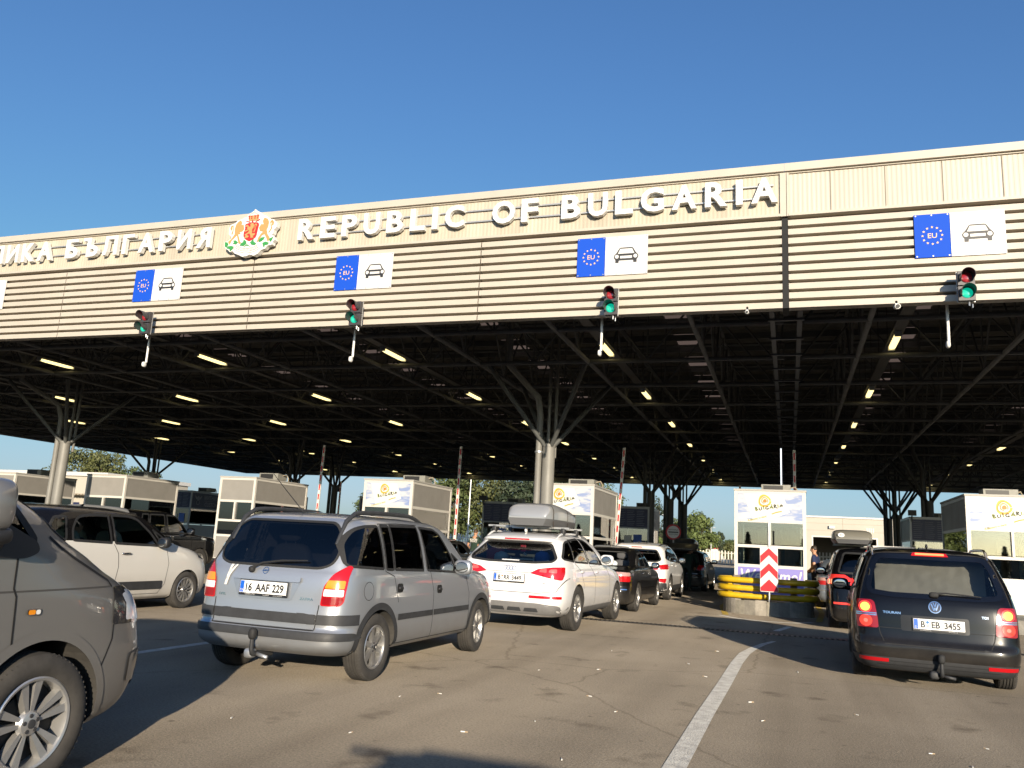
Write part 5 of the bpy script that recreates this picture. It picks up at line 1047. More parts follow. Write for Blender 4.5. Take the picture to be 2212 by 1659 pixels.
w.panel("lower_bumper", rp(rect(-.88,.88,.25,.50),.03), 'R', M["trim"], .008); w.panel("brake_light", rect(-.16,.16,1.455,1.48), 'R', lit_r, .008); number_plate(w.t, (0,.02,.74), [("34",-.165),("HV",-.02),("81",.15)], country="TR")
mirror(w, 1.0, 2.72, 1.13, M["black"], (.11,.06,.085)); handle(w, 1.2, .98, pq, .085); handle(w, 2.0, .96, pq, .085); roof_rails(w, .62, .6, 2.1, 1.55, M["black"], .016, .04); seats(w, [(1.45,(-.38,.38),.68),(2.3,(-.36,.36),.66)]); MB().sq((0,.7,1.61),(.015,.05,.04),.9).build("roof_aerial", M["black"], w.t, smooth=True); w.finish(.8)
# dark estate with its tailgate up
pd = paint("dark_blue_black_paint", (.0035,.004,.006), 0, .3, dust=.02)
rows = [(.20,.10,4.2,.80,5,4),(.28,.02,4.35,.86,5,4),(.40,0,4.42,.88,5,4),(.55,0,4.43,.885,5,4),(.60,.03,4.42,.886,5,4),(.78,.05,4.3,.884,5,3.8),(.90,.07,3.9,.876,5,3.5),(.97,.10,3.45,.866,5,3.8),(1.05,.16,3.2,.845,4.8,4),(1.2,.28,2.95,.80,4.6,4),(1.32,.38,2.7,.75,4.6,4),(1.40,.44,2.5,.70,4.6,4),(1.44,.52,2.35,.60,4.6,4),(1.465,.65,2.2,.45,4.6,4),(1.475,.9,2.0,.02,4.6,4)]
d = Car("dark_estate_car", "black estate car with its tailgate raised, being searched by an officer", "car", (-3.80,30.9), 1.0, rows, 2.1, pd, None, .036); d.arches((1.0,3.62),.365,.315,pd,.03); d.cut(rp([(-.58,1.36),(.58,1.36),(.70,1.05),(.66,.66),(-.66,.66),(-.70,1.05)],.05),'R')
for ax in 'SL':
    for p in (rp([(.55,1.10),(1.0,1.05),(1.05,1.36),(.72,1.34)],.03), rp([(1.1,1.045),(1.75,1.03),(1.72,1.40),(1.12,1.37)],.03), rp([(1.82,1.03),(2.75,1.0),(2.30,1.30),(2.05,1.39),(1.79,1.40)],.03)): d.window("side_window", p, ax, M["cglass"], .02)
for sx in (-1,1): d.panel("tail_light", rp([(sx*.60,.78),(sx*.86,.78),(sx*.86,.95),(sx*.66,.95)],.02), 'R', M["redl"], .009)
d.seam([(-.80,.58),(.80,.58)],'R',.02,M["chrome"],name="bumper_strip",off=.008)
tg_ = MB().sq((0,0,0),(.66,.42,.045),.3,.6,24,8).build("raised_tailgate", pd, d.t, smooth=True); tg_.location = (0,.10,1.60); tg_.rotation_euler = (R(14),0,0)
MB().box(-.45,.45,-.40,-.34,-.06,-.02).build("tailgate_grip", M["black"], tg_)
for sx in (-1,1): MB().tube([(sx*.62,.30,1.05),(sx*.60,.02,1.55)],.014,6).build("gas_strut", M["trim"], d.t)
add_wheels(d,(1.0,3.62),.77,.315,.205,.2,'blade',5,"w_simple"); mirror(d,.97,2.7,1.08,pd,(.11,.06,.08)); seats(d,[(1.5,(-.38,.38),.6),(2.4,(-.36,.36),.6)]); d.finish(.6)
for y in (1.0,1.9): MB().box(-.7,.7,y-.03,y+.03,1.51,1.535).build("roof_bar", M["black"], d.t)
roof_box("roof_box", "dark grey roof box on the black estate car with raised tailgate", d, (.05,.55,1.56), 1.9, .80, .36, mat("box_charcoal",(.05,.052,.055),.35,coat=.3), M["black"], .45)
# dark MPV with roof box in the right lane, and the car ahead of it
rows = [(.18,.12,4.5,.82,5,4),(.26,.03,4.68,.90,5,4),(.42,0,4.76,.925,5,4),(.58,.02,4.75,.93,5,4),(.80,.05,4.6,.928,5,3.8),(.95,.08,4.2,.92,5,3.5),(1.03,.11,3.8,.91,5,3.8),(1.12,.16,3.55,.89,5,4),(1.28,.24,3.25,.85,5,4),(1.45,.34,2.95,.80,5,4),(1.55,.41,2.75,.755,5,4),(1.61,.48,2.58,.69,5,4),(1.64,.58,2.45,.58,5,4),(1.66,.75,2.3,.40,5,4),(1.67,.95,2.2,.02,5,4)]
m = simple("dark_people_carrier", "dark people carrier with lit brake lights and roof box, ahead of the black one", "car", (1.66,18.0), 1.5, rows, 2.2, pb, (.95,3.85), rp([(-.60,1.54),(.60,1.54),(.72,1.14),(-.72,1.14)],.06), [rp([(.50,1.16),(1.05,1.13),(1.05,1.54),(.66,1.52)],.04), rp([(1.12,1.125),(2.0,1.10),(1.98,1.57),(1.12,1.55)],.03), rp([(2.08,1.10),(3.1,1.06),(2.65,1.40),(2.4,1.56),(2.05,1.58)],.03)], (1.08,1.54,.80,.64), [([(.42,.99),(.90,.90),(.915,1.10),(.60,1.10)],mat("lit_red_band",(.6,.03,.03),.2,coat=.5,emit=(1,.04,.02),estr=.30)),([(.76,.92),(.91,.90),(.91,1.0),(.78,1.0)],mat("lit_tail_core",(.8,.2,.1),.3,emit=(1,.25,.10),estr=1.6))], .335, 'blade', 5, "w_simple2", glassm="dglass", doors=([(2.03,.4),(2.05,1.09)],[(3.2,.4),(3.2,1.03)]))
m.panel("brake_light", rect(-.18,.18,1.575,1.60), 'R', lit_r, .008); 
for sx in (-1,1): m.panel("reflector", rect(*sorted((sx*.52,sx*.82)),.52,.56), 'R', lit_d, .008)
mirror(m, 1.03, 3.0, 1.13, pb, (.12,.06,.09)); handle(m, 1.35, .98, pb, .085); handle(m, 2.3, .96, pb, .085); seats(m, [(1.6,(-.4,.4),.68),(2.6,(-.4,.4),.66)]); number_plate(m.t, (0,.02,.80), [("B",-.165),("KT",-.04),("2708",.13)], seals=((-.115,0,.016,1),))
for y in (1.0,1.9): MB().box(-.78,.78,y-.03,y+.03,1.705,1.73).build("roof_bar", M["offwhite"], m.t)
m.finish(.8)
roof_box("roof_box", "olive grey roof box with white D sticker on the dark people carrier", m, (-.42,.45,1.735), 1.9, .80, .30, mat("box_olive",(.16,.15,.12),.35,coat=.3), M["black"], .45)
o = MB().flat(circ(0,0,.05,18), XZ, 0); put_text(o, "D", .06, XZ, 0, -.02, -.002, 1); o = o.build("country_sticker", [M["signw"],M["platek"]], bpy.data.objects["roof_box.002"]); o.location = (-.22,-.012,.17); o.scale = (1.3,1,.9)
e2 = dup(s.t, (1.62,25.6,0), R(-1), "silver blue saloon far ahead in the right lane"); e2.name = "silver_saloon"; pe = paint("pale_blue_paint",(.22,.27,.34),.5,.3)
for ch in e2.children:
    if ch.name.split(".")[0] in ("body","wheel_arch_trim","mirror"): ch.data = ch.data.copy(); ch.data.materials[0] = pe
for ch in e2.children_recursive if hasattr(e2,"children_recursive") else []:
    if ch.name.startswith("plate_characters"): ch.hide_render = False
# small dark hatchback beyond the foreground carrier
rows = [(.20,.10,3.9,.78,5,4),(.28,.03,4.0,.84,5,4),(.42,0,4.06,.86,5,4),(.60,.02,4.05,.866,5,3.8),(.80,.05,3.85,.862,5,3.5),(.90,.08,3.45,.852,5,3.8),(1.0,.13,3.1,.83,4.8,4),(1.15,.25,2.85,.785,4.6,4),(1.27,.36,2.6,.735,4.6,4),(1.34,.44,2.4,.68,4.6,4),(1.37,.55,2.2,.55,4.6,4),(1.39,.9,2.0,.02,4.6,4)]
h = simple("dark_hatchback", "dark hatchback glimpsed between the silver carrier and the white SUV, beside the officer", "car", (-10.55,22.3), 0, rows, 2.0, paint("dark_brown_black_paint",(.004,.004,.004),0,.3, dust=.02), (.75,3.25), rp([(-.55,1.28),(.55,1.28),(.68,1.0),(-.68,1.0)],.05), [rp([(.9,.98),(1.6,.97),(1.58,1.29),(1.05,1.27)],.03), rp([(1.68,.97),(2.5,.95),(2.15,1.2),(1.95,1.28),(1.65,1.3)],.03)], (.97,1.28,.7,.55), [([(.56,.72),(.82,.72),(.82,.95),(.60,.95)],M["redl"])], .30, 'blade', 5, "w_simple", glassm="cglass"); mirror(h,.93,2.5,1.0,M["black"],(.09,.05,.07)); roof_rails(h,.58,.5,2.0,1.36,M["trim"],.014,.04); seats(h,[(1.3,(-.36,.36),.55),(2.1,(-.36,.36),.55)]); h.finish(.75)
# black off-roader behind the white compact
rows = [(.28,.10,4.6,.84,6,5),(.36,.02,4.72,.93,6,5),(.52,0,4.78,.955,6,5),(.75,.0,4.78,.958,6,5),(.95,.01,4.76,.955,6,5),(1.05,.02,4.66,.95,6,5),(1.10,.03,4.2,.942,6,5),(1.14,.04,3.75,.93,6,5),(1.18,.05,3.55,.92,6,5),(1.35,.10,3.35,.885,6,5),(1.55,.18,3.1,.84,6,5),(1.66,.24,2.92,.80,6,5),(1.71,.32,2.8,.70,6,5),(1.735,.5,2.6,.5,6,5),(1.745,.8,2.4,.02,6,5)]
rv = simple("black_off_roader", "black off-roader with chrome side strips beyond the white compact car", "car", (-17.25,16.25), 0, rows, 2.3, pb, (.95,3.85), rp([(-.66,1.62),(.66,1.62),(.76,1.18),(-.76,1.18)],.06), [rp([(.40,1.18),(1.30,1.17),(1.30,1.62),(.50,1.62)],.03), rp([(1.42,1.17),(1.68,1.17),(1.78,1.63),(1.55,1.63)],.02), rp([(1.76,1.17),(2.38,1.17),(2.36,1.64),(1.84,1.63)],.02), rp([(2.50,1.17),(3.35,1.16),(3.05,1.42),(2.82,1.62),(2.46,1.64)],.03)], (1.17,1.64,.82,.70), [([(.78,.70),(.93,.70),(.93,1.1),(.78,1.1)],M["redl"])], .375, 'blade', 5, "w_rr", glassm="cglass", doors=([(2.43,.45),(2.43,1.15)],[(3.45,.45),(3.45,1.13)]))
for ax in 'SL':
    for z0 in (.52,.60): rv.panel("chrome_strip", rect(1.4,3.4,z0,z0+.02), ax, M["chrome"], .010)
    for z0 in (1.0,1.03,1.06): rv.panel("wing_vent", rect(3.85,4.1,z0,z0+.018), ax, M["chrome"], .010)
    rv.panel("headlight", rp(rect(4.45,4.66,.88,1.05),.03), ax, M["clear"], .008)
mirror(rv, 1.05, 3.25, 1.22, pb, (.12,.06,.10)); handle(rv, 2.62, 1.06, M["chrome"], .08); handle(rv, 1.75, 1.06, M["chrome"], .08); seats(rv, [(1.6,(-.42,.42),.8),(2.5,(-.4,.4),.8)]); dash(rv, 3.3, 1.05); rv.finish(.9)
# unseen stand-in for the camera's own car, added behind it to cast its shadow
dup(m.t, (1.46,-3.95,0), 0, "dark people carrier queuing just behind the camera").name = "shadow_stand_in_car"
# ================================================================== islands, booths, barriers
def island(x0,x1,y0,y1,z=.30,name="traffic_island"):
    cx = (x0+x1)/2; w = (x1-x0)/2; arc_ = [(cx-w*math.cos(R(a)), y0+w*.8*(1-math.sin(R(a)))) for a in range(0,181,9)]; poly = arc_+[(x1,y1),(x0,y1)]
    return MB().prism(poly, XY, 0, z).build(name, M["concrete"], None)
ISL = [(-1.5,.48),(-7.55,-5.45),(-13.5,-11.55),(-19.85,-18.0),(-26.6,-24.6),(-33.5,-31.6),(4.25,6.45)]
for i,(a,b) in enumerate(ISL): tag(island(a,b,20.95,52), kind="structure")
# kerb stones round the visible nose
kt = thing("kerb", "rounded nose of worn concrete kerb blocks under the yellow crash rails", "kerb", (-.51,22,0)); cx, w_ = -.51, 1.03
for i in range(12):
    a0, a1 = R(2+14.67*i), R(2+14.67*i+14.1); P = lambda a,k: (cx-(w_+k)*math.cos(a)-cx, 20.95-.05+(w_+k)*.8*(1-math.sin(a))-22)
    poly = [P(a0,.04),P((a0+a1)/2,.05),P(a1,.04),P(a1,-.16),P(a0,-.16)]; MB().prism(poly, XY, 0, .325+.012*((i*7)%3)).build("kerb_block", mat(f"concrete_{i%3}",[(.30,.275,.22),(.25,.23,.19),(.33,.30,.25)][i%3],.9,noise=.35,nscale=4,bump=.4,bscale=25), kt)
# yellow crash rails
rt_ = thing("crash_rail", "three yellow tube crash rails bent round the island nose", "crash rail", (-.52,21.5,0))
for z in (.42,.60,.79):
    pts = [(-.92,1.0,z),(-1.10,.78,z),(-1.16,.45,z),(-1.08,.12,z),(-.85,-.06,z),(-.4,-.14,z),(.0,-.16,z),(.4,-.14,z),(.85,-.06,z),(1.08,.12,z),(1.16,.45,z),(1.10,.78,z),(.92,1.0,z)]
    P = []
    for i in range(len(pts)-1):
        p0,p1,p2,p3 = [Vector(pts[max(0,min(len(pts)-1,i+k))]) for k in (-1,0,1,2)]
        for j in range(4):
            t = j/4; P.append(.5*((2*p1)+(p2-p0)*t+(2*p0-5*p1+4*p2-p3)*t*t+(3*p1-p0-3*p2+p3)*t**3))
    P.append(Vector(pts[-1])); MB().tube(P, .070, 14).build("rail", M["yellow"], rt_, auto=50)
for x in (-.72,.62): MB().box(x-.08,x+.08,.02,.14,.3,.90).build("rail_post", mat("post_grey_brown",(.20,.17,.14),.7,noise=.3), rt_)
# chevron sign on its pole
cs_ = thing("chevron_sign", "red and white chevron board on a thin pole in front of the crash rails", "road sign", (-.46,20.92,0))
MB().tube([(0,.05,0),(0,.05,2.19)], .028, 12).build("pole", M["galv"], cs_, auto=40); MB().tube([(0,.05,2.17),(0,.05,2.2)], .034, 12).build("pole_cap", M["offwhite"], cs_)
MB().prism(rp(rect(-.205,.205,.56,1.60),.03), XZ, 0, .012).build("board", M["signw"], cs_)
mb = MB()
for k,zc in enumerate((1.22,.855,.49)):
    P = [(-.198,zc),(0,zc+.20),(.198,zc),(.198,zc+.18),(0,zc+.375),(-.198,zc+.18)]
    if k == 2: P = [(-.198,.575),(.198,.575),(.198,.66),(0,zc+.365),(-.198,.66)]
    P = [(a,min(b,1.59)) for a,b in P]; mb.flat(P, XZ, -.003)
mb.build("chevron", M["signr"], cs_)
# booths
def cloud_mat():
    m = mat("poster_sky",(.5,.58,.75),.45); n = m.node_tree; b = n.nodes["Principled BSDF"]; tc = n.nodes.new("ShaderNodeTexCoord"); mp = n.nodes.new("ShaderNodeMapping"); mp.inputs["Scale"].default_value = (1.5,1,4.5); t = n.nodes.new("ShaderNodeTexNoise"); t.inputs["Scale"].default_value = 1.6; t.inputs["Detail"].default_value = 7
    r_ = n.nodes.new("ShaderNodeValToRGB"); r_.color_ramp.elements[0].position = .38; r_.color_ramp.elements[0].color = (.20,.26,.45,1); r_.color_ramp.elements[1].position = .58; r_.color_ramp.elements[1].color = (.50,.51,.52,1)
    n.links.new(tc.outputs["Object"],mp.inputs[0]); n.links.new(mp.outputs[0],t.inputs["Vector"]); n.links.new(t.outputs["Fac"],r_.inputs[0]); n.links.new(r_.outputs[0],b.inputs["Base Color"]); return m
PSKY = cloud_mat(); por = mat("poster_orange",(.62,.17,.02),.5); pyl = mat("poster_yellow",(.62,.36,.03),.5); pgr = mat("poster_ink",(.045,.05,.025),.5); pgr2 = mat("poster_ink_green",(.16,.19,.035),.5); welc = mat("welcome_violet",(.20,.18,.48),.5)
FR, GP, BG = M["offwhite"], M["grey"], M["bglass"]
def poster(t, x0, x1, y, z0, z1):
    W, H = x1-x0, z1-z0; o = MB().box(x0,x1,y-.012,y,z0,z1).build("poster", PSKY, t); fn = lambda a,b,d: (x0+a*W, y-.014-d, z1-b*H*1.0)
    def st(x): return x
    L = [(.085,0.0)]; n = 13
    for i in range(n): L += [(.085+.145*(i+.5)/n+.012, (i+.5)/n), (.085+.145*(i+1)/n, (i+1)/n)]
    Rr = [(.70,0.0)]; 
    for i in range(n): Rr += [(.70+.115*(i+.5)/n-.012, .68*(i+.5)/n), (.70+.115*(i+1)/n, .68*(i+1)/n)]
    poly = L+[(.48,1.0)]+list(reversed(Rr)); MB().flat(poly, fn, .001).build("stamp", M["signw"], o)
    mb = MB(); cx, cz = .42, .27; k = W/H
    def blob(r0_, r1_, a0, a1, mi, dx=0, dz=0, nn=30, d=.003):
        pts = [];
        for rr, rng in ((r0_, range(nn+1)), (r1_, range(nn,-1,-1))):
            for i in rng: a = a0+(a1-a0)*i/nn; wv = 1+.06*math.sin(3*a+mi); pts.append((cx+dx+rr*wv*math.cos(a), cz+dz+rr*wv*math.sin(a)*k))
        mb.add([fn(a,b,d) for a,b in pts], [(i,i+1,2*nn-i,2*nn+1-i) for i in range(nn)], mi)
    blob(.100,.072,0,6.2,1); blob(.080,.069,.6,4.9,0,d=.0035); blob(.052,.040,1.6,6.9,0,.004,-.01,d=.004); blob(.030,.0001,0,6.2832,0,.006,.0,d=.0045); blob(.060,.053,3.4,5.8,1,d=.0035)
    S = lambda P_, w_, mi: [mb.add([fn(a+sx_*w_*.5,b+sz*w_*.5*k,.003) for (a,b) in (p,q) for sx_,sz in ((-nx_,-ny_),(nx_,ny_))],[(0,1,3,2)],mi) for p,q in zip(P_,P_[1:]) for ln in [math.hypot(q[0]-p[0],(q[1]-p[1])/k) or 1] for nx_,ny_ in [(-(q[1]-p[1])/k/ln,(q[0]-p[0])/ln)]]
    I = lambda x: .665-.43*(x-.27)      # rising baseline
    def glyph(x, strokes, mi, h=.135):
        for P_ in strokes: S([(x+a, I(x)-b*h) for a,b in P_], .016, mi)
    glyph(.275,[[(0,1),(.012,0)],[(0,1),(.03,.85),(.01,.55)],[(.01,.55),(.045,.3),(.012,0)]],3); glyph(.335,[[(0,.75),(.008,.05),(.03,.05)]],2); glyph(.372,[[(0,.8),(.004,0)]],2); glyph(.40,[[(0,1.05),(.012,0)]],3)
    glyph(.435,[[(.045,.8),(.01,.75),(.0,.2),(.03,.0),(.05,.25),(.03,.3)]],2); glyph(.50,[[(0,0),(.028,.85),(.055,0)],[(.012,.3),(.045,.3)],[(.02,1.2),(.04,1.0)]],3); glyph(.565,[[(0,1),(.008,0)],[(0,1),(.035,.85),(.01,.5),(.055,-.05)]],2); glyph(.625,[[(0,.9),(.006,0)]],3); glyph(.655,[[(0,0),(.02,.8),(.05,.35)],[(.01,.35),(.04,.35)]],2)
    S([(.53,.77),(.60,.70),(.685,.655)], .020, 4)
    vs, fs = text("A discovery to share!", .085*H/.76, sx=.74, bold=.002); ca, sa = math.cos(R(15)), math.sin(R(15))
    mb.add([(x0+.31*W+a*ca-b*sa, y-.018, z1-.985*H+a*sa+b*ca) for a,b,_ in vs], fs, 4)
    mb.build("poster_print", [por,pyl,pgr,pgr2,mat("poster_olive",(.30,.26,.05),.5)], o); return o
def booth(label, x0, x1, y0, y1, front="poster", z0=.30, zt=3.20, banner=None, right_side=True):
    cx, cy = (x0+x1)/2, (y0+y1)/2; t = thing("control_booth", label, "booth", (cx,cy,z0)); W, D, H = (x1-x0)/2, (y1-y0)/2, zt-z0
    h = lambda z: z-z0; zz = [h(.30)+.02, h(1.08), h(1.16), h(1.62), h(1.70), h(2.32), h(2.40), h(3.12)]
    for sx in (-1,1):
        for sy in (-1,1): MB().box(min(sx*W,sx*(W-.09)),max(sx*W,sx*(W-.09)),min(sy*D,sy*(D-.09)),max(sy*D,sy*(D-.09)),0,H).build("corner_post", FR, t)
    mb = MB(); e = W-.091; f = D-.091
    for a,b in ((zz[1],zz[2]),(zz[3],zz[4]),(zz[5],zz[6]),(zz[7],H-.005),(0.0,zz[0])):
        for sy in (-1,1): mb.box(-e,e,sy*D-(.06 if sy > 0 else -.003),sy*D+(.06 if sy < 0 else -.003),a,b)
        for sx in (-1,1): mb.box(sx*W-(.06 if sx > 0 else -.003),sx*W+(.06 if sx < 0 else -.003),-f,f,a,b)
    for sy in (-1,1):
        if front != "plain_open": mb.box(-.03,.03,sy*D-.05,sy*D+.05,zz[4]+.002,zz[5]-.002)
    for sx in (-1,1):
        for y in (-f*.05,): mb.box(sx*W-.05,sx*W+.05,y-.03,y+.03,zz[2]+.002,zz[5]-.002) if False else None
    mb.build("frame_rail", FR, t)
    for sy in (-1,1):
        for a,b,nm,mm in ((zz[6],zz[7],"upper_panel",GP),(zz[4],zz[5],"window",BG),(zz[2],zz[3],"window",BG),(zz[0],zz[1],"lower_panel",GP)):
            if sy < 0 and nm == "upper_panel" and front == "poster": poster(t, -e, e, -D+.014, a, b); continue
            if sy < 0 and nm == "lower_panel" and banner:
                o = MB().box(-e,e,-D+.01,-D+.03,a,b).build("banner", banner, t); m2 = MB(); vs, fs = text("Welcome!", .46, shear=.22, bold=.006); w_ = max(v[0] for v in vs)-min(v[0] for v in vs); m2.add([(v[0]*1.62/w_-.02, -D+.004, a+.40+v[1]*.95) for v in vs], fs); m2.build("welcome_lettering", M["signw"], o); continue
            MB().box(-e,e,sy*D-(.04 if sy > 0 else -.02),sy*D+(.04 if sy < 0 else -.02),a,b).build(nm, mm, t)
    for sx in (-1,1):
        for a,b,nm,mm in ((zz[6],zz[7],"upper_panel",GP),(zz[4],zz[5],"window",BG),(zz[2],zz[3],"window",BG),(zz[0],zz[1],"lower_panel",GP)):
            MB().box(sx*W-(.04 if sx > 0 else -.02),sx*W+(.04 if sx < 0 else -.02),-f,f,a,b).build(nm, mm, t)
    MB().box(-W-.02,W+.02,-D-.02,D+.02,H,H+.05).build("roof", mat("booth_roof",(.36,.35,.33),.6), t)
    # what shows through the glass: desk, wooden door and cupboard, papers
    MB().box(-e+.05,e-.05,.1,f-.25,zz[1]+.02,zz[1]+.06).build("desk", M["wood"], t); MB().box(e-.50,e-.06,f-.12,f-.08,.02,zz[5]).build("inner_door", M["wood"], t); MB().box(-e+.1,-e+.5,f-.2,f-.08,zz[1]+.07,zz[4]+.2).build("cupboard", mat("cupboard_dark",(.10,.055,.025),.5), t)
    MB().box(-.34,-.10,-D+.06,-D+.065,zz[4]+.08,zz[4]+.42).build("notice", mat("kraft_notice",(.45,.33,.20),.7), t); MB().box(-e+.02,e-.02,-f+.02,f-.02,zz[6],zz[6]+.02).build("inner_ceiling", M["cabin"], t); MB().box(-e+.02,e-.02,f-.06,f-.05,zz[0],zz[5]).build("inner_wall", mat("inner_wall_dark",(.06,.055,.05),.8), t)
    return t
def ac_unit(label, x, y, z):
    t = thing("air_conditioner", label, "air conditioner", (x,y,z)); MB().box(-.42,.42,-.30,.30,.03,.27).build("casing", mat("ac_casing",(.22,.22,.20),.5,noise=.2), t)
    MB().box(-.36,.20,-.306,-.301,.06,.24).build("dark_grille", M["black"], t); MB().tube([(.42,.0,.2),(.55,.05,.24),(.62,.1,.12),(.62,.1,.0)],.022,6).build("hose", M["creamd"], t); return t
BO = [(-1.46,.46,24.2,27.4,"poster","booth with BULGARIA poster and violet Welcome banner behind the yellow crash rails",welc),
 (-7.42,-5.52,24.05,27.6,"poster","booth with BULGARIA poster half hidden by the pale steel column and roof box",welc),
 (-13.42,-11.62,24.3,27.6,"poster","booth with BULGARIA poster above the silver people carrier",None),
 (-19.75,-18.2,25.0,28.4,"plain","plain grey booth with wooden interior left of the silver people carrier",None),
 (-26.95,-24.95,25.9,28.9,"plain","plain grey booth right of the left steel column",None),
 (-33.4,-31.4,26.4,29.6,"plain","plain grey booth at the left edge behind the van mirror",None),
 (4.32,6.35,23.75,27.35,"poster","booth with BULGARIA poster and green hills banner at the right edge",mat("welcome_hills",(.30,.40,.36),.5,noise=.5,nscale=2.5,stretch=(.5,1,2),col2=(.62,.68,.70)))]
for i,(a,b,c_,d_,fr_,lb,bn) in enumerate(BO):
    booth(lb,a,b,c_,d_,fr_,banner=bn)
    ac_unit("boxy air conditioner on the roof of the "+["booth behind the crash rails","booth by the steel column","booth above the silver carrier","grey booth left of the silver carrier","grey booth right of the left column","leftmost grey booth","booth at the right edge"][i], (a+b)/2+.15, c_+1.9, 3.255)
# second row, in the shade of the canopy
def customs(label, xr, y, w=1.7, d=3.2, z0=.25, zt=3.42, sign=True):
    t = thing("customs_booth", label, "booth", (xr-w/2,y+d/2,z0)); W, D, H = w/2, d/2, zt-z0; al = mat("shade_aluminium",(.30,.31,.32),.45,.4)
    mb = MB()
    for sx in (-1,1):
        for sy in (-1,1): mb.box(min(sx*W,sx*(W-.08)),max(sx*W,sx*(W-.08)),min(sy*D,sy*(D-.08)),max(sy*D,sy*(D-.08)),0,H)
    for z in (H-.06,H-1.02,H-1.9): mb.box(-W+.08,W-.08,-D+.003,-D+.05,z,z+.06); mb.box(W-.05,W-.003,-D+.08,D-.08,z,z+.06); mb.box(-W+.003,-W+.05,-D+.08,D-.08,z,z+.06)
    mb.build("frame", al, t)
    MB().box(-W+.081,W-.081,-D+.01,-D+.03,H-.955,H-.065).build("information_panel", M["navy"], t)
    mb = MB()
    for i in range(3):
        x = -W+.14+i*(2*W-.28)/3
        for j in range(9): mb.box(x,x+(.30+.12*((i*5+j*3)%4)/4),-D+.005,-D+.0095,H-.18-.085*j,H-.165-.085*j)
    mb.build("panel_print", M["navyt"], t)
    MB().box(W-.03,W-.01,-D+.081,D-.081,H-.955,H-.065).build("side_sign", M["navy"] if sign else GP, t)
    if sign:
        mb = MB(); fn = lambda a,b,d_: (W-.006-d_*0, a, b)
        for s_,z in (("МИТНИЦА",H-.42),("CUSTOMS",H-.82)): put_text(mb, s_, .34, fn, .28, z, 0, sx=.85, bold=.004)
        mb.flat(rect(-.42,1.0,H-.51,H-.495), fn, 0); 
        cx = -D+.62; mb.flat([(cx+a*1.1,H-.42+b*1.1) for a,b in ((-.28,.18),(-.10,.10),(-.05,.16),(.05,.16),(.10,.10),(.28,.18),(.20,.0),(.08,-.04),(-.08,-.04),(-.20,.0))], fn, 0); mb.add(*cdt_poly(circ(cx,H-.62,.15,18),[circ(cx,H-.62,.115,18)],fn,0)); mb.build("customs_lettering", M["navyt"], t)
    for nm,x0,x1,y0,y1 in (("window",-W+.081,W-.081,-D+.02,-D+.03),("window",W-.03,W-.02,-D+.081,D-.081),("window",-W+.02,-W+.03,-D+.081,D-.081)): MB().box(x0,x1,y0,y1,H-1.9+.062,H-1.022).build(nm, BG, t)
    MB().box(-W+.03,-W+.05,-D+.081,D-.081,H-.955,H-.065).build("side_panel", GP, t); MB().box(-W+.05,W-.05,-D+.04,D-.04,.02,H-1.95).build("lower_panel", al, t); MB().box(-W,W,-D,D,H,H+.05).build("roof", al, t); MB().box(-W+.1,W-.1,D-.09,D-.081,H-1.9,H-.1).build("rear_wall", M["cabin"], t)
    MB().box(-.35,.0,-D-.004,-D+.0,H-1.85,H-1.35).build("paper_notice", mat("paper",(.5,.5,.48),.8), t); MB().box(.1,.5,-D-.004,-D,H-1.80,H-1.30).build("price_notice", mat("blue_notice",(.05,.12,.42),.6), t); return t
for xr,y,lb in ((-33.5,40,"navy customs booth seen left of the plain grey booth with wooden interior"),(-27.6,40,"navy customs booth sign showing beside the raised red and white barrier"),(-20.6,40,"navy customs booth hidden behind the plain grey booths"),(-13.37,40,"shaded booth with blue panel behind the police officer"),(-6.41,40,"shaded booth with blue panel and notices above the white crossover"),(.1,40,"shaded booth behind the booth with the crash rails"),(6.75,40,"shaded booth with blue panel above the black people carrier")):
    customs(lb,xr,y); ac_unit("dark air conditioner on the roof of the "+lb.split(" ",1)[1][:60] if False else "air conditioner on the "+{-33.5:"customs booth at the far left",-27.6:"customs booth beside the raised barrier",-20.6:"hidden customs booth",-13.37:"shaded booth behind the officer",-6.41:"shaded booth above the white crossover",.1:"shaded booth behind the crash rails",6.75:"shaded booth above the black carrier"}[xr], xr-.5, y+1.9, 3.475)
    tag(island(xr-2.0,xr+.25,39.2,52,.25), kind="structure")
fl = thing("floodlight","small dark floodlight on the corner of the shaded booth above the black carrier","floodlight",(5.15,39.9,3.5)); MB().box(-.16,.16,-.16,.04,.0,.24).build("lamp_head",M["black"],fl); MB().box(-.02,.02,0,.1,-.25,.0).build("bracket",M["black"],fl)
fl = thing("floodlight","small dark floodlight on the corner of the shaded booth behind the officer","floodlight",(-15.0,39.9,3.5)); MB().box(-.2,.2,-.16,.04,.0,.24).build("lamp_head",M["black"],fl); MB().box(-.02,.02,0,.1,-.25,.0).build("bracket",M["black"],fl)
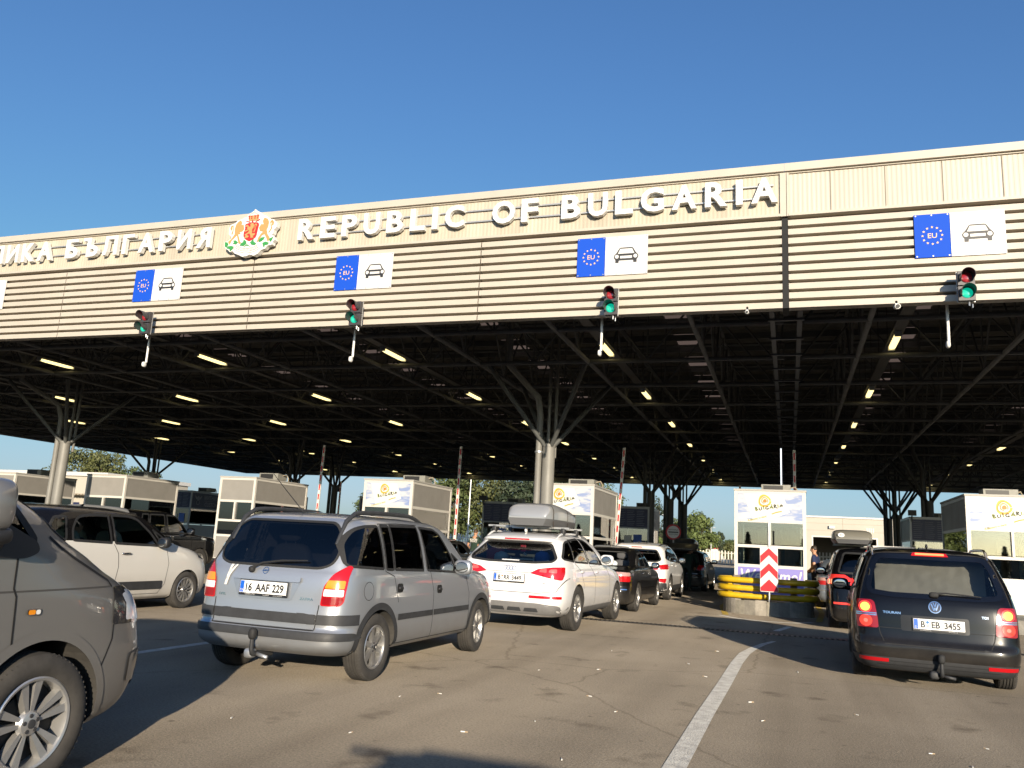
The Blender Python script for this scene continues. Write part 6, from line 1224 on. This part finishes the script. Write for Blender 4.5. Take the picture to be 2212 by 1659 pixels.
# raised barriers
def barrier(label, x, y, top, lean=0.0):
    t = thing("barrier_gate", label, "barrier", (x,y,0)); MB().box(-.16,.16,-.18,.18,.25,1.25).build("housing", mat("barrier_housing",(.55,.40,.05),.5,noise=.2), t)
    n = 10; z0 = 1.15
    o = MB().box(-.045,.045,-.03,.03,z0,top).build("boom", mat("boom_white",(.66,.64,.60),.45), t); mb = MB(); L = (top-z0)/n
    for k in range(n): mb.box(-.026,.026,-.034,-.031,z0+L*k+.05,z0+L*k+.05+L*.62)
    mb.build("red_stripe", M["signr"], o); o.rotation_euler = (0,lean,0); o.location = (-lean*z0,0,0); return t
for x,y,zt_,ln,lb in ((-17.45,28.0,4.80,.02,"raised red and white barrier right of the plain grey booth with wooden interior"),(-11.56,28.0,4.82,.005,"raised red and white barrier right of the BULGARIA booth above the silver carrier"),(-5.62,28.0,4.86,.06,"leaning raised barrier right of the booth by the steel column"),(.20,28.0,4.85,0,"raised barrier behind the booth with the crash rails"),(-24.85,42.2,4.43,0,"far raised barrier beside a dark column, beyond the silver carrier"),(-2.28,42.2,4.83,0,"far raised barrier beyond the white crossover"),(7.45,42.2,4.6,0,"far raised barrier above the black people carrier")): barrier(lb,x,y,zt_,ln)
nl_ = thing("neon_tube","thin white vertical tube lamp hanging behind the booth with the crash rails","tube lamp",(-.22,29.2,4.0)); MB().tube([(0,0,-.55),(0,0,1.05)],.022,8).build("tube",mat("lit_white_tube",(.9,.9,.9),.4,emit=(.9,.95,1),estr=1.0),nl_)
# small round no-entry-without-stopping sign
rs = thing("round_sign","round white sign with red rim and black bar beside a far column","road sign",(-4.85,37.0,0)); MB().tube([(0,.04,0),(0,.04,2.6)],.03,8).build("pole",M["galv"],rs)
MB().add(*cdt_poly(circ(0,2.25,.34,28),[circ(0,2.25,.27,28)],XZ,0)).build("red_rim",M["signr"],rs); MB().prism(circ(0,2.25,.27,28),XZ,.0,.02).build("disc",M["signw"],rs); mb = MB(); mb.box(-.22,.22,-.004,-.001,2.22,2.27); put_text(mb,"МИТНИЦА",.085,XZ,0,2.32,-.002); put_text(mb,"CUSTOMS",.085,XZ,0,2.12,-.002); mb.build("sign_bar",M["signk"],rs)
# ================================================================== people
def person(name_label, loc, rz, P, cloth, legs, shoes, hairm=None, extra=None):
    """P: joints; the body is one skinned surface, clothes are colour zones of it split by height"""
    t = thing("person", name_label, "person", loc, rz)
    def skin(name, verts, edges, rad, m, sub=2, root=0):
        me = bpy.data.meshes.new(name); me.from_pydata(verts, edges, []); o = bpy.data.objects.new(name, me); COL.objects.link(o)
        s = o.modifiers.new("s",'SKIN'); s.use_smooth_shade = True
        for i,r_ in enumerate(rad): me.skin_vertices[0].data[i].radius = r_ if isinstance(r_,tuple) else (r_,r_)
        me.skin_vertices[0].data[root].use_root = True
        u = o.modifiers.new("u",'SUBSURF'); u.levels = u.render_levels = sub
        dg = bpy.context.evaluated_depsgraph_get(); m2 = bpy.data.meshes.new_from_object(o.evaluated_get(dg)); bpy.data.objects.remove(o); m2.name = name
        m2.materials.clear(); [m2.materials.append(x) for x in (m if isinstance(m,list) else [m])]; m2.polygons.foreach_set("use_smooth",[True]*len(m2.polygons)); o2 = bpy.data.objects.new(name,m2); COL.objects.link(o2); o2.parent = t; return o2
    V = []; E = []; Rr = []; ix = {}
    def add(k, p, r, par=None):
        ix[k] = len(V); V.append(p); Rr.append(r)
        if par: E.append((ix[par],ix[k]))
    for k,p,r,par in P: add(k,p,r,par)
    body = skin("body", V, E, Rr, [M["skin"],cloth,legs,shoes], 2)
    hip = Vector(P[0][1]); sh = max(p[1][2] for p in P if p[0] in ("chest","neck")); 
    J = {k:Vector(p) for k,p,r,par in P}; segs = [(k,par) for k,p,r,par in P if par]
    mi = []
    for f in body.data.polygons:
        c = f.center; best = None; bd = 9
        for k,par in segs:
            a, b = J[par], J[k]; d = b-a; tt = max(0,min(1,(c-a).dot(d)/max(1e-9,d.length_squared))); q = (c-(a+d*tt)).length
            if q < bd: bd = q; best = (k,tt)
        k,tt = best; z = 0
        if k in ("spine","chest","shL","shR"): z = 1
        elif k in ("elL","elR"): z = 1 if tt < .62 or extra == "long" else 0
        elif k in ("wrL","wrR"): z = 1 if extra == "long" else 0
        elif k in ("hpL","hpR","knL","knR"): z = 2
        elif k in ("anL","anR"): z = 2 if tt < .88 else 3
        elif k in ("toL","toR"): z = 3
        elif k == "neck": z = 1 if tt < .45 else 0
        if k == "spine" and tt < .25: z = 2
        mi.append(z)
    body.data.polygons.foreach_set("material_index", mi)
    hd = J["head"]; n_ = J["neck"]; up_ = (hd-n_).normalized(); q = Vector((0,0,1)).rotation_difference(up_).to_matrix().to_4x4()
    h = MB().sq((0,0,0),(.078,.098,.118),.95,.95,20,16); vs = []
    for a,b,c in h.v:
        k = 1-.22*max(0,-c/.118); b2 = b*k+(.012 if b > 0 and c < 0 else 0); vs.append((a*k,b2,c))
    h.v = vs; h.sq((0,.100,-.012),(.013,.020,.022),1); [h.sq((sx*.079,-.005,-.008),(.012,.022,.032),1) for sx in (-1,1)]
    for sx in (-1,1): h.sq((sx*.030,.087,.016),(.013,.008,.008),1,1,10,6,1)
    h.sq((0,.088,-.056),(.024,.008,.006),1,1,10,6,2); h.v = [tuple((q @ Vector(p))+hd) for p in h.v]; h.build("head", [M["skin"],M["hair"],mat("lips",(.35,.12,.09),.5)], t, smooth=True)
    hr = MB().sq((0,-.012,.030),(.083,.098,.098),.95,.9,20,12); hr.v = [tuple((q @ Vector((a,b,max(c,-.028 if b < .02 else .045 if b > .05 else 0.0))))+hd) for a,b,c in hr.v]; hr.build("hair", hairm or M["hair"], t, smooth=True)
    for s in "LR":
        if "wr"+s not in J: continue
        w_ = J["wr"+s]; d = (w_-J["el"+s]).normalized(); side = d.cross(Vector((0,1,0))); side = side.normalized() if side.length > .1 else Vector((1,0,0)); nrm = side.cross(d); mb = MB(); mb.tube([w_-d*.01,w_+d*.04,w_+d*.085],[.026,.034,.030],8)
        for i in range(4):
            b = w_+d*.08+side*(.021-.014*i); l = (.068,.078,.072,.055)[i]; mb.tube([b,b+d*l*.5+nrm*.004,b+d*l*.85+nrm*.018,b+d*l+nrm*.03],[.0085,.008,.007,.005],6)
        mb.tube([w_+d*.02+side*.026,w_+d*.05+side*.046,w_+d*.085+side*.05+nrm*.01],[.010,.009,.006],6); mb.build("hand", M["skin"], t, smooth=True)
    return t
def stand(bend=0.0, arms=None, h=1.0, step=.04):
    b = bend; c, s_ = math.cos(b), math.sin(b); T = lambda x,y,z: (x, y*c+z*s_, z*c-y*s_)   # bend about the hip, forward +y
    hz = .94*h; U = lambda x,y,z: (T(x,y,z)[0], T(x,y,z)[1], T(x,y,z)[2]+hz)
    P = [("hip",(0,0,hz),(.165,.125),None),("spine",U(0,.0,.22*h),(.155,.115),"hip"),("chest",U(0,0,.40*h),(.175,.125),"spine"),("neck",U(0,.01,.55*h),.058,"chest"),("head",U(0,.03,.70*h),.05,"neck")]
    for sx,n in ((-1,"L"),(1,"R")):
        P += [("sh"+n,U(sx*.185,0,.48*h),.068,"chest")]
        el, wr = (arms or {}).get(n, ((sx*.25,-.02,.20),(sx*.26,.06,-.06)))
        P += [("el"+n,U(*el),.046,"sh"+n),("wr"+n,U(*wr),.032,"el"+n)]
        P += [("hp"+n,(sx*.10,0,hz-.06),.10,"hip"),("kn"+n,(sx*.11,sx*step+.02,.50*h),.066,"hp"+n),("an"+n,(sx*.115,sx*step*1.6-.02,.09),.045,"kn"+n),("to"+n,(sx*.125,sx*step*1.6+.15,.045),.040,"an"+n)]
    return P
gsh = mat("dark_green_shirt",(.012,.032,.022),.85); gtr = mat("green_trousers",(.022,.038,.028),.85); bt = mat("black_boots",(.012,.011,.010),.5); nv = mat("navy_shirt",(.012,.022,.075),.85); dn = mat("dark_denim",(.012,.016,.030),.85); sand = mat("sand_boots",(.12,.09,.06),.7)
po = person("border officer in dark green shirt lettered BORDER POLICE, back turned, beside the dark hatchback", (-11.65,30.3,.02), R(-4), stand(arms={"L":((-.30,.0,.22),(-.30,.22,.10)),"R":((.32,.0,.22),(.36,.20,.08))}, h=1.04), gsh, gtr, bt, mat("brown_hair",(.05,.028,.015),.6))
mb = MB(); fnb = lambda a,b,d: (a,-.135,b)
for s_,z in (("BORDER",1.40),("POLICE",1.33)): put_text(mb,s_,.085,fnb,0,z,0,bold=.003)
mb.build("back_lettering",M["signw"],po)
person("officer in green trousers bending into the black estate car's open boot", (-3.55,30.75,.01), R(-12), stand(bend=.75, arms={"L":((-.25,.20,.35),(-.18,.40,.30)),"R":((.25,.20,.35),(.16,.42,.28))}, h=1.0), gsh, gtr, sand, extra="long")
person("man in a navy T-shirt and dark trousers standing beside the booth with the crash rails", (.78,28.2,.02), R(70), stand(arms={"L":((-.24,-.06,.20),(-.14,.14,.06)),"R":((.24,-.06,.20),(.12,.16,.04))}, h=1.02), nv, dn, bt)
sp = [("hip",(0,0,.12),(.16,.13),None),("spine",(0,-.06,.32),(.15,.11),"hip"),("chest",(0,-.10,.50),(.165,.115),"spine"),("neck",(0,-.09,.64),.055,"chest"),("head",(0,-.05,.78),.05,"neck")]
for sx,n in ((-1,"L"),(1,"R")): sp += [("sh"+n,(sx*.175,-.09,.57),.062,"chest"),("el"+n,(sx*.24,.06,.36),.042,"sh"+n),("wr"+n,(sx*.20,.22,.46) if n == "R" else (sx*.15,.26,.30),.03,"el"+n),("hp"+n,(sx*.09,.05,.10),.09,"hip"),("kn"+n,(sx*.11,.42,.14),.06,"hp"+n),("an"+n,(sx*.11,.50,-.20),.04,"kn"+n),("to"+n,(sx*.11,.62,-.24),.035,"an"+n)]
person("dark haired passenger seen in profile through the white compact's rear side window", tuple(at(f,(.38,1.42,.50))), 0, sp, mat("grey_top",(.10,.10,.11),.9), dn, bt)
# ================================================================== trees, buildings and fence beyond
def leaf_mat(name, c):
    m = mat(name, c, .65, noise=.45, nscale=.9); return m
def tree(label, x, y, H, rx, rz_, seed, col, n=2600, ls=.32, trunk=.22, shape="round", z0=None, group="trees beyond the crossing"):
    rnd = random.Random(seed); t = thing("broadleaf_tree" if shape != "conifer" else "conifer", label, "tree", (x,y,0), 0, group); z0 = H-2*rz_ if z0 is None else z0; tk = mat("bark",(.09,.07,.05),.9,noise=.3,nscale=4)
    tm = MB().tube([(0,0,-.2),(rx*.03,0,z0*.6+.5),(0,0,z0+rz_*.9),(0,0,H*.93)],[trunk,trunk*.75,trunk*.45,.03],8)
    cl = []
    K = 34 if shape != "poplar" else 26
    for i in range(K):
        while True:
            a, b, c = rnd.uniform(-1,1), rnd.uniform(-1,1), rnd.uniform(-1,1)
            if .18 < a*a+b*b+c*c < 1: break
        k = 1.0
        if shape == "poplar": k = (1-.55*abs(c)**2)
        cz = z0+rz_+c*rz_*.86; p = Vector((a*rx*.80*k, b*rx*.80*k, cz)); r_ = rnd.uniform(.24,.42)*rx*(1.0 if shape != "poplar" else .9); cl.append((p,r_))
        if i % 2 == 0: tm.tube([(0,0,max(z0*.7,p.z-rz_*.8)),(p.x*.5,p.y*.5,p.z-rz_*.25),tuple(p)],[trunk*.4,trunk*.22,.02],5)
    tm.build("trunk", tk, t, smooth=True); vs = []; fs = []
    for i in range(n):
        p, r_ = cl[rnd.randrange(K)]; d = Vector((rnd.gauss(0,1),rnd.gauss(0,1),rnd.gauss(0,1))).normalized(); q = p+Vector((d.x*r_,d.y*r_,d.z*r_*.8))*rnd.uniform(.55,1.08); s = ls*rnd.uniform(.6,1.35); nrm = (d+Vector((rnd.gauss(0,.5),rnd.gauss(0,.5),rnd.gauss(0,.5)+.2))).normalized(); u = nrm.orthogonal().normalized(); w_ = nrm.cross(u); an = rnd.uniform(0,6.28); u, w_ = u*math.cos(an)+w_*math.sin(an), w_*math.cos(an)-u*math.sin(an)
        o = len(vs); vs += [q-u*s*.5,q+w_*s*.28,q+u*s*.5,q-w_*s*.28]; fs.append((o,o+1,o+2,o+3))
    MB().add(vs,fs).build("crown", leaf_mat(*col), t, fix=False); return t
G1, G2, G3, G4 = ("leaves_mid",(.075,.10,.028)), ("leaves_olive",(.095,.105,.03)), ("leaves_dark",(.040,.058,.026)), ("leaves_bright",(.11,.145,.035))
for i,(x,y,H,rx,rz_,c_,lb) in enumerate([(-104,98,13.2,5.5,5.0,G2,"olive broad tree above the low white building at far left"),(-97,96,12.0,4.6,4.4,G2,"olive tree right of the left steel column"),(-91,97,10.0,3.6,3.6,G1,"small tree at the right end of the far left clump"),(-53,100,8.3,3.4,3.2,G1,"low green tree left of the BULGARIA booth above the silver carrier"),(-48.5,99,6.4,2.4,2.3,G4,"low bright bush-like tree against that booth's left side"),
  (-40,96,10.5,4.2,4.6,G1,"tall green tree behind the leaning barrier and officer, left of the clump"),(-35.5,97,12.0,4.4,5.2,G2,"tallest yellow-green tree right of the officer"),(-30.5,95,11.5,4.2,5.0,G3,"dark green tree behind the pale pole above the officer"),(-26,96,11.8,4.2,5.2,G3,"dark tree left of the steel column with the roof box"),(-21.5,97,11,3.8,4.8,G1,"green tree hidden behind the booth by the steel column"),
  (-22.2,150,11.5,3.2,5.0,G3,"tall dark tree right of the shaded booth above the white crossover"),(-18.6,152,7.8,3.2,3.6,G1,"mid green tree between the two far columns"),(-15.2,150,8.8,3.6,4.0,G4,"round bright green tree right of the far columns"),(-20.4,140,4.6,2.2,2.0,G4,"low bright bush left of the round sign"),(-9.6,150,3.6,1.6,1.5,G2,"small bush at the foot of the poplar"),(-10.6,165,4.6,1.9,2.0,G1,"low tree right of the poplar")]):
    big = i in (0,1,5,6,7,8,12)
    tree(lb,x,y,H,rx,rz_,i+3,c_,n=6500 if big else 3600, ls=.44 if big else .38)
tree("narrow dark poplar in the gap left of the crash rail booth", -12.3,160,6.3,1.05,2.6,77,G3,n=1500,ls=.34,shape="poplar")
# far white building with a dark doorway, and the low one at the left
wb = thing("customs_hall","low cream customs hall with a wide dark doorway right of the crash rail booth","building",(10.0,100,0)); wb.scale = (1.32,1.2,1.25); cw = mat("hall_cladding",(.42,.385,.32),.6,noise=.06,nscale=.5); x0,x1,H = -7.0,16.0,5.05
mb = MB(); mb.box(x0,-5.6,0,.3,0,H-.15); mb.box(-5.6,-.6,0,.3,3.15,H-.15); mb.box(-.6,.9,0,.3,0,H-.15); mb.box(.9,5.2,0,.3,2.9,H-.15); mb.box(5.2,x1,0,.3,0,H-.15); mb.box(x0,x0+.3,.3,14,0,H-.15); mb.box(x1-.3,x1,.3,14,0,H-.15); mb.build("wall",cw,wb)
MB().box(x0-.1,x1+.1,-.12,14,H-.15,H).build("roof_edge",M["offwhite"],wb); MB().box(x0+.3,x1-.3,9,9.2,0,H-.2).build("inner_wall",M["cabin"],wb)
mb = MB()
for x in (-3.2,.15,3.5,6.8): mb.box(x-.015,x+.015,-.008,-.001,3.2,H-.15)
for z in (3.75,4.4): mb.box(x0,x1,-.006,-.0005,z-.012,z+.012)
mb.build("cladding_joint",M["creamd"],wb)
MB().box(-5.72,-5.6,-.03,.28,0,3.27).box(-.6,-.48,-.03,.28,0,3.27).box(-5.6,-.6,-.03,.28,3.15,3.27).build("door_frame",M["offwhite"],wb)
mb = MB(); [mb.box(-1.35+.16*i,-1.25+.16*i,-.03,0,3.72,4.12) for i in range(4)]; mb.build("wall_vent",M["offwhite"],wb); MB().box(-4.3,-3.85,-.3,0,3.95,4.2).build("wall_lamp",M["alu"],wb)
lb_ = thing("low_building","long low white building with corrugated eaves at the far left","building",(-78,66,0)); MB().box(-18,12,0,12,0,5.9).build("wall",cw,lb_); MB().box(-18.2,12.2,-.25,12.2,5.9,6.3).build("roof_edge",M["offwhite"],lb_); mb = MB(); [mb.box(-18+.4*i,-17.8+.4*i,-1.2,-.02,3.9,3.98) for i in range(75)]; mb.box(-18,12,-1.2,-.02,3.985,4.05); mb.build("canopy_sheet",M["creamd"],lb_)
mb = MB(); [mb.box(-17+3*i,-15.2+3*i,-.03,-.005,1.2,3.2) for i in range(9)]; mb.build("window_band",M["navy"],lb_)
def fence(label, a, b, y, h, pitch, m):
    t = thing("fence", label, "fence", (a,y,0)); L = b-a; n = int(L/pitch); mb = MB(); [mb.box(i*pitch,i*pitch+pitch*.42,0,.04,.08,h) for i in range(n)]; mb.build("paling", m, t); MB().box(0,L,.045,.10,h*.82,h*.87).box(0,L,.045,.10,h*.2,h*.25).build("fence_rail", m, t)
    mb = MB(); k = 0
    while k < L: mb.box(k,k+.16,.105,.22,0,h+.12); k += 3.0
    mb.build("fence_post", m, t); return t
fw = mat("fence_white",(.62,.60,.54),.6)
fence("white paling fence in front of the tall trees behind the officer", -60,-16,88,2.1,.30,fw); fence("pale paling fence across the far yard left of the crash rail booth", -40,14,140,2.0,.5,mat("fence_cream",(.60,.55,.44),.7)); fence("grey white fence seen between booth and dark people carrier", 1.5,7.2,60.5,1.9,.22,M["galv"])
fb = thing("far_depot","long low pale building with a red band beyond the far fence","building",(-24,190,0)); MB().box(-8,10,0,8,0,2.6).build("wall",fw,fb); MB().box(-8.1,10.1,-.1,8.1,2.6,3.0).build("red_band",mat("dull_red_band",(.42,.08,.06),.7),fb)
def lamp_pole(label,x,y,h):
    t = thing("lighting_mast",label,"street lamp",(x,y,0)); MB().tube([(0,0,0),(0,0,h)],[.10,.05],8).build("mast",M["galv"],t); MB().tube([(-.6,0,h-.02),(.6,0,h-.02)],.035,6).box(-.75,-.35,-.12,.12,h-.02,h+.10).box(.35,.75,-.12,.12,h-.02,h+.10).build("lamp_head",M["galv"],t)
for x,y,h_,lb in ((-13.05,150,6.0,"pale twin lamp mast left of the poplar"),(-16.6,120,6.6,"pale lamp mast between the far columns"),(-20.0,118,7.0,"pale lamp mast left of the round sign"),(-33.2,84,10.5,"thin white mast in front of the tall trees"),(-36.2,80,6.0,"short white mast right of the leaning barrier"),(-9.5,170,4.8,"small mast right of the poplar")): lamp_pole(lb,x,y,h_)
# conifers and a low block behind the camera, seen mirrored in glass and paintwork
def conifer(x,y,H,seed):
    rnd = random.Random(seed); t = thing("conifer", f"dark conifer behind the camera, mirrored in the booth glass, {'tall' if H > 5 else 'short'} one {'left' if x < 0 else 'right'} of the road", "tree", (x,y,0), 0, "conifers behind the camera"); MB().tube([(0,0,0),(0,0,H)],[.18,.02],7).build("trunk",mat("bark",(.09,.07,.05)),t); mb = MB(); vs = []; fs = []
    for i in range(1400):
        z = H*(.12+.86*rnd.random()**.8); L = (1-z/H)*H*.22+.12; a = rnd.uniform(0,6.28)*1; a = round(a*5)/5+rnd.gauss(0,.1); r_ = L*rnd.random()**.6; p = Vector((r_*math.cos(a),r_*math.sin(a),z-.25*r_)); s = rnd.uniform(.2,.5); d = Vector((math.cos(a),math.sin(a),-.3)); u = Vector((-math.sin(a),math.cos(a),rnd.uniform(-.4,.4))); o = len(vs); vs += [p-d*s*.5,p+u*s*.3,p+d*s*.5,p-u*s*.3]; fs.append((o,o+1,o+2,o+3))
    mb.add(vs,fs).build("crown",leaf_mat("needles",(.022,.034,.020)),t,fix=False)
for i in range(16): conifer(-62+8.2*i+random.Random(i).uniform(-3,3), -74-random.Random(i+9).uniform(0,8), 3.6+random.Random(i+5).uniform(0,2.9), 200+i)
bb = thing("office_block","long low office block behind the camera","building",(-10,-98,0)); MB().box(-60,70,-10,0,0,3.2).build("wall",mat("office_wall",(.18,.15,.12),.8),bb); MB().box(-60.5,70.5,-10.5,.5,3.2,3.5).build("roof",M["deck"],bb)
# ================================================================== litter on the asphalt: cigarette ends and leaves
lt = [(-2.6, 9.2), (-1.7, 7.9), (-3.3, 6.9), (-0.3, 8.6), (0.5, 8.4), (0.75, 6.3), (-1.5, 5.6), (1.2, 6.9), (-2.4, 11.4), (-1.0, 9.9), (-3.9, 5.4), (1.5, 7.6), (-2.0, 9.6), (-3.0, 7.2), (-1.9, 6.6), (-0.2, 7.6), (0.9, 7.2), (0.6, 5.9), (-2.2, 5.9), (-1.3, 10.8), (-0.9, 12.6), (0.1, 11.0), (-2.9, 5.5), (-1.4, 7.2)]
bw_ = mat("cigarette_white",(.78,.76,.70),.7); bo_ = mat("cigarette_tip",(.45,.33,.20),.8)
cb = MB().tube([(-.022,0,0),(.010,0,0)],.0045,6).tube([(.010,0,0),(.032,0,0)],.0045,6,mi=1).build("cigarette_end",[bw_,bo_],None); rnd = random.Random(4)
for i,(x,y) in enumerate(lt):
    o = cb if i == 0 else cb.copy()
    if i: COL.objects.link(o)
    o.location = (x+rnd.uniform(-.1,.1),y+rnd.uniform(-.1,.1),.006); o.rotation_euler = (0,0,rnd.uniform(0,3.1)); k = rnd.uniform(.7,1.1); o.scale = (k,k,k); tag(o,"discarded cigarette end lying on the asphalt","litter","cigarette ends on the asphalt")
